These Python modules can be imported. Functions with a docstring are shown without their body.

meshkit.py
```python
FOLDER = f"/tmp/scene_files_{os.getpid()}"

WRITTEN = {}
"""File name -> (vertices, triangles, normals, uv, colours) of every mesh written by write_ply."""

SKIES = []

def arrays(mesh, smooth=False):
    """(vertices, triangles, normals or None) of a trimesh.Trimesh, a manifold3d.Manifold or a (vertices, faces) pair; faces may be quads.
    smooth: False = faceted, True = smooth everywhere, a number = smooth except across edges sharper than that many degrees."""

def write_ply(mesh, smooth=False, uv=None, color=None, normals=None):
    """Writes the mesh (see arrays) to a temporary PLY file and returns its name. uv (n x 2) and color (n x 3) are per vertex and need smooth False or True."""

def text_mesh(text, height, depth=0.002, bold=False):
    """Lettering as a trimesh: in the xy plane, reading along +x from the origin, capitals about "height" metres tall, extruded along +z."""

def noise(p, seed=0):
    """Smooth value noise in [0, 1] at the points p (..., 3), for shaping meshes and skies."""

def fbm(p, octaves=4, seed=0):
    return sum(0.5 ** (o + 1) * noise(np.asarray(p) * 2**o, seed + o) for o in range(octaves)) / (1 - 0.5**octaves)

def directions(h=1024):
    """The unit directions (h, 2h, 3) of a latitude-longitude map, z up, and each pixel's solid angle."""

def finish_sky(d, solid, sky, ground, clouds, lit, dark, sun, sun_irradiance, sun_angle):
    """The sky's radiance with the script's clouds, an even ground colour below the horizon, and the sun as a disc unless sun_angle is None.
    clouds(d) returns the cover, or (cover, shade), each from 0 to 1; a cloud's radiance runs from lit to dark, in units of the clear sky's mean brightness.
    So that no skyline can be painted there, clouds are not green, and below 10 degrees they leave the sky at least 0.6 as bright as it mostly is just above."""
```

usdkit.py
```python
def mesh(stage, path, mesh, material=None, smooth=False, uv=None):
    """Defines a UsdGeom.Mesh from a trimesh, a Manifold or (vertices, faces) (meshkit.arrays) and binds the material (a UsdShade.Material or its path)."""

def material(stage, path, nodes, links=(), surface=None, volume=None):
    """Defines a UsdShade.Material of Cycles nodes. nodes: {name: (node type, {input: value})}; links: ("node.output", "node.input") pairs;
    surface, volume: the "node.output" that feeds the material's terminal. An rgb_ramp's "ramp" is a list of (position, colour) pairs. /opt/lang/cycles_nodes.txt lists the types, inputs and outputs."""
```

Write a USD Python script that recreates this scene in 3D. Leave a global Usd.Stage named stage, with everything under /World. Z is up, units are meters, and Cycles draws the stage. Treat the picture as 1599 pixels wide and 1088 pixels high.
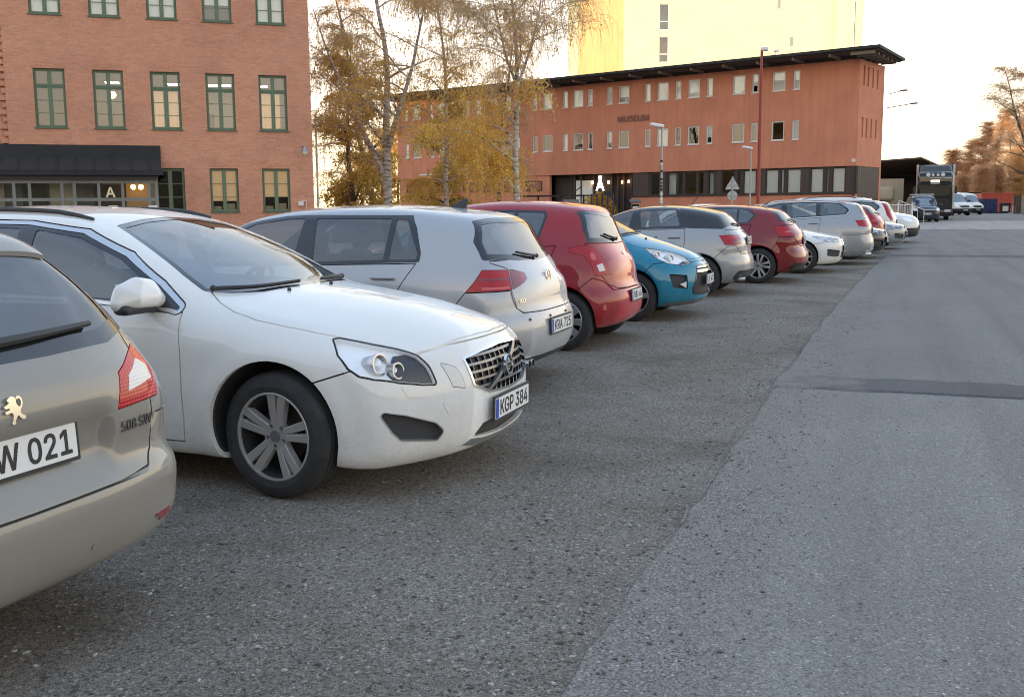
import math, random, numpy as np, trimesh, manifold3d as m3, usdkit, meshkit
from pxr import Usd, UsdGeom, UsdLux, UsdShade, Sdf, Gf, Vt
from scipy import ndimage
from scipy.interpolate import PchipInterpolator
from shapely.geometry import Polygon
from shapely.ops import unary_union
stage = Usd.Stage.CreateInMemory()
UsdGeom.SetStageUpAxis(stage, 'Z'); UsdGeom.SetStageMetersPerUnit(stage, 1.0)
UsdGeom.Xform.Define(stage, '/World'); UsdGeom.Scope.Define(stage, '/World/Looks')
rng = np.random.default_rng(7); random.seed(7)

# ---------------------------------------------------------------- camera, sky, sun, exposure
CAM_H, CAM_PITCH, CAM_ROLL, CAM_YAW, FOCAL_PX = 1.44, 7.75, -0.41, 20.3, 1600.0
def camera():
    c, s = math.cos(math.radians(CAM_PITCH)), math.sin(math.radians(CAM_PITCH))
    fwd, up, r = np.array([0, c, -s]), np.array([0, s, c]), np.array([1.0, 0, 0])
    cr, sr = math.cos(math.radians(CAM_ROLL)), math.sin(math.radians(CAM_ROLL))
    right, upv = cr * r + sr * up, -sr * r + cr * up
    cy, sy = math.cos(math.radians(CAM_YAW)), math.sin(math.radians(CAM_YAW))
    M = np.array([[cy, -sy, 0], [sy, cy, 0], [0, 0, 1]])
    right, upv, back = M @ right, M @ upv, -(M @ fwd)
    cam = UsdGeom.Camera.Define(stage, '/World/camera')
    m = Gf.Matrix4d(*[float(v) for row in ([*right, 0], [*upv, 0], [*back, 0], [0, 0, CAM_H, 1]) for v in row])
    cam.AddTransformOp().Set(m)
    cam.CreateHorizontalApertureAttr(36.0); cam.CreateVerticalApertureAttr(36.0 * 696 / 1024)
    cam.CreateFocalLengthAttr(36.0 * FOCAL_PX / 1599); cam.CreateClippingRangeAttr(Gf.Vec2f(0.05, 5000))
    cam.CreateExposureAttr(EXPOSURE)
    return cam
EXPOSURE = 0.75
camera()
SUN_EL, SUN_AZ = 2.7, 196.0        # degrees; azimuth of the direction towards the sun, clockwise from +y
sx, sy, sz = (math.sin(math.radians(SUN_AZ)) * math.cos(math.radians(SUN_EL)), math.cos(math.radians(SUN_AZ)) * math.cos(math.radians(SUN_EL)), math.sin(math.radians(SUN_EL)))
sky_m = usdkit.material(stage, '/World/Looks/sky_light', {
    'sky': ('sky_texture', dict(sky_type='single_scattering', sun_disc=False, sun_elevation=math.radians(SUN_EL), sun_rotation=math.radians(SUN_AZ), air_density=1.0, aerosol_density=1.6, ozone_density=1.0)),
    'geo': ('texture_coordinate', {}),
    'sep': ('separate_xyz', {}),
    'up': ('map_range', dict(from_min=0.0, from_max=0.75, to_min=0.0, to_max=1.0, clamp=True)),
    'veil': ('rgb_ramp', {'ramp': [(0.0, (16.6, 12.4, 7.2)), (0.05, (17.6, 14.2, 9.2)), (0.13, (17.6, 15.4, 12.2)), (0.25, (15.4, 14.3, 13.0)), (0.55, (7.6, 9.0, 11.0)), (1.0, (4.8, 6.6, 9.4))]}),
    'map': ('mapping', dict(scale=(1.6, 1.6, 4.5))),
    'n': ('noise_texture', dict(scale=1.3, detail=5, roughness=0.55, distortion=0.4)),
    'nr': ('map_range', dict(from_min=0.3, from_max=0.75, to_min=0.62, to_max=0.92, clamp=True)),
    'mix': ('mix', dict(mix_type='mix')),
    'bg': ('background_shader', dict(strength=0.1))},
    [('geo.generated', 'sep.vector'), ('sep.z', 'up.value'), ('up.result', 'veil.fac'), ('geo.generated', 'map.vector'), ('map.vector', 'n.vector'), ('n.fac', 'nr.value'),
     ('nr.result', 'mix.fac'), ('sky.color', 'mix.color1'), ('veil.color', 'mix.color2'), ('mix.color', 'bg.color')], surface='bg.background')
dome = UsdLux.DomeLight.Define(stage, '/World/sky')
UsdShade.MaterialBindingAPI.Apply(dome.GetPrim()).Bind(sky_m)
dome.GetPrim().SetCustomDataByKey('kind', 'structure')
sun = UsdLux.DistantLight.Define(stage, '/World/sun')
sun.CreateIntensityAttr(1.2); sun.CreateAngleAttr(0.5); sun.GetPrim().CreateAttribute('inputs:normalize', Sdf.ValueTypeNames.Bool).Set(True)
sun.CreateColorAttr(Gf.Vec3f(1.0, 0.78, 0.5))
zax = np.array([sx, sy, sz]); xax = np.cross([0, 0, 1.0], zax); xax /= np.linalg.norm(xax); yax = np.cross(zax, xax)
sun.AddTransformOp().Set(Gf.Matrix4d(*[float(v) for row in ([*xax, 0], [*yax, 0], [*zax, 0], [0, 0, 50, 1]) for v in row]))

# ---------------------------------------------------------------- helpers

USED = {}
def numbered(parent, name):
    k = (str(parent), name); n = USED.get(k, 0); USED[k] = n + 1
    return f'{parent}/{name}' if n == 0 else f'{parent}/{name}_{n:03d}'
def keys(prim, label=None, category=None, group=None, kind=None):
    for k, v in (('label', label), ('category', category), ('group', group), ('kind', kind)):
        if v: prim.SetCustomDataByKey(k, v)
def path_of(parent): return '/World' if parent is None else (parent if isinstance(parent, str) else str(parent.GetPath()))
def bind(prim, mat):
    UsdShade.MaterialBindingAPI.Apply(prim).Bind(UsdShade.Material.Get(stage, '/World/Looks/' + mat))
def obj(name, mesh, mat, parent=None, smooth=False, label=None, category=None, group=None, kind=None):
    """mesh: trimesh, Manifold, (v,f) or (v,f,n)"""
    path = numbered(path_of(parent), name)
    if isinstance(mesh, (tuple, list)) and len(mesh) == 3:
        v, f, n = mesh
        m = UsdGeom.Mesh.Define(stage, path)
        m.CreatePointsAttr(Vt.Vec3fArray.FromNumpy(np.asarray(v, np.float32)))
        m.CreateFaceVertexCountsAttr(Vt.IntArray.FromNumpy(np.full(len(f), 3, np.int32)))
        m.CreateFaceVertexIndicesAttr(Vt.IntArray.FromNumpy(np.asarray(f, np.int32).ravel()))
        m.CreateSubdivisionSchemeAttr('none')
        m.CreateNormalsAttr(Vt.Vec3fArray.FromNumpy(np.asarray(n, np.float32))); m.SetNormalsInterpolation('vertex')
        bind(m.GetPrim(), mat)
    else:
        m = usdkit.mesh(stage, path, mesh, '/World/Looks/' + mat, smooth=smooth)
    keys(m.GetPrim(), label, category, group, kind)
    return m.GetPrim()
def thing(name, label, category, loc=(0, 0, 0), rotz=0.0, group=None, kind=None):
    x = UsdGeom.Xform.Define(stage, numbered('/World', name))
    x.AddTranslateOp().Set(Gf.Vec3d(*map(float, loc))); x.AddRotateZOp().Set(float(rotz))
    keys(x.GetPrim(), label, category, group, kind)
    return x.GetPrim()
def sub(parent, name, loc=None, rotz=0.0, label=None):
    x = UsdGeom.Xform.Define(stage, numbered(path_of(parent), name))
    if loc is not None:
        x.AddTranslateOp().Set(Gf.Vec3d(*map(float, loc)))
        if rotz: x.AddRotateZOp().Set(float(rotz))
    keys(x.GetPrim(), label)
    return x.GetPrim()
def dup(src, loc, rotz=0.0, label=None, group=None):
    base = str(src.GetName()).rstrip('0123456789').rstrip('_')
    x = UsdGeom.Xform.Define(stage, numbered('/World', base))
    x.GetPrim().GetReferences().AddInternalReference(src.GetPath())
    x.ClearXformOpOrder()
    x.AddTranslateOp(opSuffix='at').Set(Gf.Vec3d(*map(float, loc))); x.AddRotateZOp(opSuffix='at').Set(float(rotz))
    x.GetPrim().SetInstanceable(True)
    was = src.GetCustomData()
    keys(x.GetPrim(), label or was.get('label'), was.get('category'), group or was.get('group'))
    return x.GetPrim()
def box(x0, y0, z0, x1, y1, z1):
    m = trimesh.creation.box([x1 - x0, y1 - y0, z1 - z0]); m.apply_translation([(x0 + x1) / 2, (y0 + y1) / 2, (z0 + z1) / 2]); return m
def cat(*ms):
    ms = [m for x in ms for m in (x if isinstance(x, (list, tuple)) else [x])]
    return trimesh.util.concatenate(ms)
def tm(man):
    a = man.to_mesh(); return trimesh.Trimesh(np.asarray(a.vert_properties)[:, :3], np.asarray(a.tri_verts), process=False)
def man(t):
    return m3.Manifold(m3.Mesh(np.asarray(t.vertices, np.float32), np.asarray(t.faces, np.uint32)))
def tube(pts, rad, sides=8, cap=True):
    p = np.asarray(pts, float); n = len(p); rad = np.broadcast_to(np.asarray(rad, float), (n,))
    t = np.gradient(p, axis=0); t /= np.linalg.norm(t, axis=1, keepdims=True) + 1e-12
    ref = np.array([0, 0, 1.0]) if abs(t[0, 2]) < 0.9 else np.array([1.0, 0, 0])
    a = np.cross(t, ref); a /= np.linalg.norm(a, axis=1, keepdims=True) + 1e-12
    b = np.cross(t, a); ang = np.arange(sides) * 2 * np.pi / sides
    v = (p[:, None] + rad[:, None, None] * (np.cos(ang)[None, :, None] * a[:, None] + np.sin(ang)[None, :, None] * b[:, None])).reshape(-1, 3)
    f = []
    for i in range(n - 1):
        for j in range(sides):
            q = [i * sides + j, i * sides + (j + 1) % sides, (i + 1) * sides + (j + 1) % sides, (i + 1) * sides + j]
            f += [[q[0], q[2], q[1]], [q[0], q[3], q[2]]]
    if cap:
        for k in range(1, sides - 1):
            f += [[0, k, k + 1], [(n - 1) * sides, (n - 1) * sides + k + 1, (n - 1) * sides + k]]
    return trimesh.Trimesh(v, f, process=False)
def rbox(sx_, sy_, sz_, r=0.02, c=(0, 0, 0), seg=8):
    r = min(r, sx_ / 2.01, sy_ / 2.01, sz_ / 2.01)
    s = m3.Manifold.sphere(r, seg)
    pts = [s.translate([i * (sx_ / 2 - r), j * (sy_ / 2 - r), k * (sz_ / 2 - r)]) for i in (-1, 1) for j in (-1, 1) for k in (-1, 1)]
    return m3.Manifold.batch_hull(pts).translate(list(map(float, c)))
def frame(d):
    d = np.asarray(d, float) / np.linalg.norm(d)
    u = np.cross([0, 0, 1.0], d)
    if np.linalg.norm(u) < 1e-3: u = np.array([0, 1.0, 0]) if d[2] > 0 else np.array([0, -1.0, 0])
    u /= np.linalg.norm(u); v = np.cross(d, u)
    return u, v, d
def prism(pts3, d, depth=0.35, grow=0.0, smooth=0.0, mid=None):
    """solid: the polygon of 3D points seen along d, pulled +-depth along d about its middle"""
    p = np.asarray(pts3, float); u, v, d = frame(d)
    q = Polygon(np.stack([p @ u, p @ v], 1))
    if not q.is_valid: q = q.buffer(0)
    if smooth:
        q2 = q.buffer(-smooth, quad_segs=4).buffer(2 * smooth, quad_segs=4).buffer(-smooth, quad_segs=4)
        if q2.area > .7 * q.area: q = q2
    if grow: q = q.buffer(grow, join_style='mitre')
    out = []
    m = np.mean(p @ d) if mid is None else mid
    for g in getattr(q, 'geoms', [q]):
        g = g.simplify(0.0008)
        cs = m3.CrossSection([np.asarray(g.exterior.coords)[:-1]], m3.FillRule.NonZero)
        e = m3.Manifold.extrude(cs, 2 * depth)
        R = np.zeros((3, 4)); R[:, 0], R[:, 1], R[:, 2] = u, v, d; R[:, 3] = d * (m - depth)
        out.append(e.transform(R))
    return m3.Manifold.batch_boolean(out, m3.OpType.Add) if len(out) > 1 else out[0]
def spline(pts, n=12, closed=False):
    p = np.asarray(pts, float); N_ = len(p); out = []
    idx = range(N_) if closed else range(N_ - 1)
    for i in idx:
        if closed: a, b, c, d = p[(i - 1) % N_], p[i], p[(i + 1) % N_], p[(i + 2) % N_]
        else: a, b, c, d = p[max(i - 1, 0)], p[i], p[i + 1], p[min(i + 2, N_ - 1)]
        t0 = 0; t1 = t0 + max(np.linalg.norm(b - a), 1e-4) ** .5; t2 = t1 + max(np.linalg.norm(c - b), 1e-4) ** .5; t3 = t2 + max(np.linalg.norm(d - c), 1e-4) ** .5
        t = np.linspace(t1, t2, n, endpoint=False)[:, None]
        A1 = (t1 - t) / (t1 - t0) * a + (t - t0) / (t1 - t0) * b; A2 = (t2 - t) / (t2 - t1) * b + (t - t1) / (t2 - t1) * c; A3 = (t3 - t) / (t3 - t2) * c + (t - t2) / (t3 - t2) * d
        B1 = (t2 - t) / (t2 - t0) * A1 + (t - t0) / (t2 - t0) * A2; B2 = (t3 - t) / (t3 - t1) * A2 + (t - t1) / (t3 - t1) * A3
        out.append((t2 - t) / (t2 - t1) * B1 + (t - t1) / (t2 - t1) * B2)
    out = np.vstack(out)
    return out if closed else np.vstack([out, p[-1:]])
# ---------------------------------------------------------------- materials
def M(name, nodes, links=(), surface='p.BSDF'): return usdkit.material(stage, '/World/Looks/' + name, nodes, links, surface=surface)
def simple(name, col, rough=.5, metal=0.0, coat=0.0, **kw):
    return M(name, {'p': ('principled_bsdf', dict(base_color=col, roughness=rough, metallic=metal, coat_weight=coat, coat_roughness=.04, **kw))})
def paint(name, col, metal=0.0, rough=.45, dirt=.35, dirtcol=(.16, .145, .12), flake=0.0):
    """car paint: base, clear coat, road dust that thickens towards the sills"""
    nodes = {'tc': ('texture_coordinate', {}), 'sep': ('separate_xyz', {}),
        'lowz': ('map_range', dict(from_min=.2, from_max=.62, to_min=1, to_max=0, clamp=True)),
        'n1': ('noise_texture', dict(scale=9, detail=6, roughness=.65)), 'n2': ('noise_texture', dict(scale=60, detail=4, roughness=.7)),
        'nm': ('math', dict(math_type='multiply')), 'r': ('map_range', dict(from_min=.16, from_max=.42, to_min=0, to_max=1, clamp=True)),
        'lw': ('math', dict(math_type='multiply_add', value2=dirt, value3=dirt * .08)), 'amt': ('math', dict(math_type='multiply')),
        'mix': ('mix', dict(color1=col, color2=dirtcol)), 'rm': ('map_range', dict(from_min=0, from_max=.5, to_min=rough, to_max=.7, clamp=True)),
        'cw': ('map_range', dict(from_min=0, from_max=.6, to_min=1, to_max=.25, clamp=True)), 'cr': ('map_range', dict(from_min=0, from_max=.5, to_min=.03, to_max=.3, clamp=True)),
        'p': ('principled_bsdf', dict(base_color=col, roughness=rough, metallic=metal, coat_weight=1.0, coat_roughness=.03, specular_ior_level=.12))}
    links = [('tc.object', 'sep.vector'), ('sep.z', 'lowz.value'), ('tc.object', 'n1.vector'), ('tc.object', 'n2.vector'), ('n1.fac', 'nm.value1'), ('n2.fac', 'nm.value2'), ('nm.value', 'r.value'),
        ('lowz.result', 'lw.value1'), ('lw.value', 'amt.value1'), ('r.result', 'amt.value2'), ('amt.value', 'mix.fac'), ('mix.color', 'p.base_color'), ('amt.value', 'rm.value'), ('rm.result', 'p.roughness'),
        ('amt.value', 'cw.value'), ('cw.result', 'p.coat_weight'), ('amt.value', 'cr.value'), ('cr.result', 'p.coat_roughness')]
    if flake:
        nodes['fl'] = ('voronoi_texture', dict(scale=900)); nodes['bp'] = ('bump', dict(strength=flake, distance=.0004))
        links += [('tc.object', 'fl.vector'), ('fl.distance', 'bp.height'), ('bp.normal', 'p.normal')]
    return M(name, nodes, links)
def glass(name, tint, refl=1.45, gloss=.0, film=0.0):
    """thin pane: tinted see-through, mirror at grazing angles, a faint dust film"""
    return M(name, {'t': ('transparent_bsdf', dict(color=tuple(c ** .5 for c in tint))), 'g': ('glossy_bsdf', dict(color=(1, 1, 1), roughness=gloss, distribution='ggx')), 'f': ('fresnel', dict(IOR=refl)),
        'd': ('diffuse_bsdf', dict(color=(.5, .5, .48))), 'm0': ('mix_closure', dict(fac=film)), 'm': ('mix_closure', {}), 'geo': ('geometry', {}), 'inv': ('math', dict(math_type='subtract', value1=1.0)), 'ff': ('math', dict(math_type='multiply'))},
        [('t.BSDF', 'm0.closure1'), ('d.BSDF', 'm0.closure2'), ('geo.backfacing', 'inv.value2'), ('inv.value', 'ff.value1'), ('f.fac', 'ff.value2'), ('ff.value', 'm.fac'), ('m0.closure', 'm.closure1'), ('g.BSDF', 'm.closure2')], surface='m.closure')
paint('white_paint', (.66, .645, .605), dirt=.3)
paint('silver_paint', (.35, .358, .37), metal=.5, rough=.4)
paint('beige_paint', (.205, .193, .168), metal=.4, rough=.45, dirt=.3)
paint('red_paint', (.25, .006, .012), rough=.35, dirt=.35)
paint('dark_red_paint', (.165, .006, .010), rough=.35)
paint('blue_paint', (.003, .17, .27), metal=.25, rough=.35)
paint('grey_paint', (.29, .298, .305), metal=.5, rough=.4)
paint('black_paint', (.008, .008, .01), rough=.3, dirt=.2)
paint('navy_paint', (.012, .018, .04), rough=.3, dirt=.3)
glass('car_glass', (.56, .62, .62), refl=2.0, film=.01)
glass('windscreen_glass', (.52, .60, .60), refl=2.9, film=.01)
glass('tinted_glass', (.16, .17, .17), refl=2.2, film=.008)
glass('rear_glass', (.35, .38, .38), refl=2.8, film=.01)
glass('lamp_glass', (.97, .97, .97), refl=1.35)
simple('black_trim', (.016, .016, .017), .5)
simple('black_gloss', (.008, .008, .009), .12, coat=.5)
simple('interior', (.035, .035, .037), .75)
simple('seat_cloth', (.06, .06, .062), .9)
simple('rubber', (.02, .02, .021), .82)
simple('liner', (.010, .010, .010), .9)
simple('chrome', (.75, .76, .77), .12, 1.0)
simple('satin_metal', (.55, .55, .56), .35, 1.0)
simple('alloy', (.40, .40, .41), .38, .9)
simple('alloy_dark', (.42, .40, .38), .38, .6)
simple('plate_white', (.62, .62, .60), .45)
simple('plate_blue', (.01, .05, .30), .4)
simple('letter_black', (.012, .012, .013), .5)
simple('lens_dark_red', (.13, .006, .009), .12, coat=1.0)
simple('lamp_dark', (.03, .03, .032), .35)
simple('grey_trim', (.09, .09, .095), .55)
simple('brake_disc', (.05, .045, .042), .5, .6)
M('tyre', {'tc': ('texture_coordinate', {}), 'n': ('noise_texture', dict(scale=14, detail=5, roughness=.65)), 'r': ('rgb_ramp', {'ramp': [(.3, (.012, .012, .013)), (.7, (.030, .029, .028))]}),
    'n2': ('noise_texture', dict(scale=120, detail=2)), 'b': ('bump', dict(strength=.25, distance=.002)), 'p': ('principled_bsdf', dict(roughness=.8))},
    [('tc.object', 'n.vector'), ('n.fac', 'r.fac'), ('r.color', 'p.base_color'), ('tc.object', 'n2.vector'), ('n2.fac', 'b.height'), ('b.normal', 'p.normal')])
M('lamp_ball', {'p': ('principled_bsdf', dict(base_color=(.75, .78, .8), roughness=.03, metallic=.0, coat_weight=1.0, specular_ior_level=.9)) } )
def ribbed(name, col, scale=160.0, rough=.15, strength=.3):
    """moulded lamp plastic with fine vertical ribs under a smooth gloss"""
    M(name, {'tc': ('texture_coordinate', {}), 'w': ('wave_texture', dict(wave_type='bands', bands_direction='z', scale=scale / 6.28, distortion=0.0)), 'w2': ('wave_texture', dict(wave_type='bands', bands_direction='y', scale=scale / 9.0)),
        'ad': ('math', dict(math_type='add')), 'b': ('bump', dict(strength=strength, distance=.003)), 'p': ('principled_bsdf', dict(base_color=col, roughness=rough, coat_weight=.6, coat_roughness=.03, specular_ior_level=.2))},
        [('tc.object', 'w.vector'), ('tc.object', 'w2.vector'), ('w.fac', 'ad.value1'), ('w2.fac', 'ad.value2'), ('ad.value', 'b.height'), ('b.normal', 'p.normal')])
ribbed('lens_red', (.33, .004, .007)); ribbed('lens_clear', (.60, .58, .55)); ribbed('lens_pink', (.50, .10, .09)); ribbed('lens_orange', (.5, .16, .03))

simple('dark_chrome', (.22, .22, .225), .3, 1.0)
simple('lamp_bowl', (.86, .87, .88), .4)
simple('brake_red', (.1, .02, .02), .5)
# ---------------------------------------------------------------- car bodies: a smooth field, its iso-surface, and solids cut out of it
def sstep(a, b, x):
    t = np.clip((x - a) / (b - a), 0, 1); return t * t * (3 - 2 * t)
def smax(a, b, k):
    h = np.maximum(k - np.abs(a - b), 0) / k
    return np.maximum(a, b) + h * h * k * 0.25
def poly_sdf(poly, X, Z):
    """signed distance (negative inside) on points X, Z to the closed polygon"""
    P = np.stack([X.ravel(), Z.ravel()], 1).astype(np.float32); best = np.full(len(P), 1e9, np.float32); inside = np.zeros(len(P), bool)
    A = np.asarray(poly, np.float32); Bp = np.roll(A, -1, 0)
    for a, b in zip(A, Bp):
        e = b - a; L = e @ e
        if L < 1e-12: continue
        w = P - a; t = np.clip((w @ e) / L, 0, 1)
        d = w - t[:, None] * e; best = np.minimum(best, d[:, 0] ** 2 + d[:, 1] ** 2)
        c = ((a[1] <= P[:, 1]) & (b[1] > P[:, 1])) | ((b[1] <= P[:, 1]) & (a[1] > P[:, 1]))
        if abs(e[1]) > 1e-12:
            xi = a[0] + (P[:, 1] - a[1]) / e[1] * e[0]; inside ^= c & (P[:, 0] < xi)
    d = np.sqrt(best); d[inside] *= -1
    return d.reshape(X.shape)
def surface_nets(F, org, h):
    """closed mesh of F = 0 (negative inside)"""
    nx, ny, nz = F.shape; S = F < 0
    c = [(0, 0, 0), (1, 0, 0), (0, 1, 0), (1, 1, 0), (0, 0, 1), (1, 0, 1), (0, 1, 1), (1, 1, 1)]
    sl = lambda o: tuple(slice(k, n - 1 + k) for k, n in zip(o, (nx, ny, nz)))
    cnt = sum(S[sl(o)].astype(np.int8) for o in c); act = (cnt > 0) & (cnt < 8)
    cells = np.argwhere(act); idx = np.full(act.shape, -1, np.int64); idx[act] = np.arange(len(cells))
    vals = np.stack([F[tuple((cells + o).T)] for o in c], 1)
    edges = [(0, 1), (2, 3), (4, 5), (6, 7), (0, 2), (1, 3), (4, 6), (5, 7), (0, 4), (1, 5), (2, 6), (3, 7)]
    acc = np.zeros((len(cells), 3)); k = np.zeros(len(cells)); C = np.array(c, float)
    for a, b in edges:
        va, vb = vals[:, a], vals[:, b]; m = (va < 0) != (vb < 0)
        t = np.where(m, va / np.where(m, va - vb, 1), 0)
        acc += m[:, None] * (C[a] + t[:, None] * (C[b] - C[a])); k += m
    V = (cells + acc / k[:, None]) * h + org
    T = []
    for ax in range(3):
        o = [0, 0, 0]; o[ax] = 1
        a = S[tuple(slice(0, n - q) for n, q in zip(S.shape, o))]; b = S[tuple(slice(q, n) for n, q in zip(S.shape, o))]
        e = np.argwhere(a != b); u, w = (ax + 1) % 3, (ax + 2) % 3
        e = e[(e[:, u] > 0) & (e[:, w] > 0) & (e[:, u] < F.shape[u] - 1) & (e[:, w] < F.shape[w] - 1)]
        q = []
        for du, dw in ((-1, -1), (0, -1), (0, 0), (-1, 0)):
            s = e.copy(); s[:, u] += du; s[:, w] += dw; q.append(idx[tuple(s.T)])
        q = np.stack(q, 1); flip = ~a[tuple(e.T)]
        q[flip] = q[flip][:, ::-1]
        T += [q[:, [0, 1, 2]], q[:, [0, 2, 3]]]
    return V, np.vstack(T)

class Body:
    def __init__(s, sp, h=0.03):
        s.sp = sp; L, W = sp['L'], sp['W']; s.L, s.W = L, W
        top = spline(sp['top'], 8)
        poly = np.vstack([top, sp.get('under', np.array([[-L / 2 + .25, sp.get('zb', .2)], [L / 2 - .25, sp.get('zb', .2)]]))])
        x = np.arange(-L / 2 - .12, L / 2 + .12 + h, h); y = np.arange(0, W / 2 + .12 + h, h); z = np.arange(.04, sp['H'] + .12 + h, h)
        y = np.concatenate([-y[:0:-1], y])
        s.org = np.array([x[0], y[0], z[0]]); s.h = h
        X, Y, Z = np.meshgrid(x, y, z, indexing='ij')
        s.F = s.field(X, Y, Z, poly).astype(np.float32)
        V, T = surface_nets(s.F, s.org, h)
        s.grad = np.stack(np.gradient(ndimage.gaussian_filter(s.F, 0.6), h), -1)
        for _ in range(4):
            f = s.val(V); g = s.gr(V); V = V - (f / np.maximum((g * g).sum(1), .2))[:, None] * g
        s.V, s.T = V, T; g = s.gr(V); s.Nn = g / np.linalg.norm(g, axis=1, keepdims=True)
        a = V[T[0]]
        vol = np.einsum('ij,ij->i', V[T[:, 0]], np.cross(V[T[:, 1]], V[T[:, 2]])).sum()
        if vol < 0: s.T = T[:, ::-1]
        s.cache = {}
    def field(s, X, Y, Z, poly):
        sp = s.sp; L, W = s.L, s.W; ay = np.abs(Y) / (W / 2)
        crown = sp.get('crown', .12) * Y ** 2 * sstep(.5, .85, Z)
        fw, rw = sstep(.0, L / 2 - .1, X), sstep(.0, L / 2 - .1, -X)
        bf = PchipInterpolator(*zip(*sp.get('bowf', [(0, .38), (.6, .40), (.95, .34), (1.5, .2)])))(np.clip(Z, 0, 1.6)); br = PchipInterpolator(*zip(*sp.get('bowr', [(0, .25), (.6, .22), (1.0, .16), (1.5, .16)])))(np.clip(Z, 0, 1.6))
        Xe = X + bf * fw * ay ** sp.get('pf', 2.6) - br * rw * ay ** sp.get('pr', 3.0)
        Ze = Z + crown
        # profile distance, on a fine 2D grid and then looked up
        gx = np.arange(-L / 2 - .3, L / 2 + 1.0, .02); gz = np.arange(-.05, sp['H'] + .5, .02)
        GX, GZ = np.meshgrid(gx, gz, indexing='ij'); D = poly_sdf(poly, GX, GZ)
        Sd = ndimage.map_coordinates(D, [(Xe - gx[0]) / .02, (Ze - gz[0]) / .02], order=1, mode='nearest')
        zb = PchipInterpolator(*zip(*sp['belt']))(np.clip(X, -L / 2, L / 2))
        lo = PchipInterpolator(*zip(*sp.get('sec', [(-.9, .10), (-.78, .07), (-.66, .03), (-.52, .01), (-.36, 0), (-.2, .0), (-.08, .018), (0, .05)])))(np.clip(Z - zb, -.9, 0))
        t = np.maximum(Z - zb, 0); up = sp.get('lean', .36) * t + sp.get('lean2', .18) * t * t
        tap = PchipInterpolator(*zip(*sp.get('taper', [(-2.5, .10), (-1.6, .03), (-.8, 0), (.9, 0), (1.6, .02), (2.5, .09)])))(np.clip(X, -2.5, 2.5)) + sp.get('gtaper', .05) * t / .5 * sstep(.2, L / 2, -X)
        w = W / 2 - tap - lo - up
        for ax_ in (sp['xf'], sp['xr']):
            d = np.hypot(X - ax_, Z - sp['rw']); w = w + sp.get('flare', .022) * np.exp(-((d - sp['ra'] - .02) / .075) ** 2) * sstep(.95, .7, Z)
        if 'extra' in sp: w = w + sp['extra'](X, Y, Z)
        k = PchipInterpolator(*zip(*sp.get('round', [(.1, .06), (.35, .07), (.6, .10), (.9, .15), (1.15, .09), (1.5, .12)])))(np.clip(Z, .1, 1.5))
        sl = np.sqrt(1 + (sp.get('lean', .36) + .1) ** 2 * (t > 0))
        f = smax(Sd, (np.abs(Y) - w) / sl, k)
        if 'carve' in sp: f = sp['carve'](f, X, Y, Z)
        return f
    def co(s, P): return ((np.asarray(P) - s.org) / s.h).T
    def val(s, P): return ndimage.map_coordinates(s.F, s.co(P), order=1, mode='nearest')
    def gr(s, P): return np.stack([ndimage.map_coordinates(s.grad[..., k], s.co(P), order=1, mode='nearest') for k in range(3)], -1)
    def solid(s, off=0.0):
        if off not in s.cache:
            v = s.V + s.Nn * off
            s.cache[off] = m3.Manifold(m3.Mesh(np.hstack([v, s.Nn]).astype(np.float32), s.T.astype(np.uint32)))
        return s.cache[off]
    def band(s, a, b, P): return (s.solid(b) ^ P) - s.solid(a)
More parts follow.
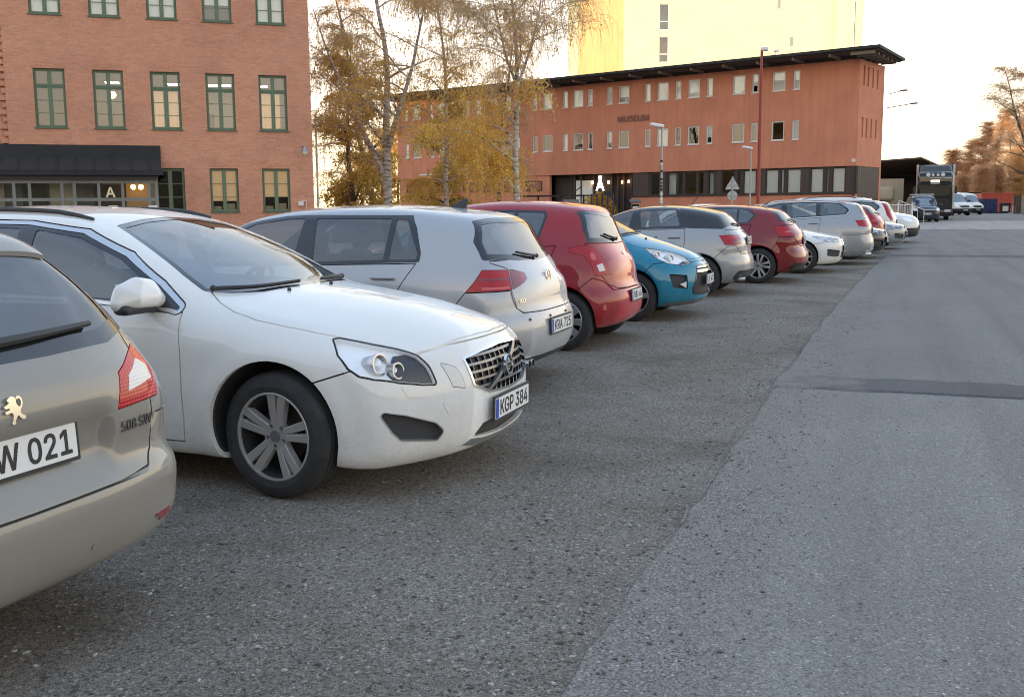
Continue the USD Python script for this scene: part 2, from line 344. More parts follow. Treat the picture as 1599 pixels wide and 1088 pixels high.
    def hit(s, P, d):
        """first hit of rays with the field"""
        P = np.atleast_2d(P).astype(float).copy(); d = np.asarray(d, float); d = d / np.linalg.norm(d)
        for _ in range(400):
            f = s.val(P); P += np.clip(f, -.02, .05)[:, None] * d * .6
        return P
def shaded(M, crease=40):
    """(v, f, n) of a manifold whose vertices may carry the body's normals"""
    a = M.to_mesh(); vp = np.asarray(a.vert_properties, float); f = np.asarray(a.tri_verts, int)
    v = vp[:, :3]
    if vp.shape[1] < 6:
        return meshkit.arrays(trimesh.Trimesh(v, f), crease)
    n = vp[:, 3:6]; ln = np.linalg.norm(n, axis=1)
    fn = np.cross(v[f[:, 1]] - v[f[:, 0]], v[f[:, 2]] - v[f[:, 0]]); fl = np.linalg.norm(fn, axis=1); ok = fl > 1e-10; f, fn, fl = f[ok], fn[ok], fl[ok]; fn /= fl[:, None]
    nn = n / np.maximum(ln, 1e-9)[:, None]
    c = nn[f]; dots = np.einsum('ijk,ik->ij', c, fn)
    # the inside of a shell carries the outer normals: turn them
    flip = dots.mean(1) < -.5; c[flip] *= -1; dots[flip] *= -1
    bad = (dots < .55) | (ln[f] < .5)
    c = np.where(bad[..., None], fn[:, None, :], c)
    vv = v[f].reshape(-1, 3); cc = c.reshape(-1, 3)
    key = np.round(np.hstack([vv * 2e4, cc * 200])).astype(np.int64)
    _, first, inv = np.unique(key, axis=0, return_index=True, return_inverse=True)
    return vv[first], inv.reshape(-1, 3), cc[first]
def cyl_y(cx, cz, r, y0, y1, seg=48):
    return m3.Manifold.cylinder(y1 - y0, r, r, seg).rotate([-90, 0, 0]).translate([cx, y0, cz])
# ---------------------------------------------------------------- shapes of the cars (x forwards, metres)
SPEC = {}
SPEC['estate_white'] = dict(L=4.63, W=1.865, H=1.49, xf=1.41, xr=-1.391, rw=.322, ra=.365, zb=.17,
    top=[(2.0, .165), (2.2, .175), (2.29, .24), (2.325, .40), (2.318, .56), (2.285, .68), (2.22, .765), (2.1, .825), (1.8, .915), (1.4, .985), (1.12, 1.025), (.98, 1.06), (.55, 1.245), (.15, 1.392), (-.1, 1.45), (-.5, 1.478), (-.9, 1.48), (-1.4, 1.45), (-1.75, 1.40), (-1.9, 1.35), (-2.08, 1.15), (-2.2, 1.0), (-2.26, .9), (-2.30, .7), (-2.315, .55), (-2.29, .40), (-2.2, .26), (-2.0, .2)],
    belt=[(-2.4, .98), (0, .95), (.9, .93), (2.4, .86)])
SPEC['hatch_silver'] = dict(L=4.255, W=1.79, H=1.46, xf=1.29, xr=-1.347, rw=.315, ra=.345, zb=.2,
    top=[(1.85, .2), (2.05, .22), (2.11, .35), (2.125, .5), (2.10, .65), (2.0, .76), (1.8, .86), (1.4, .94), (1.25, 1.0), (1.12, 1.03), (.78, 1.22), (.40, 1.385), (.1, 1.445), (-.4, 1.475), (-.9, 1.472), (-1.3, 1.442), (-1.62, 1.395), (-1.71, 1.345), (-1.80, 1.21), (-1.95, .995), (-2.02, .90), (-2.055, .80), (-2.07, .69), (-2.105, .62), (-2.128, .50), (-2.11, .36), (-2.03, .25), (-1.85, .2)],
    belt=[(-2.4, 1.0), (-1, .97), (.9, .92), (2.4, .84)])
SPEC['hatch_red'] = dict(L=3.695, W=1.69, H=1.5, xf=1.10, xr=-1.28, rw=.30, ra=.335, zb=.2,
    top=[(1.6, .2), (1.78, .25), (1.845, .45), (1.82, .65), (1.7, .8), (1.4, .92), (1.05, 1.0), (.95, 1.04), (.5, 1.28), (.25, 1.40), (0, 1.46), (-.4, 1.497), (-.9, 1.49), (-1.25, 1.46), (-1.42, 1.425), (-1.49, 1.36), (-1.545, 1.25), (-1.66, 1.0), (-1.72, .92), (-1.765, .8), (-1.785, .66), (-1.83, .57), (-1.845, .45), (-1.82, .32), (-1.72, .23), (-1.55, .2)],
    belt=[(-2.4, .99), (-1, .97), (.9, .93), (2.4, .86)], lean=.36, bowr=[(0, .24), (.6, .24), (1.0, .2), (1.5, .16)])
SPEC['hatch_blue'] = dict(L=3.94, W=1.73, H=1.52, xf=1.16, xr=-1.30, rw=.305, ra=.335, zb=.19,
    top=[(1.6, .185), (1.85, .20), (1.94, .28), (1.968, .42), (1.955, .58), (1.90, .72), (1.77, .83), (1.5, .935), (1.2, 1.03), (1.02, 1.09), (.6, 1.29), (.2, 1.44), (0, 1.49), (-.4, 1.52), (-.9, 1.50), (-1.4, 1.43), (-1.6, 1.38), (-1.8, 1.1), (-1.9, .9), (-1.95, .6), (-1.93, .35), (-1.75, .2)],
    belt=[(-2.4, 1.0), (0, .97), (.9, .95), (2.4, .86)])
SPEC['hatch_two_tone'] = dict(L=3.954, W=1.746, H=1.425, xf=1.192, xr=-1.277, rw=.312, ra=.345, zb=.2,
    top=[(1.65, .2), (1.9, .25), (1.97, .45), (1.95, .65), (1.8, .8), (1.3, .93), (.9, 1.0), (.8, 1.02), (.4, 1.22), (0, 1.36), (-.3, 1.41), (-.7, 1.42), (-1.1, 1.39), (-1.45, 1.325), (-1.55, 1.29), (-1.70, 1.13), (-1.83, .975), (-1.895, .91), (-1.92, .8), (-1.92, .68), (-1.955, .60), (-1.977, .48), (-1.95, .34), (-1.85, .24), (-1.7, .2)],
    belt=[(-2.4, .97), (-1, .95), (.9, .90), (2.4, .82)])
SPEC['hatch_dark_red'] = dict(L=4.324, W=1.765, H=1.42, xf=1.34, xr=-1.35, rw=.318, ra=.35, zb=.2,
    top=[(1.8, .2), (2.08, .23), (2.15, .4), (2.16, .55), (2.12, .7), (1.95, .8), (1.4, .92), (.85, 1.0), (.75, 1.02), (.3, 1.25), (0, 1.37), (-.3, 1.41), (-.7, 1.42), (-1.2, 1.39), (-1.6, 1.325), (-1.70, 1.285), (-1.86, 1.12), (-1.98, .98), (-2.05, .91), (-2.08, .8), (-2.08, .68), (-2.13, .58), (-2.16, .46), (-2.13, .32), (-2.0, .22), (-1.8, .2)],
    belt=[(-2.4, .96), (-1, .94), (.9, .90), (2.4, .82)])
SPEC['saloon_white'] = dict(L=4.62, W=1.82, H=1.44, xf=1.51, xr=-1.30, rw=.325, ra=.352, zb=.19,
    top=[(1.95, .18), (2.2, .2), (2.29, .30), (2.31, .48), (2.30, .62), (2.23, .715), (1.95, .79), (1.4, .90), (.9, .985), (.8, 1.01), (.3, 1.26), (-.1, 1.39), (-.4, 1.43), (-.9, 1.42), (-1.4, 1.30), (-1.75, 1.10), (-2.1, 1.05), (-2.27, .95), (-2.31, .6), (-2.25, .3), (-2.0, .2)],
    belt=[(-2.4, .96), (-1, .94), (.9, .90), (2.4, .82)])
SPEC['estate_grey'] = dict(L=4.77, W=1.82, H=1.5, xf=1.327, xr=-1.385, rw=.32, ra=.35, zb=.2,
    top=[(2.0, .2), (2.3, .24), (2.38, .45), (2.35, .65), (2.2, .78), (1.6, .93), (1.1, 1.0), (1.0, 1.02), (.6, 1.24), (.2, 1.40), (-.1, 1.46), (-.6, 1.49), (-1.2, 1.485), (-1.7, 1.455), (-2.0, 1.40), (-2.08, 1.34), (-2.2, 1.15), (-2.285, .98), (-2.325, .9), (-2.335, .7), (-2.37, .6), (-2.385, .48), (-2.36, .34), (-2.25, .24), (-2.0, .2)],
    belt=[(-2.4, .98), (-1, .96), (.9, .92), (2.4, .84)])
SPEC['estate_beige'] = dict(L=4.81, W=1.853, H=1.48, xf=1.442, xr=-1.375, rw=.33, ra=.36, zb=.2,
    top=[(2.0, .2), (2.3, .24), (2.4, .45), (2.38, .65), (2.25, .78), (1.6, .93), (1.1, 1.01), (1.0, 1.03), (.6, 1.24), (.2, 1.39), (-.1, 1.44), (-.6, 1.475), (-1.2, 1.46), (-1.7, 1.42), (-1.95, 1.37), (-2.03, 1.31), (-2.14, 1.18), (-2.27, 1.0), (-2.33, .92), (-2.36, .78), (-2.355, .60), (-2.38, .568), (-2.402, .535), (-2.405, .45), (-2.385, .34), (-2.3, .25), (-2.1, .2)],
    belt=[(-2.4, .99), (-1, .96), (.9, .92), (2.4, .84)], bowr=[(0, .2), (.6, .17), (1.0, .14), (1.5, .15)], pr=3.4, lean=.62, gtaper=.09)
# where they stand: centre x, y, heading in degrees (0 = nose towards the road)
POSE = {'estate_beige': (-4.79, 2.30, 180), 'estate_white': (-4.27, 5.2, 0), 'hatch_silver': (-4.62, 7.87, 180), 'hatch_red': (-4.36, 10.6, 180), 'hatch_blue': (-4.18, 13.35, 0),
        'hatch_two_tone': (-4.09, 16.97, 180), 'hatch_dark_red': (-3.62, 19.9, 180), 'saloon_white': (-3.26, 22.8, 0), 'estate_grey': (-2.78, 25.7, 180)}

for k_ in ('hatch_red', 'hatch_two_tone', 'hatch_dark_red', 'estate_grey', 'saloon_white'):
    SPEC[k_]['top'] = [(x_, z_ * (1 + .008 * (z_ > .9))) for x_, z_ in SPEC[k_]['top']]; SPEC[k_]['H'] *= 1.008
# ---------------------------------------------------------------- car builder
MIR = (0, 1, 0)
def both(P): return P + P.mirror(MIR)
def sidep(pts, grow=0.0, smooth=0.0):
    return prism([(x, .75, z) for x, z in pts], (0, 1, 0), .5, grow, smooth, mid=.72)
def symm(pts):
    """near-side half outline (y of one sign) -> closed symmetric outline"""
    return list(pts) + [(x, -y, z) for x, y, z in reversed(pts)]
def revolve(prof, seg=64):
    m = trimesh.creation.revolve(np.asarray(prof, float), sections=seg)
    m.apply_transform(trimesh.transformations.rotation_matrix(-math.pi / 2, [1, 0, 0]))    # axis z -> y
    return m
def hull(pts, r=.004, seg=6):
    s = m3.Manifold.sphere(r, seg)
    return m3.Manifold.batch_hull([s.translate(list(map(float, p))) for p in pts])
WHEELS = {}
def wheel_meshes(R, w, rr, style, near=True):
    """axis y, outer face towards +y at y=0, built inwards"""
    key = (R, w, rr, style, near)
    if key in WHEELS: return WHEELS[key]
    seg = 96 if near else 40
    b = w
    prof = [(rr - .012, -b + .02), (rr + .01, -b + .004), (R - .045, -b - .002), (R - .012, -b + .012), (R, -b + .035)]
    k = 4
    for i in range(k):                                       # circumferential grooves
        y0 = -b + .035 + (b - .07) * (i + .55) / (k + .1); prof += [(R, y0 - .006), (R - .008, y0 - .005), (R - .008, y0 + .005), (R, y0 + .006)]
    prof += [(R, -.035), (R - .004, -.022), (R - .014, -.009), (R - .03, -.001), (R - .045, .004), (rr + .045, .008), (rr + .03, .010), (rr + .026, .007), (rr + .010, .006), (rr + .002, .001), (rr - .012, -.012)]
    tyre = revolve(prof, seg)
    rimp = [(rr - .03, -b + .03), (rr - .004, -b + .03), (rr + .001, -.012), (rr + .004, -.002), (rr - .002, .002), (rr - .010, .001), (rr - .014, -.012), (rr - .022, -.03), (rr - .03, -b * .5), (rr - .03, -b + .03)]
    parts = [man(revolve(rimp, seg))] if False else []
    barrel = revolve([(rr - .03, -b + .03), (rr - .004, -b + .03), (rr - .004, -.020), (rr - .012, -.018), (rr - .024, -.03), (rr - .03, -b * .5), (rr - .03, -b + .03)], seg)
    lip = revolve([(rr - .004, -.0195), (rr + .001, -.012), (rr + .004, -.002), (rr - .002, .002), (rr - .010, .001), (rr - .0115, -.012), (rr - .011, -.0175), (rr - .004, -.0195)], seg)
    lip.merge_vertices()
    sp = []
    n, twin, wi, wo, dish = {'twin5': (5, .0235, .016, .021, .02), 'five': (5, 0, .035, .028, .015), 'ten': (10, 0, .014, .016, .015), 'seven': (7, 0, .02, .026, .02), 'y5': (5, .03, .014, .02, .01), 'cover': (9, 0, .022, .034, .004)}[style]
    for i in range(n):
        a = 2 * math.pi * i / n + math.pi / 2 + (.11 if style == 'twin5' else .2)
        for s_ in ((-1, 1) if twin else (0,)):
            def pt(r, t, y): return (r * math.cos(a) - t * math.sin(a), y, r * math.sin(a) + t * math.cos(a))
            r0, r1 = .045, rr - .012
            c0, c1 = s_ * twin * .62, s_ * twin * (1.65 if style == 'y5' else 1.5)
            sp.append(hull([pt(r0, c0 - wi * .8, -dish - .008), pt(r0, c0 + wi * .8, -dish - .008), pt(r0, c0 - wi, -dish - .04), pt(r0, c0 + wi, -dish - .04),
                pt(rr * .62, (c0 + c1) / 2 - wo * .8, -dish * .5 - .004), pt(rr * .62, (c0 + c1) / 2 + wo * .8, -dish * .5 - .004), pt(rr * .62, (c0 + c1) / 2, -dish - .05),
                pt(r1, c1 - wo, -.010), pt(r1, c1 + wo, -.010), pt(r1, c1 - wo, -.045), pt(r1, c1 + wo, -.045)], .003, 6))
    hub = m3.Manifold.cylinder(.05, .074, .068, 32 if near else 16).rotate([-90, 0, 0]).translate([0, -dish - .052, 0])
    rim = m3.Manifold.batch_boolean(sp + [hub], m3.OpType.Add)
    cap = m3.Manifold.cylinder(.012, .031, .028, 24).rotate([-90, 0, 0]).translate([0, -dish - .006, 0])
    if near and style != 'cover':
        for i in range(5):
            a = 2 * math.pi * i / 5 + math.pi / 2 + math.pi / 5 + .11
            rim = rim - m3.Manifold.cylinder(.03, .0125, .0125, 16).rotate([-90, 0, 0]).translate([.053 * math.cos(a), -dish - .03, .053 * math.sin(a)])
    a_ = meshkit.arrays(rim, 35); rimm = cat(lip, tm(rim))
    disc = cat(tm(m3.Manifold.cylinder(.014, rr * .64, rr * .64, 40).rotate([-90, 0, 0]).translate([0, -b * .52, 0])), tm(m3.Manifold.cylinder(.06, .08, .08, 24).rotate([-90, 0, 0]).translate([0, -b * .55, 0])))
    back = cat(barrel, tm(m3.Manifold.cylinder(.02, rr - .02, rr - .02, 40).rotate([-90, 0, 0]).translate([0, -b * .8, 0])))  # barrel goes black with it, standing for shade behind the spokes
    nuts = [tm(m3.Manifold.cylinder(.012, .008, .007, 6).rotate([-90, 0, 0]).translate([.053 * math.cos(2 * math.pi * i / 5 + math.pi / 2 + math.pi / 5 + .11), -dish - .026, .053 * math.sin(2 * math.pi * i / 5 + math.pi / 2 + math.pi / 5 + .11)])) for i in range(5)]
    WHEELS[key] = (tyre, rimm, disc, back, tm(cap), cat(*nuts))
    return WHEELS[key]
def add_wheel(t, x, y, z, R, w, rr, style, rim_mat, side, near=True, steer=0, label=None):
    tyre, rim, disc, back, cap, nuts = wheel_meshes(R, w, rr, style, near)
    wx = sub(t, 'wheel', (x, y, z), (0 if side > 0 else 180) + steer, label)
    obj('tyre', tyre, 'tyre', wx, smooth=40); obj('rim', rim, rim_mat, wx, smooth=35)
    obj('brake_disc', disc, 'brake_disc', wx, smooth=30); obj('hub_back', back, 'liner', wx, smooth=30)
    if near: obj('hub_cap', cap, 'grey_trim', wx, smooth=30); obj('wheel_nut', nuts, 'grey_trim', wx)
def place(mesh, P, normal, upish=(0, 0, 1)):
    """mesh in xy plane facing +z -> at P, facing normal, its +x to the viewer's right"""
    n = np.asarray(normal, float) / np.linalg.norm(normal); u = np.cross(upish, n); u /= np.linalg.norm(u); v = np.cross(n, u)
    T = np.eye(4); T[:3, 0], T[:3, 1], T[:3, 2], T[:3, 3] = u, v, n, P
    m = mesh.copy(); m.apply_transform(T); return m
def flat(poly, depth=.003, bevel=0):
    P = Polygon(poly) if not hasattr(poly, 'buffer') else poly
    if not P.is_valid: P = P.buffer(0)
    return cat(*[trimesh.creation.extrude_polygon(g, depth, engine='earcut') for g in getattr(P, 'geoms', [P])])
def words(text, h, depth=.0015, squeeze=.8, bold=False):
    m = meshkit.text_mesh(text, h, depth, bold); m.apply_translation([-(m.bounds[0][0] + m.bounds[1][0]) / 2, -h / 2, 0]); m.vertices[:, 0] *= squeeze; return m
def plate(t, P, normal, text, w=.52, h=.112, dark_frame=True):
    x = sub(t, 'number_plate')
    fr = Polygon([(-w / 2 - .008, -h / 2 - .008), (w / 2 + .008, -h / 2 - .008), (w / 2 + .008, h / 2 + .008), (-w / 2 - .008, h / 2 + .008)]).buffer(.004)
    obj('plate_frame', place(flat(fr, .010), P, normal), 'black_trim', x)
    n = np.asarray(normal, float) / np.linalg.norm(normal)
    q = Polygon([(-w / 2 + .006, -h / 2 + .006), (w / 2 - .006, -h / 2 + .006), (w / 2 - .006, h / 2 - .006), (-w / 2 + .006, h / 2 - .006)]).buffer(.005)
    obj('plate_face', place(flat(q, .003), P + n * .010, normal), 'plate_white', x)
    bl = flat([(-w / 2 + .003, -h / 2 + .004), (-w / 2 + .043, -h / 2 + .004), (-w / 2 + .043, h / 2 - .004), (-w / 2 + .003, h / 2 - .004)], .0012)
    obj('blue_strip', place(bl, P + n * .013, normal), 'plate_blue', x)
    if text:
        m = words(text, h * .68, .0012, 1, True); sc = (w - .09) / (m.bounds[1][0] - m.bounds[0][0]); m.vertices[:, 0] *= min(sc, 1.0); m.apply_translation([.022, 0, 0])
        obj('plate_lettering', place(m, P + n * .013, normal), 'letter_black', x)
    return x
def ringm(r0, r1, depth=.004, seg=40):
    a = np.linspace(0, 2 * np.pi, seg, endpoint=False); c = lambda r: [(r * math.cos(t), r * math.sin(t)) for t in a]
    return flat(Polygon(c(r1), [c(r0)]), depth)
def strokes(lines, w, depth=.004):
    from shapely.geometry import LineString
    return flat(unary_union([LineString(l).buffer(w / 2, cap_style='flat', join_style='mitre') for l in lines]), depth)

def make_car(kind, label, category, F, group=None, near=True, h=None, label_extra=None):
    sp = SPEC[kind]; px, py, hd = F.get('pose') or POSE[kind]
    B = Body(sp, h or (.03 if near else .042)); t = thing(F.get('name', category.replace(' ', '_')), label, category, (px, py, 0), hd, group)
    pm = F['paint']; L2, W2 = sp['L'] / 2, sp['W'] / 2
    gap = .008 if near else .008
    S0 = B.solid(0)
    shell = S0 - B.solid(-.03)
    lining = (B.solid(-.034) - B.solid(-.05)) if near else B.solid(-.034)
    cut, cutin, later = [], [], []
    U = lambda ps: m3.Manifold.batch_boolean(ps, m3.OpType.Add) if len(ps) > 1 else ps[0]
    # wheel arches
    arch = []
    for ax in (sp['xf'], sp['xr']):
        arch += [cyl_y(ax, sp['rw'] + .02, sp['ra'], W2 - .34, W2 + .3), cyl_y(ax, sp['rw'] + .02, sp['ra'], -W2 - .3, -W2 + .34)]
    arch = U(arch)
    cut.append(arch)
    ins = B.solid(-.012)
    for ax in (sp['xf'], sp['xr']):
        for s in (1, -1):
            y0, y1 = (W2 - .36, W2 + .2) if s > 0 else (-W2 - .2, -W2 + .36)
            ring = (cyl_y(ax, sp['rw'] + .02, sp['ra'] + .02, y0, y1) - cyl_y(ax, sp['rw'] + .02, sp['ra'] + .001, y0 - .1, y1 + .1)) ^ ins
            wall = cyl_y(ax, sp['rw'] + .02, sp['ra'] + .015, *((W2 - .37, W2 - .345) if s > 0 else (-W2 + .345, -W2 + .37))) ^ ins
            later.append(('wheel_arch_liner', tm(ring + wall), 'liner', t, 30))
    # side windows
    dlo, panes = F['dlo'], F['panes']
    D = both(sidep(dlo, 0, .01)); Pn = [both(sidep(q, 0, .014)) for q in panes]; Pu = U(Pn)
    cut.append(D); cutin.append(both(sidep(dlo, .0)))
    Dh = sidep(dlo, 0, .01) - U([sidep(q, 0, .014) for q in panes])
    for s in (1, -1): later.append(('window_trim', shaded(B.band(-.012, -.001, Dh if s > 0 else Dh.mirror(MIR))), F.get('trim', 'black_gloss'), t, None))
    for q, gl in zip(panes, F.get('glass', ['car_glass'] * 9)):
        for s in (1, -1):
            p_ = sidep(q, 0, .014); p_ = p_ if s > 0 else p_.mirror(MIR)
            later.append(('side_window', shaded(B.band(-.010, -.005, p_)), gl, t, None))
    if F.get('chrome_dlo'):
        Dc = sidep(dlo, .019, .01) - sidep(dlo, 0, .01)
        for s in (1, -1): later.append(('window_chrome', shaded(B.band(-.006, .003, Dc if s > 0 else Dc.mirror(MIR))), 'satin_metal', t, None))
        cut.append(both(sidep(dlo, .025, .01))); cutin.append(both(sidep(dlo, .0, .01)))
    # windscreen and rear window
    for key, nm, dr, gl in (('winds', 'windscreen', (1, 0, .5), F.get('wglass', 'windscreen_glass')), ('rwin', 'rear_window', (-1, 0, .35), F.get('rglass', 'tinted_glass'))):
        if key not in F: continue
        pts = symm(F[key]); big = prism(pts, dr, .32 if key == 'rwin' else .42, 0, .02); sm = prism(pts, dr, .45, -F.get(key + '_frit', .035), .02)
        cut.append(big); cutin.append(prism(pts, dr, .5, -.02))
        later.append((nm + '_trim', shaded(B.band(-.012, -.0015, big - sm)), 'black_gloss', t, None))
        later.append((nm, shaded(B.band(-.010, -.004, sm ^ big)), gl, t, None))
    # lamps and openings
    panel_cut = []
    for lm in F.get('lamps', []):
        nm, mat, pts, dr = lm[:4]; style = lm[4] if len(lm) > 4 else 'lens'; sides = (1, -1)
        sm_ = .016 if style in ('headlight', 'recess') else .006; P = prism(pts, dr, .3, 0, sm_); Ps = prism(pts, dr, .3, -.003, sm_)
        c = both(P); (cut if style != 'inlay' else []).append(c); (cutin if style == 'headlight' else []).append(c)
        for s in sides:
            q = Ps if s > 0 else Ps.mirror(MIR); qb = P if s > 0 else P.mirror(MIR)
            if style == 'lens':
                later.append((nm, shaded(B.band(-.025, .0015, q)), mat, t, None))
            elif style == 'inlay':                                    # a differently coloured field standing proud inside another lamp
                later.append((nm, shaded(B.band(-.004, .0028, q)), mat, t, None))
            elif style == 'headlight':
                Pi = prism(pts, dr, .3, -.008, sm_); Pi = Pi if s > 0 else Pi.mirror(MIR)
                x = sub(t, nm)
                later.append(('lens', shaded(B.band(-.005, .001, Pi)), 'lamp_glass', x, None))
                later.append(('seal', shaded(B.band(-.008, .0015, q - Pi)), 'black_trim', x, None))
                later.append(('bowl', shaded(B.band(-.046, -.036, Pi)), mat, x, None))
                Pw = prism(pts, dr, .3, -.013, sm_); Pw = Pw if s > 0 else Pw.mirror(MIR)
                later.append(('reflector_wall', shaded(B.band(-.04, -.0055, Pi - Pw)), mat, x, None))
                for bl in (lm[5] if len(lm) > 5 else []):
                    if bl[0] == 'field':
                        f_ = prism(bl[1], dr, .3, 0, .004); f_ = f_ if s > 0 else f_.mirror(MIR)
                        later.append(('dark_insert', shaded(B.band(-.04, bl[3], f_ ^ Pi)), bl[2], x, None))
                    else:
                        c_, r_, d_ = surf(B, bl[1], dr, -.008)[0], bl[2], np.array(dr, float) * np.array([1, .35, .2])
                        d_ /= np.linalg.norm(d_); u_, v_, _ = frame(d_)
                        m_ = m3.Manifold.cylinder(.09, r_ * .8, r_, 32) - m3.Manifold.cylinder(.09, r_ * .7, r_ * .84, 32).translate([0, 0, .012])
                        R_ = np.zeros((3, 4)); R_[:, 0], R_[:, 1], R_[:, 2], R_[:, 3] = u_, v_, d_, c_ - d_ * .09
                        ba = m3.Manifold.sphere(r_ * .74, 24).translate([0, 0, .045])
                        if s < 0: later.append(('projector', tm(m_.transform(R_).mirror(MIR)), 'satin_metal', x, 30)); later.append(('bulb', tm(ba.transform(R_).mirror(MIR)), 'lamp_ball', x, 30))
                        else: later.append(('projector', tm(m_.transform(R_)), 'satin_metal', x, 30)); later.append(('bulb', tm(ba.transform(R_)), 'lamp_ball', x, 30))
            elif style == 'recess':                                   # an opening with something dark behind it
                later.append((nm, shaded(B.band(-.06, -.035, qb)), mat, t, None))
                if len(lm) > 5: later.append((nm + '_rim', shaded(B.band(-.05, .003, prism(pts, dr, .3, .006, sm_) - P if s > 0 else (prism(pts, dr, .3, .006, sm_) - P).mirror(MIR))), lm[5], t, None)); cut.append(both(prism(pts, dr, .3, .0055, sm_)))
    for op in F.get('openings', []):                                  # on the middle line: name, material, half outline, direction[, rim material, depth]
        nm, mat, pts, dr = op[:4]; P = prism(symm(pts), dr, .3, 0, .012); cut.append(P)
        dp = op[5] if len(op) > 5 else -.05
        later.append((nm, shaded(B.band(dp - .02, dp, P)), mat, t, None))
        if len(op) > 4 and op[4]:
            ring = prism(symm(pts), dr, .3, .013, .012); cut.append(prism(symm(pts), dr, .3, .0125, .012))
            later.append((nm + '_surround', shaded(B.band(-.05, .006, ring - P)), op[4], t, None))
    cutm = U(cut)
    shell = shell - cutm
    # panels that open, each its own part with a real gap round it
    for nm, P, Pb in F.get('panels', lambda B, g: [])(B, gap):
        part = shell ^ P; shell = shell - Pb
        if part.num_tri(): later.append((nm, shaded(part), F.get('panel_mat', {}).get(nm, pm), t, None))
    obj('body', shaded(shell), pm, t)
    for nm, P, mt in F.get('overlays', lambda B: [])(B): later.append((nm, shaded(P), mt, t, None))
    obj('interior_lining', shaded(lining - U(cutin + [arch]) if near else lining - arch), 'interior', t)
    fl = trimesh.creation.box([sp['L'] * .62, sp['W'] * .8, .05]); fl.apply_translation([-.1, 0, .25]); obj('underbody', fl, 'liner', t)
    for nm, m_, mt, par, sm_ in later:
        obj(nm, m_, mt, par, smooth=sm_ or False)
    # seats, dashboard, steering wheel
    if near:
        zs = sp['H'] - 1.48
        for sx_ in F.get('seats', (.0, -.95)):
            for s in ((-.38, .38) if sx_ > -.5 else (-.4, .0, .4)):
                seat = m3.Manifold.batch_boolean([rbox(.5, .46 if sx_ > -.5 else .4, .16, .05, (sx_ + .2, s, .52 + zs)), rbox(.16, .46 if sx_ > -.5 else .4, .6, .06).rotate([0, -16, 0]).translate([sx_ - .12, s, .82 + zs]),
                    rbox(.10, .26, .18, .045).rotate([0, -12, 0]).translate([sx_ - .25, s, 1.20 + zs]), rbox(.02, .12, .16, .009).rotate([0, -12, 0]).translate([sx_ - .22, s, 1.09 + zs])], m3.OpType.Add)
                obj('seat', tm(seat), F.get('seat_mat', 'seat_cloth'), t, smooth=40)
        xd = F.get('dash_x', .75)
        obj('dashboard', tm(rbox(.42, sp['W'] * .74, .3, .08, (xd, 0, .80 + zs))), 'interior', t, smooth=40)
        sw = trimesh.creation.torus(.18, .016, 32, 10)
        hubm = trimesh.creation.box([.34, .05, .025]); hubc = trimesh.creation.cylinder(.06, .04)
        st = cat(sw, hubm, hubc); st.apply_transform(trimesh.transformations.rotation_matrix(math.radians(-62), [0, 1, 0])); st.apply_translation([xd - .36, .38, .93 + zs])
        obj('steering_wheel', st, 'black_trim', t, smooth=40)
    # wheels
    for ax in (sp['xf'], sp['xr']):
        for s in (1, -1):
            st = F.get('steer', 0) if ax == sp['xf'] else 0
            add_wheel(t, ax, s * (W2 - F.get('inset', .022)), sp['rw'], sp['rw'], .215, sp['rw'] - F.get('side', .098), F.get('rim', 'five'), F.get('rim_mat', 'alloy'), s, near or F.get('nearwheel', False), st)
    return t, B
def gapped(kindof, g, **kw):
    return kindof(-g / 2), kindof(g / 2)
def door_panels(doors, g):
    out = []
    for q in doors:
        for s in (1, -1):
            a, b = sidep(q, -g / 2), sidep(q, g / 2)
            out.append(('door', a if s > 0 else a.mirror(MIR), b if s > 0 else b.mirror(MIR)))
    return out
def sym_panel(nm, half, dr, g, depth, mid=None):
    return (nm, prism(symm(half), dr, depth, -g / 2, .01, mid=mid), prism(symm(half), dr, depth, g / 2, .01, mid=mid))
def side_panel_through(nm, q, g):
    a = prism([(x, 0, z) for x, z in q], (0, 1, 0), 1.2, -g / 2, 0, mid=0); b = prism([(x, 0, z) for x, z in q], (0, 1, 0), 1.2, g / 2, 0, mid=0)
    return (nm, a, b)
def surf(B, P, d, off=.0):
    """point of the body hit from outside along -d near P, and the normal there"""
    d = np.asarray(d, float) / np.linalg.norm(d); q = B.hit(np.asarray(P, float) + d * .4, -d)[0]; n = B.gr(q[None])[0]; n /= np.linalg.norm(n)
    return q + n * off, n
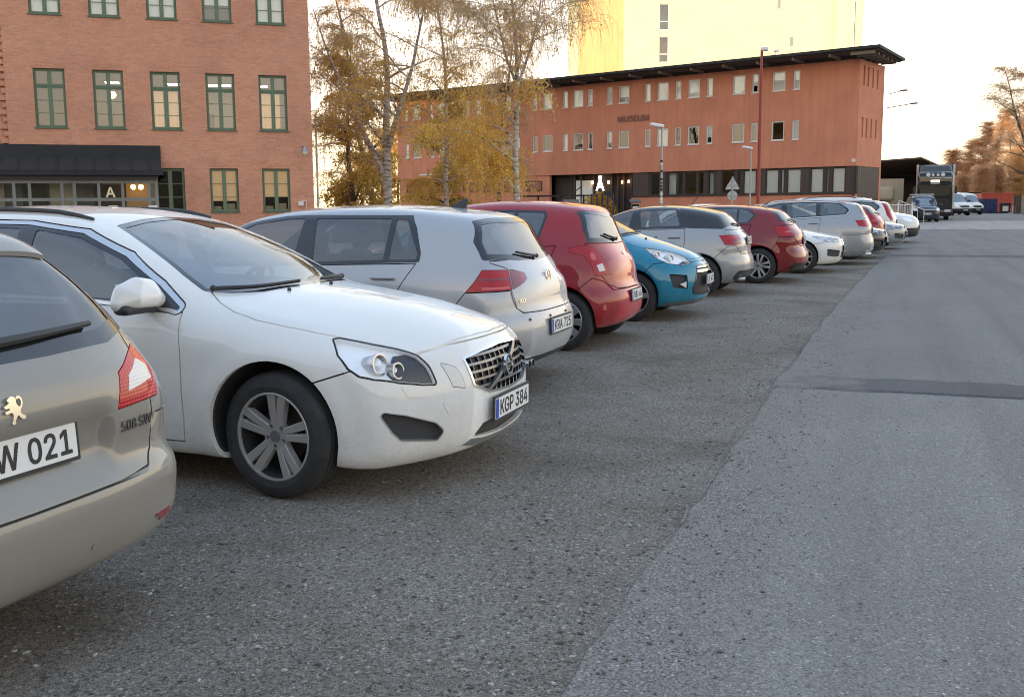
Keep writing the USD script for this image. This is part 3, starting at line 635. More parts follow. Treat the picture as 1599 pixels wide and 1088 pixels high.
def mirrors(t, B, P, pm, s_list=(1, -1), scale=1.0, lower='black_trim'):
    for s in s_list:
        x = sub(t, 'door_mirror')
        c = np.array([P[0], s * P[1], P[2]])
        k = scale
        cap = m3.Manifold.batch_hull([m3.Manifold.sphere(r_ * k, 24).translate([x_, s * y_ * k, z_ * k * .8]) for x_, y_, z_, r_ in ((.0, .105, -.015, .032), (.005, .075, .035, .042), (.015, .0, .055, .050), (.015, -.06, .045, .048), (.02, -.115, -.01, .038), (.045, .04, .01, .042), (.05, -.05, .01, .045))])
        cap = cap.refine_to_length(.02) - m3.Manifold.cube([.2, .6, .3], True).translate([-.135 * scale, 0, .02])
        obj('mirror_cap', tm(cap.translate(c.tolist())), pm, x, smooth=50)
        lo = m3.Manifold.batch_hull([m3.Manifold.sphere(.028, 16).translate([.035, s * .10 * scale, -.045]), m3.Manifold.sphere(.028, 16).translate([-.01, s * .09 * scale, -.045]), m3.Manifold.sphere(.028, 16).translate([.03, -s * .07 * scale, -.045]), m3.Manifold.sphere(.02, 16).translate([-.02, -s * .09 * scale, -.045])])
        arm = m3.Manifold.batch_hull([m3.Manifold.sphere(.022, 16).translate([.02, -s * .06, -.05]), m3.Manifold.sphere(.03, 16).translate([.01, -s * .17, -.055])])
        obj('mirror_foot', tm((lo + arm).translate(c.tolist())), lower, x, smooth=50)
        gl = trimesh.creation.box([.006, .16 * scale, .10 * scale]); gl.apply_translation(c + [-.034 * scale, 0, .02]); obj('mirror_glass', gl, 'chrome', x)
def handles(t, B, spots, pm):
    for x_, z_ in spots:
        for s in (1, -1):
            P, n = surf(B, (x_, s * .9, z_), (0, s, 0), .022)
            hm = rbox(.20, .022, .026, .011); ft = rbox(.03, .03, .022, .008, (-.08, -s * .012, 0)) + rbox(.03, .03, .022, .008, (.08, -s * .012, 0))
            obj('door_handle', tm((hm + ft).translate(P.tolist())), pm, t, smooth=40)
def wiper(t, B, pts, dr, mat='black_trim', r=.010, name='wiper'):
    P = [surf(B, p, dr, .018)[0] for p in pts]
    P = spline(P, 6)
    m = tube(P, np.linspace(r * 1.3, r * .7, len(P)), 6); blade = tube(P - np.asarray(dr) / np.linalg.norm(dr) * .008, r * .6, 4)
    hb = trimesh.creation.icosphere(1, r * 1.7); hb.apply_translation(P[0])
    obj(name, cat(m, blade, hb), mat, t, smooth=40)
def rails(t, B, x0, x1, yy, mat='black_trim', lift=.03, feet=True):
    for s in (1, -1):
        xs = np.linspace(x0, x1, 24); P = []
        for i, x_ in enumerate(xs):
            q, n = surf(B, (x_, s * yy, 1.5), (0, s * .35, 1), 0); e = min(1, min(i, 23 - i) / 3); P.append(q + n * (.003 + lift * e))
        obj('roof_rail', tube(np.array(P), .013, 8), mat, t, smooth=50)
# ---------------------------------------------------------------- ground, road, added sun blocker
def gz(y): 
    y = np.asarray(y, float); return .005 * np.clip(y - 7, 0, 95)
def P3(a, b='texture_coordinate'): pass
M('gravel', {'tc': ('texture_coordinate', {}), 'n1': ('noise_texture', dict(scale=.75, detail=8, roughness=.68, distortion=.3)), 'n2': ('noise_texture', dict(scale=48, detail=6, roughness=.72)), 'v': ('voronoi_texture', dict(scale=165, randomness=1.0)), 'v2': ('voronoi_texture', dict(scale=78, randomness=1.0)),
    'r1': ('rgb_ramp', {'ramp': [(.30, (.175, .149, .120)), (.44, (.285, .254, .216)), (.56, (.335, .308, .270)), (.72, (.39, .366, .330))]}),
    'r2': ('rgb_ramp', {'ramp': [(.30, (.30, .29, .28)), (.48, (.82, .81, .80)), (.62, (1.05, 1.04, 1.03)), (.78, (1.7, 1.66, 1.6))]}), 'mul': ('mix', dict(mix_type='multiply', fac=1.0)),
    'vr': ('rgb_ramp', {'ramp': [(0.0, (1.15, 1.13, 1.1)), (.5, (.95, .95, .95)), (1.0, (.6, .6, .6))]}), 'mul2': ('mix', dict(mix_type='multiply', fac=.75)),
    'cs': ('separate_color', {}), 'cr': ('rgb_ramp', {'ramp': [(0, (.48, .47, .46)), (.2, (.78, .77, .76)), (.55, (1.0, .99, .98)), (.88, (1.17, 1.15, 1.12)), (.97, (1.35, 1.32, 1.28)), (1, (2.3, 2.25, 2.2))]}), 'mul3': ('mix', dict(mix_type='multiply', fac=1.0)), 'cs2': ('separate_color', {}), 'cr2': ('rgb_ramp', {'ramp': [(0, (.35, .33, .31)), (.05, (.55, .53, .5)), (.10, (1, 1, 1)), (.94, (1, 1, 1)), (.97, (1.5, 1.48, 1.44)), (1, (1.9, 1.88, 1.84))]}), 'mul4': ('mix', dict(mix_type='multiply', fac=.9)),
    'h': ('math', dict(math_type='multiply_add', value2=-1.0, value3=1.0)), 'hh': ('math', dict(math_type='add')), 'b': ('bump', dict(strength=.9, distance=.012)), 'p': ('principled_bsdf', dict(roughness=.9, specular_ior_level=.3))},
    [('tc.object', 'n1.vector'), ('tc.object', 'n2.vector'), ('tc.object', 'v.vector'), ('tc.object', 'v2.vector'), ('n1.fac', 'r1.fac'), ('n2.fac', 'r2.fac'), ('r1.color', 'mul.color1'), ('r2.color', 'mul.color2'), ('v.distance', 'vr.fac'), ('mul.color', 'mul2.color1'), ('vr.color', 'mul2.color2'),
     ('v.color', 'cs.color'), ('cs.r', 'cr.fac'), ('mul2.color', 'mul3.color1'), ('cr.color', 'mul3.color2'), ('v2.color', 'cs2.color'), ('cs2.g', 'cr2.fac'), ('mul3.color', 'mul4.color1'), ('cr2.color', 'mul4.color2'), ('mul4.color', 'p.base_color'), ('v.distance', 'h.value1'), ('h.value', 'hh.value1'), ('n2.fac', 'hh.value2'), ('hh.value', 'b.height'), ('b.normal', 'p.normal')])
def asphalt(name, a, b, speck=1.0):
    M(name, {'tc': ('texture_coordinate', {}), 'n1': ('noise_texture', dict(scale=.55, detail=7, roughness=.62)), 'n2': ('noise_texture', dict(scale=120, detail=3, roughness=.7)), 'v': ('voronoi_texture', dict(scale=120)), 'mp': ('mapping', dict(scale=(2.2, .12, 1))), 'n3': ('noise_texture', dict(scale=1.0, detail=4)),
        'r1': ('rgb_ramp', {'ramp': [(.3, a), (.7, b)]}), 'r2': ('rgb_ramp', {'ramp': [(.30, (.30, .30, .30)), (.5, (.97, .97, .97)), (.70, (1.55, 1.53, 1.5))]}), 'cr': ('rgb_ramp', {'ramp': [(0, (.45, .44, .43)), (.2, (.78, .77, .76)), (.55, (1.0, .99, .98)), (.88, (1.17, 1.15, 1.12)), (.97, (1.35, 1.32, 1.28)), (1, (2.2, 2.15, 2.1))]}), 'gw': ('mix', dict(mix_type='multiply', fac=1.0)), 'cs': ('separate_color', {}),
        'sp': ('rgb_ramp', {'ramp': [(0, (.40, .40, .40)), (.08, (.70, .70, .70)), (.3, (.94, .94, .94)), (.85, (1.07, 1.07, 1.06)), (.97, (1.25, 1.24, 1.22)), (1, (2.4 * speck, 2.35 * speck, 2.3 * speck))]}), 'r3': ('rgb_ramp', {'ramp': [(.32, (.84, .84, .84)), (.5, (1, 1, 1)), (.68, (1.08, 1.08, 1.08))]}),
        'm1': ('mix', dict(mix_type='multiply', fac=.7)), 'm2': ('mix', dict(mix_type='multiply', fac=.9)), 'm3': ('mix', dict(mix_type='multiply', fac=1.0)), 'sx': ('separate_xyz', {}), 'ne': ('noise_texture', dict(scale=2.6, detail=6, roughness=.7)), 'em': ('math', dict(math_type='multiply_add', value2=-2.6, value3=1.3)), 'es': ('math', dict(math_type='add')), 'er': ('map_range', dict(from_min=-.85, from_max=-.1, to_min=1.0, to_max=0.0, clamp=True)), 'gm': ('mix', {}), 'gv': ('mix', dict(mix_type='multiply', fac=1.0, color1=(.20, .185, .166))), 'hh': ('math', dict(math_type='add')), 'b': ('bump', dict(strength=.6, distance=.006)), 'p': ('principled_bsdf', dict(roughness=.78, specular_ior_level=.4))},
        [('tc.object', 'n1.vector'), ('tc.object', 'n2.vector'), ('tc.object', 'v.vector'), ('tc.object', 'mp.vector'), ('mp.vector', 'n3.vector'), ('n1.fac', 'r1.fac'), ('n2.fac', 'r2.fac'), ('v.color', 'cs.color'), ('cs.r', 'sp.fac'), ('n3.fac', 'r3.fac'), ('r1.color', 'm1.color1'), ('r2.color', 'm1.color2'), ('m1.color', 'm2.color1'), ('sp.color', 'm2.color2'), ('m2.color', 'm3.color1'), ('r3.color', 'm3.color2'), ('tc.object', 'sx.vector'), ('tc.object', 'ne.vector'), ('ne.fac', 'em.value1'), ('sx.x', 'es.value1'), ('em.value', 'es.value2'), ('es.value', 'er.value'), ('er.result', 'gm.fac'), ('r2.color', 'gv.color2'), ('gv.color', 'gw.color1'), ('cs.g', 'cr.fac'), ('cr.color', 'gw.color2'), ('gw.color', 'gm.color2'), ('m3.color', 'gm.color1'), ('gm.color', 'p.base_color'),
         ('v.distance', 'hh.value1'), ('n2.fac', 'hh.value2'), ('hh.value', 'b.height'), ('b.normal', 'p.normal')])
asphalt('asphalt_old', (.182, .170, .154), (.226, .212, .194)); asphalt('asphalt_new', (.152, .143, .131), (.188, .178, .164), .8); asphalt('asphalt_seam', (.075, .074, .073), (.105, .103, .10), .4); asphalt('concrete_strip', (.30, .28, .26), (.36, .34, .315), .5)
def sheet(xs_of_y, ys, z_off, nx=6):
    V, Fc = [], []
    for y in ys:
        a, b = xs_of_y(y); V += [(a + (b - a) * i / nx, y, gz(y) + z_off) for i in range(nx + 1)]
    for j in range(len(ys) - 1):
        for i in range(nx):
            k = j * (nx + 1) + i; Fc += [(k, k + 1, k + nx + 2), (k, k + nx + 2, k + nx + 1)]
    return trimesh.Trimesh(np.array(V), np.array(Fc), process=False)
ysG = np.concatenate([[-520, -250, -120, -60, -30], np.arange(-6, 30, 2.0), np.arange(30, 110, 5.0), [140, 200, 400, 900, 2500]])
obj('ground', sheet(lambda y: (-900, 900), ysG, 0, 12), 'gravel', kind='structure', label='grey gravel parking ground under the row of cars')
edge = PchipInterpolator([-30, 0, 2.92, 8.4, 14.5, 22, 31.9, 45, 60, 110], [-1.0, -.9, -.87, -.82, -.72, -.45, -.04, .5, 1.1, 2.6])
wob = lambda y: .09 * (float(meshkit.fbm(np.array([[y * .9, 3.3, 0]]), 5, 3)[0]) - .5) + .03 * (float(meshkit.noise(np.array([[y * 9, 1.2, 0]]), 8)[0]) - .5)
ye = lambda a, b, n: np.linspace(a, b, n)
RW = 40
obj('road', sheet(lambda y: (float(edge(y)) + wob(y), RW), ye(-30, 8.42, 260), .004), 'asphalt_old', kind='structure', label='lighter worn asphalt in the foreground right')
obj('road', sheet(lambda y: (float(edge(y)) + wob(y) * .8, RW), ye(8.36, 29.4, 150), .012), 'asphalt_new', kind='structure', label='darker asphalt between the two seams')
obj('road', sheet(lambda y: (float(edge(y)) + wob(y) * .5, RW), ye(29.0, 57, 60), .008), 'asphalt_new', kind='structure', label='asphalt beyond the second seam')
obj('road', sheet(lambda y: (-14.0, RW), ye(56.8, 80, 20), .006), 'concrete_strip', kind='structure', label='pale strip of road crossing in the distance')
obj('road', sheet(lambda y: (-6.0, RW), ye(79.8, 190, 30), .004), 'asphalt_old', kind='structure', label='asphalt yard in front of the far vans and skips')
_cw = lambda y: max(.0008, .022 * (float(meshkit.fbm(np.array([[y * 3.1, 7.7, 0]]), 4, 21)[0]) - .38))
obj('road_edge_crack', sheet(lambda y: (float(edge(y)) + wob(y) * .8 - _cw(y), float(edge(y)) + wob(y) * .8 + _cw(y)), ye(4.5, 22, 400), .0165, 1), 'asphalt_seam', kind='structure', label='dark crack along the edge of the asphalt')
# tar bands over the seams, ragged
def seam(y0, y1, x1, amp, z):
    xs = np.linspace(float(edge(y0)) - .03, x1, 200); V, Fc = [], []
    for i, x in enumerate(xs):
        w = amp * (math.sin(x * 3.1) * .5 + math.sin(x * 9.7) * .3 + math.sin(x * 23) * .2)
        V += [(x, y0 + w * .4, gz(y0) + .006), (x, y0 + .06, gz(y0) + z), (x, y1 + w, gz(y1) + z)]
    for i in range(len(xs) - 1):
        k = 3 * i; Fc += [(k, k + 3, k + 4), (k, k + 4, k + 1), (k + 1, k + 4, k + 5), (k + 1, k + 5, k + 2)]
    return trimesh.Trimesh(np.array(V), np.array(Fc), process=False)
obj('road_seam', seam(8.33, 8.92, 12, .06, .016), 'asphalt_seam', kind='structure', label='dark tar seam across the road in the foreground'); obj('road_seam', seam(28.9, 30.0, 20, .05, .016), 'asphalt_seam', kind='structure', label='second dark seam farther up the road')
M('sun_blocker_wood', {'tc': ('texture_coordinate', {}), 'n': ('noise_texture', dict(scale=.25, detail=8, roughness=.7)), 'r': ('rgb_ramp', {'ramp': [(.3, (.05, .045, .03)), (.7, (.15, .11, .06))]}), 'p': ('principled_bsdf', dict(roughness=.95))}, [('tc.object', 'n.vector'), ('n.fac', 'r.fac'), ('r.color', 'p.base_color')])
def sun_blocker(y0, depth, h, x0, x1, nx, ny, seed):
    X, Y = np.meshgrid(np.linspace(x0, x1, nx), np.linspace(0, 1, ny), indexing='ij')
    prof = np.sin(np.clip(Y, 0, 1) * np.pi) ** .55
    Zn = meshkit.fbm(np.stack([X * .05, Y * 4, X * 0], -1), 5, seed)
    Z = prof * h * (.92 + .16 * Zn) - .5; YY = y0 + depth * Y
    V = np.stack([X, YY, Z], -1).reshape(-1, 3); I = np.arange(nx * ny).reshape(nx, ny); a, b, c, d = I[:-1, :-1].ravel(), I[1:, :-1].ravel(), I[1:, 1:].ravel(), I[:-1, 1:].ravel()
    return trimesh.Trimesh(V, np.vstack([np.stack([a, b, c], 1), np.stack([a, c, d], 1)]), process=False)
obj('sun_blocker', sun_blocker(-430, 90, 34.5, -1100, 900, 420, 20, 5), 'sun_blocker_wood', smooth=True, kind='structure', label='added unseen ridge behind the viewer that keeps the low sun off')  # unseen ridge, added to keep the low sun off the foreground

# ---------------------------------------------------------------- building materials
def plaster(name, col, var=.12, rough=.85, bump=.25):
    M(name, {'tc': ('texture_coordinate', {}), 'n1': ('noise_texture', dict(scale=.5, detail=7, roughness=.6)), 'mp': ('mapping', dict(scale=(3.0, 3.0, .25))), 'n2': ('noise_texture', dict(scale=1.0, detail=5)), 'n3': ('noise_texture', dict(scale=45, detail=3)),
        'r1': ('rgb_ramp', {'ramp': [(.3, tuple(c * (1 - var) for c in col)), (.7, tuple(c * (1 + var) for c in col))]}), 'r2': ('rgb_ramp', {'ramp': [(.3, (.86, .86, .86)), (.6, (1.0, 1.0, 1.0))]}), 'm': ('mix', dict(mix_type='multiply', fac=.8)),
        'b': ('bump', dict(strength=bump, distance=.01)), 'p': ('principled_bsdf', dict(roughness=rough))},
        [('tc.object', 'n1.vector'), ('tc.object', 'mp.vector'), ('mp.vector', 'n2.vector'), ('tc.object', 'n3.vector'), ('n1.fac', 'r1.fac'), ('n2.fac', 'r2.fac'), ('r1.color', 'm.color1'), ('r2.color', 'm.color2'), ('m.color', 'p.base_color'), ('n3.fac', 'b.height'), ('b.normal', 'p.normal')])
M('brick', {'tc': ('texture_coordinate', {}), 'sep': ('separate_xyz', {}), 'sum': ('math', dict(math_type='add')), 'cmb': ('combine_xyz', {}), 'br': ('brick_texture', dict(scale=1.0, brick_width=.25, row_height=.0755, mortar_size=.007, mortar_smooth=.25, bias=-.1, color1=(.58, .25, .145), color2=(.68, .335, .215), mortar=(.54, .335, .235))),
    'bd': ('brick_texture', dict(scale=1.0, brick_width=.25, row_height=.0755, mortar_size=.0, bias=-.62, color1=(1, 1, 1), color2=(.46, .39, .39), mortar=(1, 1, 1))),
    'n1': ('noise_texture', dict(scale=.32, detail=8, roughness=.68)), 'r1': ('rgb_ramp', {'ramp': [(.3, (.76, .73, .72)), (.5, (1, 1, 1)), (.7, (1.12, 1.12, 1.1))]}), 'n2': ('noise_texture', dict(scale=14, detail=5, roughness=.7)), 'r2': ('rgb_ramp', {'ramp': [(.3, (.80, .80, .80)), (.7, (1.15, 1.15, 1.15))]}),
    'm1': ('mix', dict(mix_type='multiply', fac=1.0)), 'm2': ('mix', dict(mix_type='multiply', fac=.8)), 'm3': ('mix', dict(mix_type='multiply', fac=.8)), 'b': ('bump', dict(strength=.8, distance=.012, invert=True)), 'p': ('principled_bsdf', dict(roughness=.88))},
    [('tc.object', 'sep.vector'), ('sep.x', 'sum.value1'), ('sep.y', 'sum.value2'), ('sum.value', 'cmb.x'), ('sep.z', 'cmb.y'), ('cmb.vector', 'br.vector'), ('cmb.vector', 'bd.vector'), ('tc.object', 'n1.vector'), ('n1.fac', 'r1.fac'), ('tc.object', 'n2.vector'), ('n2.fac', 'r2.fac'),
     ('br.color', 'm1.color1'), ('bd.color', 'm1.color2'), ('m1.color', 'm2.color1'), ('r1.color', 'm2.color2'), ('m2.color', 'm3.color1'), ('r2.color', 'm3.color2'), ('m3.color', 'p.base_color'), ('br.fac', 'b.height'), ('b.normal', 'p.normal')])
plaster('red_render', (.57, .22, .125)); plaster('yellow_render', (.68, .60, .38), .05); plaster('glow_ochre_render', (.60, .40, .19), .1); plaster('dark_wood', (.055, .04, .032), .25); plaster('roof_felt', (.022, .022, .023), .2); plaster('soffit_wood', (.05, .035, .028), .2); plaster('grey_paint_wood', (.20, .205, .19), .12); plaster('beige_wall', (.38, .33, .26)); plaster('cream_wall', (.62, .56, .40), .05)  # the ochre tone holds the orange glow at the tower edge
simple('rafter_wood', (.20, .16, .12), .7); simple('green_wood', (.085, .13, .075), .5); simple('green_sash', (.12, .17, .10), .5); simple('white_wood', (.66, .63, .58), .5); simple('brown_wood', (.06, .04, .032), .6)
glass('window_glass', (.80, .84, .82), refl=2.0); glass('office_glass', (.80, .83, .82), refl=2.0)
M('glow_blind', {'p': ('principled_bsdf', dict(base_color=(.55, .36, .20), roughness=.9, emission_color=(.85, .50, .26), emission_strength=.22))}); simple('room_dark', (.07, .068, .062), .9); simple('room_wall', (.30, .27, .22), .9); simple('curtain', (.46, .30, .15), .9); simple('pale_backing', (.80, .78, .70), .8); simple('pale_curtain_infill', (.76, .74, .66), .9); simple('cardboard', (.40, .30, .18), .8)  # room light and reflected sky are put into these window colours
M('lamp_warm', {'e': ('emission', dict(color=(1.0, .58, .22), strength=7.0))}, surface='e.emission'); M('lamp_white', {'e': ('emission', dict(color=(1.0, .93, .8), strength=4.5))}, surface='e.emission'); M('sign_white', {'e': ('emission', dict(color=(1.0, .95, .88), strength=1.6))}, surface='e.emission')
simple('galvanised', (.34, .35, .36), .45, .7); simple('pole_red', (.26, .03, .025), .5); simple('fence_white', (.62, .62, .60), .5); simple('sign_back', (.40, .41, .40), .5, .3); simple('letter_grey', (.17, .085, .06), .5); simple('lamp_head', (.70, .70, .68), .4)

# ---------------------------------------------------------------- brick building on the left (local: x along the wall, -y towards us, z up)
def wall_with_holes(x0, x1, z0, z1, holes, th, y0=0):
    w = m3.Manifold.cube([x1 - x0, th, z1 - z0]).translate([x0, y0, z0])
    hs = [m3.Manifold.cube([b - a, th * 3, d - c]).translate([a, y0 - th, c]) for a, b, c, d in holes]
    return tm(w - m3.Manifold.batch_boolean(hs, m3.OpType.Add)) if hs else tm(w)
def frame_of(x0, x1, z0, z1, w, y0, y1):
    return cat(box(x0, y0, z0, x0 + w, y1, z1), box(x1 - w, y0, z0, x1, y1, z1), box(x0 + w, y0, z0, x1 - w, y1, z0 + w), box(x0 + w, y0, z1 - w, x1 - w, y1, z1))
def sash_window(b, x0, x1, z0, z1, transom, rows, back, curtain=None):
    """green casement window set back in the wall"""
    w = sub(b, 'window'); y = .09
    obj('frame', frame_of(x0 + .003, x1 - .003, z0 + .003, z1 - .003, .055, y, y + .09), 'green_wood', w)
    obj('sill', box(x0 - .04, -.05, z0 - .04, x1 + .04, y + .02, z0 + .002), 'green_wood', w)
    xm = (x0 + x1) / 2; zt = z1 - .055 - transom if transom else z1 - .055
    obj('mullion', box(xm - .035, y + .005, z0 + .055, xm + .035, y + .08, z1 - .055), 'green_sash', w)
    if transom: obj('transom', box(x0 + .055, y + .002, zt - .04, x1 - .055, y + .085, zt + .04), 'green_wood', w)
    for a, c in ((x0 + .058, xm - .037), (xm + .037, x1 - .058)):
        for (za, zb_, n) in (((zt + .042, z1 - .058, 1),) if transom else ()) + ((z0 + .058, zt - (.042 if transom else .002), rows),):
            obj('sash', frame_of(a, c, za, zb_, .035, y + .015, y + .06), 'green_sash', w)
            for i in range(1, n):
                zz = za + (zb_ - za) * i / n; obj('glazing_bar', box(a + .036, y + .02, zz - .012, c - .036, y + .055, zz + .012), 'green_sash', w)
            for i in range(n):
                g0, g1 = za + (zb_ - za) * i / n, za + (zb_ - za) * (i + 1) / n
                obj('pane', box(a + .034, y + .035, g0 + .010, c - .034, y + .041, g1 - .010), 'window_glass', w)
    if curtain: curtain(w, x0, x1, z0, z1)
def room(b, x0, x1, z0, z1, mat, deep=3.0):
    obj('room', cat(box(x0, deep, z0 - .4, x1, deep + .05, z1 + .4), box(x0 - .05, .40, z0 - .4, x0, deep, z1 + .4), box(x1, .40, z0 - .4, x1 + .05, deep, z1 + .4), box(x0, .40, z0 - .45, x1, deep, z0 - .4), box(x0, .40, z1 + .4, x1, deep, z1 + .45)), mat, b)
def fold_cloth(x0, x1, z0, z1, y, amp=.03, n=40):
    xs = np.linspace(x0, x1, n); V = []
    for x in xs: V += [(x, y + amp * math.sin(x * 42), z0), (x, y + amp * math.sin(x * 42), z1)]
    F_ = []
    for i in range(n - 1): k = 2 * i; F_ += [(k, k + 2, k + 3), (k, k + 3, k + 1)]
    return trimesh.Trimesh(np.array(V), np.array(F_), process=False)
def brick_building():
    b = thing('brick_building', 'red brick building with tall green windows and dark entrance roof, left', 'building', (-21.34, 35.43, 0), 38)
    cols = [-9.29, -7.31, -5.33, -3.37, -1.43]; W_ = .525; holes = []
    rows = [(1.40, 3.04, 0, 3), (4.47, 6.55, .55, 3), (8.44, 10.5, .55, 3)]
    for r, (a, c, t_, n) in enumerate(rows):
        for x in cols:
            if r == 0 and x < -6: continue
            holes.append((x - W_, x + W_, a, c))
    obj('wall', wall_with_holes(-10.75, 0, -.3, 13.5, holes, .38), 'brick', b)
    obj('wall', box(-30, .16, -.3, -10.752, .5, 13.5), 'brick', b); obj('wall', box(-.38, .382, -.3, 0, 16, 13.5), 'brick', b)
    for i in range(24): obj('quoin_brick', box(-10.752 - (.13 if i % 2 else .26), .03, 3.9 + i * .25, -10.752, .158, 4.06 + i * .25), 'brick', b)
    obj('roof', box(-30.3, -.35, 13.5, .35, 16.3, 13.8), 'roof_felt', b)
    for a, c, t_, n in rows:                                      # headers over the openings, a soldier course
        for x in cols:
            if a < 2 and x < -6: continue
            for k in range(14): obj('header_brick', box(x - W_ + .0 + k * .075 + .006, -.012, c + .004, x - W_ + (k + 1) * .075 - .003, .02, c + .235), 'brick', b)
    def cur1(side):
        def f(w, x0, x1, z0, z1):
            for (a, c) in side: obj('curtain', fold_cloth(x0 + a, x0 + c, z0 + .05, z1 - .6, .36), 'glow_blind', w, smooth=40)
        return f
    def pale_backing(w, x0, x1, z0, z1): obj('pale_backing', box(x0 + .06, .182, z0 + .06, x1 - .06, .19, z1 - .06), 'pale_backing', w)  # pale panel close behind the panes stands in for reflected sky
    def pale_backing_half(w, x0, x1, z0, z1): obj('pale_backing', box(x0 + .06, .182, z0 + .62, x1 - .06, .19, z1 - .06), 'pale_backing', w); obj('dark_screen', box(x0 + .05, .34, z0, x1 - .05, .36, z0 + .5), 'room_dark', w)  # same stand-in for reflected sky, upper part only
    def wood_blind(k):
        def f(w, x0, x1, z0, z1):
            n = int((z1 - z0 - k) / .05)
            obj('wooden_blind', box(x0 + .06, .19, z0 + k, x1 - .06, .20, z1 - .06), 'glow_blind', w)  # its glow is in the material, for light from the room
            for i in range(2): obj('box_on_sill', box(x0 + .12 + .48 * i, .24, z0 + .055, x0 + .40 + .5 * i, .32, z0 + .22 + .1 * i), 'cardboard', w)
        return f
    cur = {(1, 0): None, (1, 1): None, (1, 2): cur1([(.08, .42), (.62, .98)]), (1, 3): None, (1, 4): cur1([(.08, .46), (.6, .8)]), (2, 0): pale_backing, (2, 1): pale_backing, (2, 2): pale_backing, (2, 3): pale_backing_half, (2, 4): pale_backing, (0, 3): wood_blind(.42), (0, 4): wood_blind(.58), (0, 2): None}
    for r, (a, c, t_, n) in enumerate(rows):
        for i, x in enumerate(cols):
            if r == 0 and x < -6: continue
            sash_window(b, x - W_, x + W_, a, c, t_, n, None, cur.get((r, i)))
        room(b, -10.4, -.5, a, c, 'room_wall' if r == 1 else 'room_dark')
        if r == 1:
            for x in (-7.25, -5.0, -4.75, -3.55, -3.15, -2.2, -1.75):
                obj('ceiling_lamp', rbox(.55, .35, .05, .02, (x, 1.6, 6.35)) and tm(rbox(.5, .35, .05, .02, (x, 1.5, 6.28))), 'lamp_white', b)
            obj('pendant_lamp', trimesh.creation.icosphere(2, .13).apply_translation((-7.22, .75, 5.75)), 'lamp_warm', b, smooth=True)
            obj('cabinet', box(-3.85, .45, 4.2, -3.62, .9, 5.1), 'room_dark', b); obj('desk', box(-2.0, .45, 4.2, -1.0, .9, 4.7), 'room_dark', b)
    # entrance: lean-to roof of sheet metal on a glazed porch
    e0, e1, d = -14.0, -5.62, 1.7
    prof = [(0, 3.86), (-.12, 3.86), (-.16, 3.40), (-d, 2.90), (-d, 2.80), (-.10, 2.80), (0, 2.80)]
    sec = Polygon([(-y_, z_) for y_, z_ in prof]); pr = trimesh.creation.extrude_polygon(sec, e1 - e0, engine='earcut')
    v = pr.vertices.copy(); pr.vertices = np.stack([e0 + v[:, 2], -v[:, 0] - .003, v[:, 1]], 1); pr.invert()
    obj('porch_roof', pr, 'roof_felt', b)
    obj('porch_gutter', box(e0, -d - .12, 2.72, e1 + .08, -d - .002, 2.86), 'roof_felt', b); obj('porch_fascia', box(e0, -d + .08, 2.58, e1 - .1, -d + .14, 2.798), 'black_trim', b)
    x = e1 - .45
    while x > e0:
        obj('roof_seam', hull([(x - .06, -.17, 3.425), (x + .06, -d, 2.93)], .02, 6) and tm(hull([(x, -.19, 3.42), (x + .10, -d, 2.925)], .016, 6)), 'roof_felt', b); x -= .62
    ys_ = -d + .25
    posts = [-5.8, -6.05, -6.95, -7.75, -8.55, -8.95, -10.0, -10.5, -11.3, -12.4, -13.4]
    for p in posts: obj('porch_post', box(p - .05, ys_, .2, p + .05, ys_ + .1, 2.58), 'grey_paint_wood', b)
    obj('porch_rail', box(e0, ys_ + .012, 1.82, -5.85, ys_ + .088, 1.93), 'grey_paint_wood', b); obj('porch_head', box(e0, ys_ + .006, 2.44, -5.85, ys_ + .094, 2.578), 'grey_paint_wood', b)
    ps = sorted(posts)
    for a, c in zip(ps[:-1], ps[1:]):
        for z0, z1 in ((.3, 1.82), (1.93, 2.44)): obj('porch_pane', box(a + .05, ys_ + .05, z0, c - .05, ys_ + .056, z1), 'window_glass', b)
    obj('porch_back', box(-13.9, -.06, .1, -5.9, -.012, 2.7), 'grey_paint_wood', b); obj('entrance_door', box(-8.0, -.14, .2, -6.95, -.07, 2.4), 'brown_wood', b)
    for a, c, m_ in ((-10.4, -9.6, 'room_dark'), (-9.5, -8.7, 'cream_wall'), (-12.0, -11.0, 'cream_wall'), (-6.9, -6.1, 'curtain')): obj('inner_panel', box(a, -.16, 1.0, c, -.10, 2.5), m_, b)
    for x_ in (-6.62, -6.36): obj('porch_lamp', trimesh.creation.icosphere(2, .095).apply_translation((x_, -.62, 2.33)), 'lamp_warm', b, smooth=True)
    m = words('A', .34, .03, 1, True); obj('sign_letter', place(m, np.array([-7.36, ys_ - .035, 2.13]), (0, -1, 0)), 'sign_cream', b)
    for x_ in (-8.2, -7.3, -5.95): obj('notice', box(x_ - .15, ys_ - .012, 1.3, x_ + .15, ys_ - .002, 1.66), 'white_wood', b)
    # wall lamp, junction box, pipes
    obj('wall_lamp', cat(tube([(-.4, -.01, 3.85), (-.4, -.22, 3.9), (-.36, -.34, 3.85)], .025), tm(m3.Manifold.cylinder(.18, .13, .05, 16).translate([-.34, -.36, 3.68]))), 'galvanised', b, smooth=40)
    obj('lamp_globe', trimesh.creation.icosphere(2, .10).apply_translation((-.34, -.36, 3.66)), 'lamp_head', b, smooth=True)
    obj('junction_box', box(-.62, -.10, 1.62, -.42, -.002, 1.78), 'white_wood', b); obj('wall_pipe', tube([(-.52, -.05, 1.79), (-.3, -.05, 1.80), (-.3, -.05, 1.0)], .02), 'white_wood', b, smooth=40)
simple('sign_cream', (.7, .62, .4), .5)
brick_building()

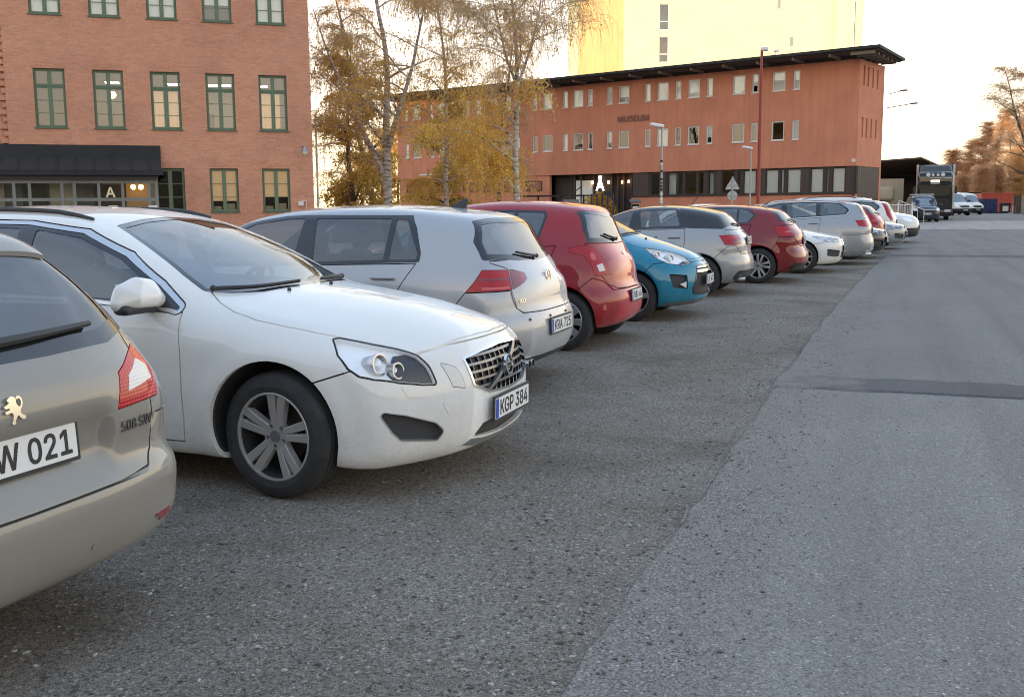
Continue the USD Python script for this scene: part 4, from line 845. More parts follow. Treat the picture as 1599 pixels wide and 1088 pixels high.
# ---------------------------------------------------------------- red rendered building with the deep eaves
def red_building():
    b = thing('office_building', 'long terracotta rendered building with deep flat eaves and brown ground floor', 'building', (-2.36, 70.87, 0), -17.5)
    L_, D_ = -41.0, 4.5
    up = [(9.17, 10.42), (5.90, 7.17)]; big, thin = .46, .235
    bays = [(-5.45, 1), (-4.2, 0), (-8.35, 1), (-7.15, 0), (-10.55, 0), (-11.8, 1), (-13.05, 0), (-14.3, 1), (-15.55, 0)]
    x = -17.6
    k = 0
    while x > -40: bays += [(x, 1), (x - 1.25, 0)] if k % 2 == 0 else [(x, 0), (x - 1.1, 1), (x - 2.3, 0)]; x -= 3.0 if k % 2 == 0 else 4.0; k += 1
    holes = []
    for a, c in up:
        for x, bg in bays: h = big if bg else thin; holes.append((x - h, x + h, a, c))
    obj('wall', wall_with_holes(L_, 0, 4.05, 10.78, holes, .35), 'red_render', b)
    sw = [(.7, 1.0), (1.5, 1.78), (2.4, 2.68), (3.3, 3.58)]
    side = m3.Manifold.cube([.35, D_ - .36, 10.78 - 4.05]).translate([-.35, .352, 4.05]) - m3.Manifold.batch_boolean([m3.Manifold.cube([1.2, c - a, z1 - z0]).translate([-.7, a, z0]) for a, c in sw for z0, z1 in up], m3.OpType.Add)
    obj('end_wall', tm(side), 'red_render', b); obj('back_wall', box(L_, D_, 0, 0, D_ + .3, 10.78), 'red_render', b); obj('far_end_wall', box(L_ - .002, .352, 0, L_ + .35, D_ - .01, 10.78), 'red_render', b)
    for a, c in sw:
        for z0, z1 in up:
            w = sub(b, 'window'); obj('frame', cat(box(-.2, a, z0, -.14, a + .06, z1), box(-.2, c - .06, z0, -.14, c, z1)), 'white_wood', w); obj('pane', box(-.18, a + .06, z0, -.17, c - .06, z1), 'office_glass', w)
    for i, (z0, z1) in enumerate(up):
        for j, (x, bg) in enumerate(bays):
            h = big if bg else thin; w = sub(b, 'window')
            obj('frame', frame_of(x - h + .003, x + h - .003, z0 + .003, z1 - .003, .075, .05, .15), 'white_wood', w); obj('sill', box(x - h - .03, -.05, z0 - .05, x + h + .03, .06, z0 + .001), 'white_wood', w)
            obj('pane', box(x - h + .07, .10, z0 + .07, x + h - .07, .11, z1 - .07), 'office_glass', w)
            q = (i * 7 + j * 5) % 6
            if i == 0 or q in (0, 3): obj('pale_backing', box(x - h + .04, .125, z0 + (.45 if q == 3 else .0), x + h - .04, .135, z1), 'pale_backing', w)  # pale panel gives the panes the brightness of reflected sky
    obj('floor_core', cat(box(L_ + .4, 2.6, 0, -.8, D_ - .1, 10.7), box(L_ + .4, .36, 8.2, -.4, 2.6, 8.5), box(L_ + .4, .36, 4.1, -.4, 2.6, 4.3)), 'room_dark', b)
    # roof slab and rafters
    ov = 2.2
    slab = lambda q, z, h: trimesh.creation.extrude_polygon(Polygon(q), h, engine='earcut').apply_translation((0, 0, z))
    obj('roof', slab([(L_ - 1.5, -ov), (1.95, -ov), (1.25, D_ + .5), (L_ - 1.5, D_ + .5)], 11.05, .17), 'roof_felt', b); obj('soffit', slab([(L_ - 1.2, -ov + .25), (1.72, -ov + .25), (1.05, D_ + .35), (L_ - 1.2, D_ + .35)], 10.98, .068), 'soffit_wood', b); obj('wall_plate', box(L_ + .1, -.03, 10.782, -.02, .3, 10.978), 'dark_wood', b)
    x = -1.3
    while x > L_: obj('rafter', box(x - .05, -ov + .3, 10.80, x + .05, -.032, 10.978), 'rafter_wood', b); x -= 2.45
    y = -1.8
    while y < D_: obj('rafter', box(.02, y - .06, 10.78, 1.55 - .09 * (y + 2), y + .06, 10.978), 'rafter_wood', b); y += 1.15
    # ground floor: brown panels and glazing between, plinth below
    win = [(1017, 1031), (1044, 1058.5), (1061, 1069), (1072, 1090), (1093, 1101), (1108, 1117), (1130, 1149), (1153.5, 1158), (1163, 1182), (1197.7, 1217), (1221, 1225.5), (1230.6, 1251), (1266, 1285.5), (1290.6, 1294), (1300, 1319)]
    U = lambda px: float(np.interp(px, [917, 985, 1009, 1104, 1172, 1262, 1320, 1338], [-20.89, -16.97, -15.72, -10.82, -7.45, -3.25, -.72, 0]))
    wins = [(U(a), U(c)) for a, c in win]
    obj('ground_floor', wall_with_holes(-16.9, -.02, 2.28, 4.045, [(a, c, 2.36, 3.96) for a, c in wins], .2, .12), 'dark_wood', b)
    obj('ground_floor_end', box(-.22, .322, .3, -.02, D_ - .01, 4.045), 'dark_wood', b)
    for i, (a, c) in enumerate(wins):
        w = sub(b, 'window'); obj('frame', frame_of(a + .003, c - .003, 2.363, 3.957, .04, .16, .24), 'brown_wood', w); obj('pane', box(a + .04, .19, 2.40, c - .04, .20, 3.92), 'office_glass', w)
        if i in (1, 5): obj('curtain', fold_cloth(a, c, 2.4, 3.95, .42), 'pale_curtain_infill', w, smooth=40)
        if i >= 8: obj('pale_backing', box(a + .045, .215, 2.41, c - .045, .225, 3.91), 'pale_curtain_infill', w)  # pale panel in place of bright sky mirrored by the glass
    for k in range(60):
        x0 = -16.9 + k * .28
        if all(x0 + .26 < a or x0 > c for a, c in wins): obj('wall_board', box(x0 + .004, .10, 2.30, x0 + .272, .118, 4.03), 'brown_wood', b)
    for k in range(12): obj('wall_board', box(-.018, .34 + k * .34, .35, 0.0, .34 + k * .34 + .325, 4.03), 'brown_wood', b)
    obj('plinth', box(-16.9, .02, -.3, 0, .4, 2.24), 'red_render', b); obj('plinth_cap', box(-16.95, -.06, 2.242, .03, .4, 2.278), 'dark_wood', b)
    obj('downpipe', tube([(-.12, -.06, 4.0), (-.12, -.06, .3)], .05), 'dark_wood', b, smooth=40)
    # entrance porch at the left of the brown storey
    obj('entrance_wall', box(-24.5, .9, -.3, -16.9, 1.1, 4.045), 'dark_wood', b); obj('entrance_side', box(-16.92, .1, -.3, -16.9 + .1, 1.1, 4.04), 'dark_wood', b)
    for x in (-18.0, -18.55, -19.1, -20.75, -21.9, -22.5): obj('entrance_post', box(x - .06, .7, -.3, x + .06, .86, 4.04), 'brown_wood', b)
    obj('door_frame', box(-20.7, .74, -.3, -19.2, .86, 2.75), 'black_trim', b); obj('door_glass', box(-20.6, .70, 0, -19.3, .72, 2.65), 'office_glass', b)
    for a, c in ((-21.85, -20.85), (-22.4, -21.95)): obj('side_light', box(a, .74, .5, c, .76, 3.6), 'pale_curtain_infill', b)
    obj('sign_letter', place(words('Å', .82, .05, 1, True), np.array([-20.05, .60, 3.22]), (0, -1, 0)), 'sign_white', b)
    for x in (-20.75, -19.3, -18.1, -17.5): obj('wall_light', tm(m3.Manifold.cylinder(.22, .07, .07, 12).translate([x, .62, 3.3])), 'lamp_warm', b, smooth=40)
    obj('left_ground_floor', box(L_ + .1, .10, -.3, -24.5, .4, 4.045), 'red_render', b)
    for x in np.arange(-40, -25, 2.2): w = sub(b, 'window'); obj('pane', box(x, .08, 2.9, x + 1.5, .098, 3.6), 'office_glass', w); obj('frame', frame_of(x - .05, x + 1.55, 2.85, 3.65, .06, .04, .096), 'brown_wood', w)
    obj('canopy', box(-37, -1.5, 4.3, -33.5, .0, 4.42), 'white_wood', b)
    # lettering on the wall: dark capitals on stand-offs
    obj('wall_lettering', place(words('MUSEUM', .42, .04, 1.05), np.array([-16.75, -.075, 8.02]), (0, -1, 0)), 'letter_grey', b)
    for z, xx in ((9.0, 1.2), (8.1, 1.9)): obj('wall_light_arm', cat(tube([(0, 5.6, z), (xx, 5.2, z + .15)], .03), tm(rbox(.5, .25, .1, .04, (xx, 5.2, z + .15)))), 'galvanised', b, smooth=40)
    obj('roof_light', cat(tube([(-16.9 + 12, -2.0, 11.22), (-4.9, -2.0, 11.5)], .04), tm(rbox(.35, .2, .16, .05, (-4.8, -2.05, 11.5)))), 'lamp_head', b, smooth=40)
    obj('house_number', box(-.32, -.012, 4.3, -.08, -.002, 4.5), 'white_wood', b)
red_building()
def tower():
    b = thing('tower_block', 'tall pale yellow tower block in sunlight rising behind the terracotta building', 'building', (-3.9, 114.2, 0), 20.3)
    W_ = 28.9
    wz = [(13.0 + 3.25 * i, 15.6 + 3.25 * i) for i in range(7)]
    # front wall: a slot of windows near the left third, faint blind panels
    x0 = -20.6
    obj('wall', box(-W_, .003, -.5, -W_ + 4.6, .4, 36), 'glow_ochre_render', b); obj('wall', wall_with_holes(-W_ + 4.602, -2.9, -.5, 36, [(x0, x0 + .95, a, c) for a, c in wz], .4), 'yellow_render', b); obj('wall', box(-2.898, -.8, -.5, 0, .4, 36), 'yellow_render', b); obj('side_wall', box(-.4, .402, -.5, 0, 20, 36), 'yellow_render', b); obj('side_wall', box(-W_, .402, -.5, -W_ + .4, 20, 36), 'yellow_render', b)  # left bay coloured for the orange glow along this edge
    obj('window_panel', box(x0 - .1, .1, 12, x0 - .002, .38, 36), 'white_wood', b); obj('roof', box(-W_ - .3, -1, 36, .3, 20.3, 36.4), 'roof_felt', b)
    for a, c in wz:
        w = sub(b, 'window'); obj('frame', frame_of(x0 + .003, x0 + .947, a + .003, c - .003, .07, .1, .2), 'white_wood', w); obj('pane', box(x0 + .07, .14, a + .07, x0 + .88, .15, c - .07), 'office_glass', w); obj('mid_rail', box(x0 + .07, .11, a + .8, x0 + .88, .19, a + .88), 'white_wood', w)
    obj('room', box(-W_ + .5, 1.5, 0, -.6, 1.6, 35.9), 'pale_backing', b)
    for x, z in ((-8.6, 21.5), (-7.2, 17.8)): obj('vent', box(x, -.06, z, x + .3, -.002, z + .9), 'galvanised', b)
    obj('mast', tube([(-1.0, -.9, 14), (-1.0, -.9, 22)], .09), 'galvanised', b, smooth=40)
tower()
# ---------------------------------------------------------------- trees
M('birch_bark', {'tc': ('texture_coordinate', {}), 'mp': ('mapping', dict(scale=(2.5, 2.5, 9))), 'n': ('noise_texture', dict(scale=1.0, detail=5, roughness=.65)), 'r': ('rgb_ramp', {'ramp': [(.34, (.06, .052, .045)), (.47, (.36, .31, .26)), (.62, (.58, .53, .46))]}), 'p': ('principled_bsdf', dict(roughness=.85))},
    [('tc.object', 'mp.vector'), ('mp.vector', 'n.vector'), ('n.fac', 'r.fac'), ('r.color', 'p.base_color')])
simple('dark_bark', (.075, .058, .045), .9); simple('twig', (.46, .31, .17), .9); simple('rust_twig', (.58, .33, .19), .9); simple('pale_bark', (.42, .33, .26), .9)
def leaf_mat(name, cols):
    M(name, {'g': ('geometry', {}), 'n': ('noise_texture', dict(scale=.55, detail=3)), 'wn': ('white_noise_texture', {}), 'sn': ('vector_math', dict(math_type='snap', vector2=(.06, .06, .06))), 'ad': ('math', dict(math_type='multiply_add', value2=.45, value3=-.22)), 'su': ('math', dict(math_type='add')),
        'r': ('rgb_ramp', {'ramp': list(zip((.25, .5, .75), cols))}), 'd': ('diffuse_bsdf', {}), 't': ('translucent_bsdf', {}), 'm': ('mix_closure', dict(fac=.5))},
        [('g.position', 'n.vector'), ('g.position', 'sn.vector1'), ('sn.vector', 'wn.vector'), ('wn.value', 'ad.value1'), ('ad.value', 'su.value1'), ('n.fac', 'su.value2'), ('su.value', 'r.fac'), ('r.color', 'd.color'), ('r.color', 't.color'), ('d.BSDF', 'm.closure1'), ('t.BSDF', 'm.closure2')], surface='m.closure')
leaf_mat('leaf_gold', [(.60, .33, .055), (.78, .48, .09), (.85, .62, .18)]); leaf_mat('leaf_rust', [(.48, .23, .09), (.66, .34, .13), (.74, .45, .19)]); leaf_mat('leaf_olive', [(.30, .20, .04), (.54, .34, .055), (.72, .46, .09)]); leaf_mat('leaf_brown', [(.44, .26, .12), (.58, .36, .16), (.68, .45, .22)]); leaf_mat('leaf_green', [(.02, .035, .012), (.045, .06, .02), (.10, .09, .02)])
def curves(name, lines, width, mat, parent, kind='stuff'):
    pts = np.vstack(lines); c = UsdGeom.BasisCurves.Define(stage, numbered(path_of(parent), name))
    c.CreateTypeAttr('linear'); c.CreatePointsAttr(Vt.Vec3fArray.FromNumpy(pts.astype(np.float32))); c.CreateCurveVertexCountsAttr(Vt.IntArray([len(l) for l in lines])); c.CreateWidthsAttr(Vt.FloatArray([float(width)])); c.SetWidthsInterpolation('constant')
    bind(c.GetPrim(), mat); keys(c.GetPrim(), kind=kind); return c.GetPrim()
def leaves_mesh(C, size, R):
    n = len(C); a = R.normal(size=(n, 3)); a /= np.linalg.norm(a, axis=1, keepdims=True); b = np.cross(a, R.normal(size=(n, 3))); b /= np.linalg.norm(b, axis=1, keepdims=True)
    s = size * R.uniform(.6, 1.3, n)[:, None]
    V = np.stack([C + a * s, C + b * s * .62, C - a * s, C - b * s * .62], 1).reshape(-1, 3); i = np.arange(n)[:, None] * 4
    return trimesh.Trimesh(V, np.vstack([i + [0, 1, 2], i + [0, 2, 3]]), process=False)
def wander(p, d, L, n, R, jitter, grav=0.0):
    pts = [np.array(p, float)]; d = np.array(d, float); d /= np.linalg.norm(d)
    for k in range(n):
        d = d + R.normal(size=3) * jitter + np.array([0, 0, -grav * (k + 1) / n]); d /= np.linalg.norm(d); pts.append(pts[-1] + d * L / n)
    return np.array(pts)
def tree(name, label, loc, H, r0, seed, leafmat, leaf=.05, n_limb=26, droop=.9, leaf_n=14, low=.18, spread=.34, bark='birch_bark', forks=None, lean=(0, 0), twig_w=.008, dens=lambda t: 1.0, group=None, twigs=9, rise=.9, twig_len=1.2, category='tree', bias=1.0, twig_m='twig'):
    R = np.random.default_rng(seed); t = thing(name, label, category, loc, 0, group)
    def stem(p0, d, L, r):
        P = wander(p0, d, L, 14, R, .045); return P, np.linspace(r, r * .12, len(P)) ** 1.0
    stems = []
    P, rad = stem((0, 0, -.3), (lean[0], lean[1], 1), H, r0); stems.append((P, rad))
    for (f, ang, az, l) in (forks or []):
        k = int(f * 14); a = math.radians(az); d = np.array([math.cos(a) * math.sin(ang), math.sin(a) * math.sin(ang), math.cos(ang)]); stems.append(stem(P[k], d, H * l, rad[k] * .75))
    obj('trunk', cat(*[tube(p, r, 9) for p, r in stems]), bark, t, smooth=True)
    TW, LC, LB = [], [], []
    for p, rd in stems:
        for i in range(int(n_limb * len(p) / 15 / len(stems) * (1.4 if len(stems) > 1 else 1))):
            u = low + (1 - low) * min(1, ((i + R.uniform()) / n_limb * len(stems) / (1.4 if len(stems) > 1 else 1))) ** bias
            if u > .985: continue
            k = u * 14; k0 = min(int(k), 13); q = p[k0] + (p[k0 + 1] - p[k0]) * (k - k0); rr = np.interp(k, np.arange(15), rd)
            az = R.uniform(0, 2 * np.pi); el = R.uniform(.35, .9) * rise; d = np.array([math.cos(az) * math.cos(el), math.sin(az) * math.cos(el), math.sin(el)])
            L = H * spread * (1.05 - u) ** .6 * R.uniform(.65, 1.15); pl = wander(q, d, L, 8, R, .12, .16 * droop)
            LB.append((pl, np.linspace(min(rr * .55, .07), .008, 9)))
            for j in range(3, 9):
                for s in range(2):
                    az2 = R.uniform(0, 2 * np.pi); d2 = (pl[min(j, 8)] - pl[j - 1]) * 2 + np.array([math.cos(az2), math.sin(az2), R.uniform(0, .6)]) * np.linalg.norm(pl[j] - pl[j - 1]) * 2
                    ps = wander(pl[j], d2, L * .32 * R.uniform(.5, 1.2), 5, R, .16, .35 * droop); TW.append(ps)
                    for w in range(twigs):
                        b = ps[R.integers(1, 6)]; az3 = R.uniform(0, 2 * np.pi); hang = wander(b, (math.cos(az3) * .7, math.sin(az3) * .7, .25), twig_len * R.uniform(.35, 1.25), 5, R, .14, 1.3 * droop); TW.append(hang)
                        zz = hang[:, 2].mean() / H; nl = R.poisson(max(0, leaf_n * dens(zz)))
                        if nl: f = R.uniform(.15, 5, nl); i0 = np.minimum(f.astype(int), 4); LC.append(hang[i0] + (hang[i0 + 1] - hang[i0]) * (f - i0)[:, None] + R.normal(size=(nl, 3)) * .05)
    obj('limbs', cat(*[tube(p, r, 5) for p, r in LB]), bark if bark != 'birch_bark' else 'birch_bark', t, smooth=True, kind='stuff')
    curves('twigs', TW, twig_w, twig_m, t)
    if LC: obj('crown', leaves_mesh(np.vstack(LC), leaf, R), leafmat, t, kind='stuff')
    return t
# three birches between the buildings, golden below and thin above
tree('birch_tree', 'forked weeping birch with golden leaves, nearest to the brick building', (-20.9, 40.8, 0), 14.5, .23, 11, 'leaf_gold', .05, 24, 1.0, 8, .16, .31, forks=[(.28, .55, 170, .55), (.34, .42, -20, .55)], dens=lambda z: max(.3, 1.8 - 2.6 * z), twigs=6, twig_w=.009, twig_len=1.5)
tree('birch_tree', 'slender straight white birch in front of the dark end of the terracotta building', (-19.6, 44.4, 0), 14, .14, 23, 'leaf_gold', .05, 24, 1.0, 12, .18, .22, dens=lambda z: max(.3, 1.7 - 2.4 * z), twigs=6, twig_w=.009, twig_len=1.5)
tree('birch_tree', 'white birch with spreading pale limbs and a low skirt of yellow leaves', (-14.5, 40.0, 0), 13.5, .155, 35, 'leaf_gold', .052, 36, 1.0, 25, .15, .32, forks=[(.5, .4, 60, .45), (.52, .35, 210, .4)], dens=lambda z: max(.03, 2.2 - 4.2 * z), twigs=7, twig_w=.009, twig_len=1.5, bias=1.1)
tree('leafy_tree', 'dark golden bushy tree close behind the corner of the brick building', (-27.5, 50, 0), 10.5, .2, 41, 'leaf_olive', .07, 24, .8, 9, .06, .32, 'dark_bark', bias=1.3, twigs=8)
tree('leafy_tree', 'taller brownish tree with hanging twigs behind the corner of the brick building', (-30, 57, 0), 17, .22, 47, 'leaf_brown', .06, 17, 1.0, 4, .2, .26, 'dark_bark', twigs=7, twig_w=.012, twig_len=1.8)
tree('leafy_tree', 'olive and gold tree behind the forked birch', (-26.5, 60, 0), 9, .2, 53, 'leaf_olive', .08, 22, .8, 9, .06, .36, 'dark_bark', bias=1.3, twigs=6)
tree('leafy_tree', 'brown tree with a tall thin top behind the slender birch', (-27.5, 72, 0), 15, .2, 59, 'leaf_brown', .065, 20, 1.0, 3, .25, .24, 'dark_bark', twigs=6, twig_w=.013, twig_len=1.7)
# sunlit and shaded wood at the end of the road and behind everything
spots = [(6.2, 182, 7.5, 'leaf_rust'), (8.6, 175, 9.5, 'leaf_rust'), (10.6, 184, 12, 'leaf_rust'), (12.6, 176, 13.5, 'leaf_rust'), (14.6, 185, 15, 'leaf_rust'), (16.6, 177, 16, 'leaf_rust'), (18.8, 184, 17, 'leaf_rust'), (21, 175, 17.5, 'leaf_rust'), (23.5, 182, 18, 'leaf_rust'),
    (9.5, 164, 5.5, 'leaf_brown'), (11.6, 160, 6.5, 'leaf_brown'), (14, 163, 7, 'leaf_brown'), (16.5, 159, 8.5, 'leaf_olive'), (19, 163, 9.5, 'leaf_olive'), (3.5, 200, 6.5, 'leaf_brown'), (0.5, 205, 6, 'leaf_brown'), (26, 172, 17, 'leaf_rust')]
DL = {3: 'tall rust coloured tree with a pale bare trunk at the end of the road', 12: 'olive tinged tree behind the board fence at the end of the road'}
for i, (x, y, h, lm) in enumerate(spots):
    tree('distant_tree', DL.get(i, 'bare twiggy rust brown autumn tree at the end of the road'), (x, y, .4), h, .16, 100 + i, lm, .07, 42, .12, 3.0, .05, .21, 'pale_bark' if i in (1, 3) else 'dark_bark', twig_w=.02, group=None if i in DL else 'autumn trees at the end of the road', twigs=7, rise=1.5, twig_len=1.5, bias=1.1, twig_m='rust_twig')
gold = [(-62, 150, 14), (-54, 160, 15), (-70, 140, 13), (-47, 170, 14), (-78, 150, 15)]
for i, (x, y, h) in enumerate(gold):
    tree('distant_tree', 'golden tree far behind the birches', (x, y, .4), h, .25, 200 + i, 'leaf_gold', .16, 14, .5, 12, .1, .4, 'dark_bark', twig_w=.03, group='golden trees far behind the birches', twigs=6, rise=1.2, twig_len=1.6)
tree('roadside_tree', 'bare grey tree reaching in at the upper right edge', (9.0, 80, .3), 11.5, .15, 77, 'leaf_brown', .05, 24, .45, .8, .3, .34, 'dark_bark', twig_w=.012, twigs=6, rise=1.2)
def bush(name, label, loc, rx, ry, rz, n, seed, lm, leaf=.06):
    R = np.random.default_rng(seed); t = thing(name, label, 'bush', loc)
    d = R.normal(size=(n, 3)); d /= np.linalg.norm(d, axis=1, keepdims=True); rad = R.uniform(.2, 1, n) ** .4; C = d * rad[:, None] * (.75 + .5 * meshkit.fbm(d * 2.2 + seed, 3, seed))[:, None] * [rx, ry, rz]; C[:, 2] = np.abs(C[:, 2] + rz * .6)
    obj('foliage', leaves_mesh(C, leaf, R), lm, t, kind='stuff'); obj('stems', cat(*[tube(wander((0, 0, -.1), (R.normal() * .5, R.normal() * .5, 1), rz * 1.3, 4, R, .2), .02, 4) for _ in range(9)]), 'dark_bark', t, kind='stuff'); return t
bush('bush', 'dark clipped bush at the foot of the brick building corner', (-20.2, 36.9, .1), 1.3, 1.0, .75, 5000, 3, 'leaf_green', .05)
bush('bush', 'evergreen shrub beside the lit entrance door', (-20.8, 75.2, .2), 1.4, 1.0, 1.5, 5000, 4, 'leaf_olive', .08)
bush('bush', 'green brown scrub in front of the fence at the far right edge', (13.3, 96, .4), 2.4, 6, 1.6, 7000, 5, 'leaf_olive', .1)
bush('bush', 'olive scrub behind the fence at the far right', (17.5, 122, .4), 4.5, 5, 4.0, 7000, 6, 'leaf_olive', .14)
# ---------------------------------------------------------------- the parked row
def car_estate_white():
    k = 'estate_white'
    def panels(B, g):
        bon = [(.975, 0, 1), (.94, -.40, 1), (.90, -.67, 1), (1.0, -.735, 1), (1.122, -.785, 1), (1.27, -.81, 1), (1.45, -.806, 1), (1.62, -.788, 1), (1.76, -.757, 1), (1.88, -.718, 1), (1.998, -.672, 1), (2.066, -.655, 1), (2.115, -.55, 1), (2.15, -.42, 1), (2.19, -.2, 1), (2.205, 0, 1)]
        return [sym_panel('bonnet', bon, (0, 0, 1), g, .34, 1.0),
                side_panel_through('front_bumper', [(1.5, .585), (1.66, .610), (1.84, .668), (2.06, .722), (2.15, .753), (2.6, .80), (2.6, 0), (1.3, 0)], g)] + \
            door_panels([[(.80, .935), (.857, .923), (.882, .74), (.878, .388), (.862, .255), (-.24, .255), (-.29, .60), (-.30, .985), (.24, .985)], [(-.31, .985), (-.30, .60), (-.25, .255), (-.95, .255), (-1.02, .5), (-1.2, .68), (-1.3, 1.02)]], g)
    gr = [(2.3, 0, .712), (2.27, -.25, .70), (2.25, -.41, .68), (2.28, -.382, .548), (2.31, -.25, .497), (2.32, 0, .485)]
    def overlays(B):
        out = []
        G = prism(symm(gr), (1, 0, 0), .3, .004, .012)
        st = lambda y0, z0, y1, z1: m3.Manifold.cube([.6, y1 - y0, z1 - z0]).translate([2.0, y0, z0])
        bars = B.band(-.034, -.012, G ^ m3.Manifold.batch_boolean([st(-.5, z, .5, z + .013) for z in (.517, .557, .597, .637, .677)], m3.OpType.Add))
        vert = B.band(-.036, -.018, G ^ m3.Manifold.batch_boolean([st(y - .005, .4, y + .005, .8) for y in np.arange(-.4, .41, .0665)], m3.OpType.Add))
        out += [('grille_bar', bars, 'dark_chrome'), ('grille_mesh', vert, 'black_gloss')]
        dg = prism([(2.3, -.30, .492), (2.3, -.262, .486), (2.3, .29, .705), (2.3, .252, .711)], (1, 0, 0), .3)
        out.append(('diagonal_bar', B.band(-.012, .004, dg ^ G), 'dark_chrome'))
        ch = prism(symm([(2.28, 0, .232), (2.27, -.25, .244), (2.26, -.392, .262), (2.2, -.45, .235), (2.2, -.3, .205), (2.2, 0, .195)]), (1, 0, 0), .3)
        out.append(('chin_strip', B.band(-.002, .004, ch), 'satin_metal'))
        for s in (1, -1):
            w = prism([(2.06, -.790, .595), (2.12, -.712, .566), (2.14, -.688, .520), (2.085, -.765, .535)], (.8, -.6, .1), .25, 0, .008); w = w if s > 0 else w.mirror(MIR)
            out.append(('washer_cover', B.band(-.004, .003, w), 'white_paint'))
            w = prism([(2.196, -.604, .488), (2.228, -.541, .492), (2.252, -.49, .43), (2.215, -.57, .42)], (.85, -.5, 0), .25, 0, .012); w = w if s > 0 else w.mirror(MIR)
            out.append(('tow_cover', B.band(-.004, .0025, w), 'white_paint'))
        return out
    hl = [(1.688, -.793, .813), (1.719, -.766, .818), (1.880, -.721, .785), (1.998, -.670, .757), (2.081, -.635, .727), (2.137, -.620, .673), (2.181, -.610, .571), (2.130, -.690, .580), (2.052, -.786, .600), (1.951, -.865, .624), (1.886, -.890, .640), (1.826, -.894, .676), (1.758, -.870, .738)]
    F = dict(name='estate_car', paint='white_paint', rim='twin5', rim_mat='alloy_dark', chrome_dlo=True, trim='black_gloss', steer=-6, inset=.012,
        dlo=[(.87, .925), (.68, 1.06), (.425, 1.203), (.1, 1.325), (-.285, 1.372), (-.9, 1.385), (-1.4, 1.36), (-1.8, 1.27), (-1.98, 1.16), (-2.0, 1.06), (-1.6, 1.03), (-.6, 1.0), (.24, .985), (.78, .944)],
        panes=[[(.64, .978), (.57, 1.09), (.40, 1.19), (.1, 1.30), (-.22, 1.345), (-.22, 1.008)], [(-.34, 1.012), (-.34, 1.352), (-.9, 1.362), (-1.12, 1.355), (-1.12, 1.03)], [(-1.2, 1.035), (-1.2, 1.35), (-1.42, 1.33), (-1.78, 1.245), (-1.93, 1.15), (-1.95, 1.08)]],
        winds=[(.10, 0, 1.405), (.12, -.25, 1.395), (.16, -.50, 1.366), (.34, -.56, 1.29), (.54, -.62, 1.198), (.72, -.67, 1.10), (.88, -.70, 1.022), (.98, -.60, 1.008), (1.07, -.45, 1.0), (1.12, -.2, 1.012), (1.13, 0, 1.015)],
        rwin=[(-1.93, 0, 1.33), (-1.93, -.5, 1.30), (-2.15, -.62, 1.03), (-2.2, 0, 1.01)],
        lamps=[('headlight', 'lamp_bowl', hl, (.65, -.5, .57), 'headlight', [('field', [(1.995, -.72, .735), (2.06, -.65, .742), (2.15, -.61, .64), (2.18, -.60, .56), (2.06, -.77, .585), (2.00, -.80, .66)], 'lamp_dark', -.022), ('proj', (1.955, -.80, .690), .056), ('proj', (2.03, -.755, .655), .042)]),
            ('side_marker', 'lens_clear', [(2.165, -.566, .681), (2.198, -.521, .668), (2.223, -.483, .648), (2.245, -.460, .604), (2.262, -.446, .535), (2.225, -.532, .553)], (.9, -.45, .1)),
            ('fog_opening', 'black_trim', [(1.973, -.874, .476), (2.079, -.779, .445), (2.175, -.638, .387), (2.197, -.590, .340), (2.173, -.622, .299), (2.059, -.793, .325), (2.033, -.828, .366)], (.8, -.6, 0), 'recess', 'satin_metal'),
            ('tail_light', 'lens_red', [(-2.0, -.60, 1.28), (-1.95, -.68, 1.28), (-2.12, -.80, .95), (-2.2, -.82, .75), (-2.27, -.65, .75), (-2.22, -.66, 1.0)], (-.8, -.6, 0))],
        openings=[('grille', 'black_trim', gr, (1, 0, 0), 'chrome', -.045), ('lower_intake', 'black_trim', [(2.30, 0, .350), (2.31, -.17, .342), (2.295, -.306, .330), (2.261, -.384, .268), (2.27, 0, .238)], (1, 0, 0), None, -.05)],
        panels=panels, overlays=overlays, dash_x=.80)
    t, B = make_car(k, 'white estate car with open wheel arch side on, nose towards the road, plate KGP 384', 'car', F, 'cars parked in a row beside the road')
    P, n = surf(B, (2.3, 0, .397), (1, 0, 0), .012); plate(t, P, (1, 0, -.02), 'KGP 384')
    P, n = surf(B, (2.3, 0, .598), (1, 0, 0), .008); x = sub(t, 'emblem')
    obj('emblem_ring', place(ringm(.046, .058, .014), P, (1, 0, .1)), 'chrome', x); obj('emblem_bar', place(flat([(-.056, -.013), (.056, -.013), (.056, .013), (-.056, .013)], .012), P, (1, 0, .1)), 'chrome', x)
    obj('emblem_lettering', place(words('VOLVO', .012, .002, .95, True), P + np.array([.012, 0, 0]), (1, 0, .1)), 'letter_black', x)
    mirrors(t, B, (.68, 1.0, 1.0), 'white_paint', s_list=(-1,), scale=1.2)
    handles(t, B, [(-.18, .84), (-1.15, .87)], 'white_paint')
    wiper(t, B, [(.90, -.66, 1.02), (1.02, -.45, 1.01), (1.09, -.12, 1.015)], (.5, 0, 1)); wiper(t, B, [(1.0, .52, 1.01), (1.06, .30, 1.01), (1.10, .1, 1.015)], (.5, 0, 1))
    rails(t, B, .02, -1.75, .57, 'black_trim', .012)
    for s in (-.33, .05): P, n = surf(B, (1.16 if s < 0 else 1.2, s, 1.0), (.2, 0, 1), .006); obj('washer_jet', trimesh.creation.icosphere(1, .012).apply_translation(P), 'black_trim', t)
    mir = rbox(.03, .22, .06, .014, (.33, 0, 1.25)); obj('rear_view_mirror', tm(mir), 'black_trim', t, smooth=40)
    return t

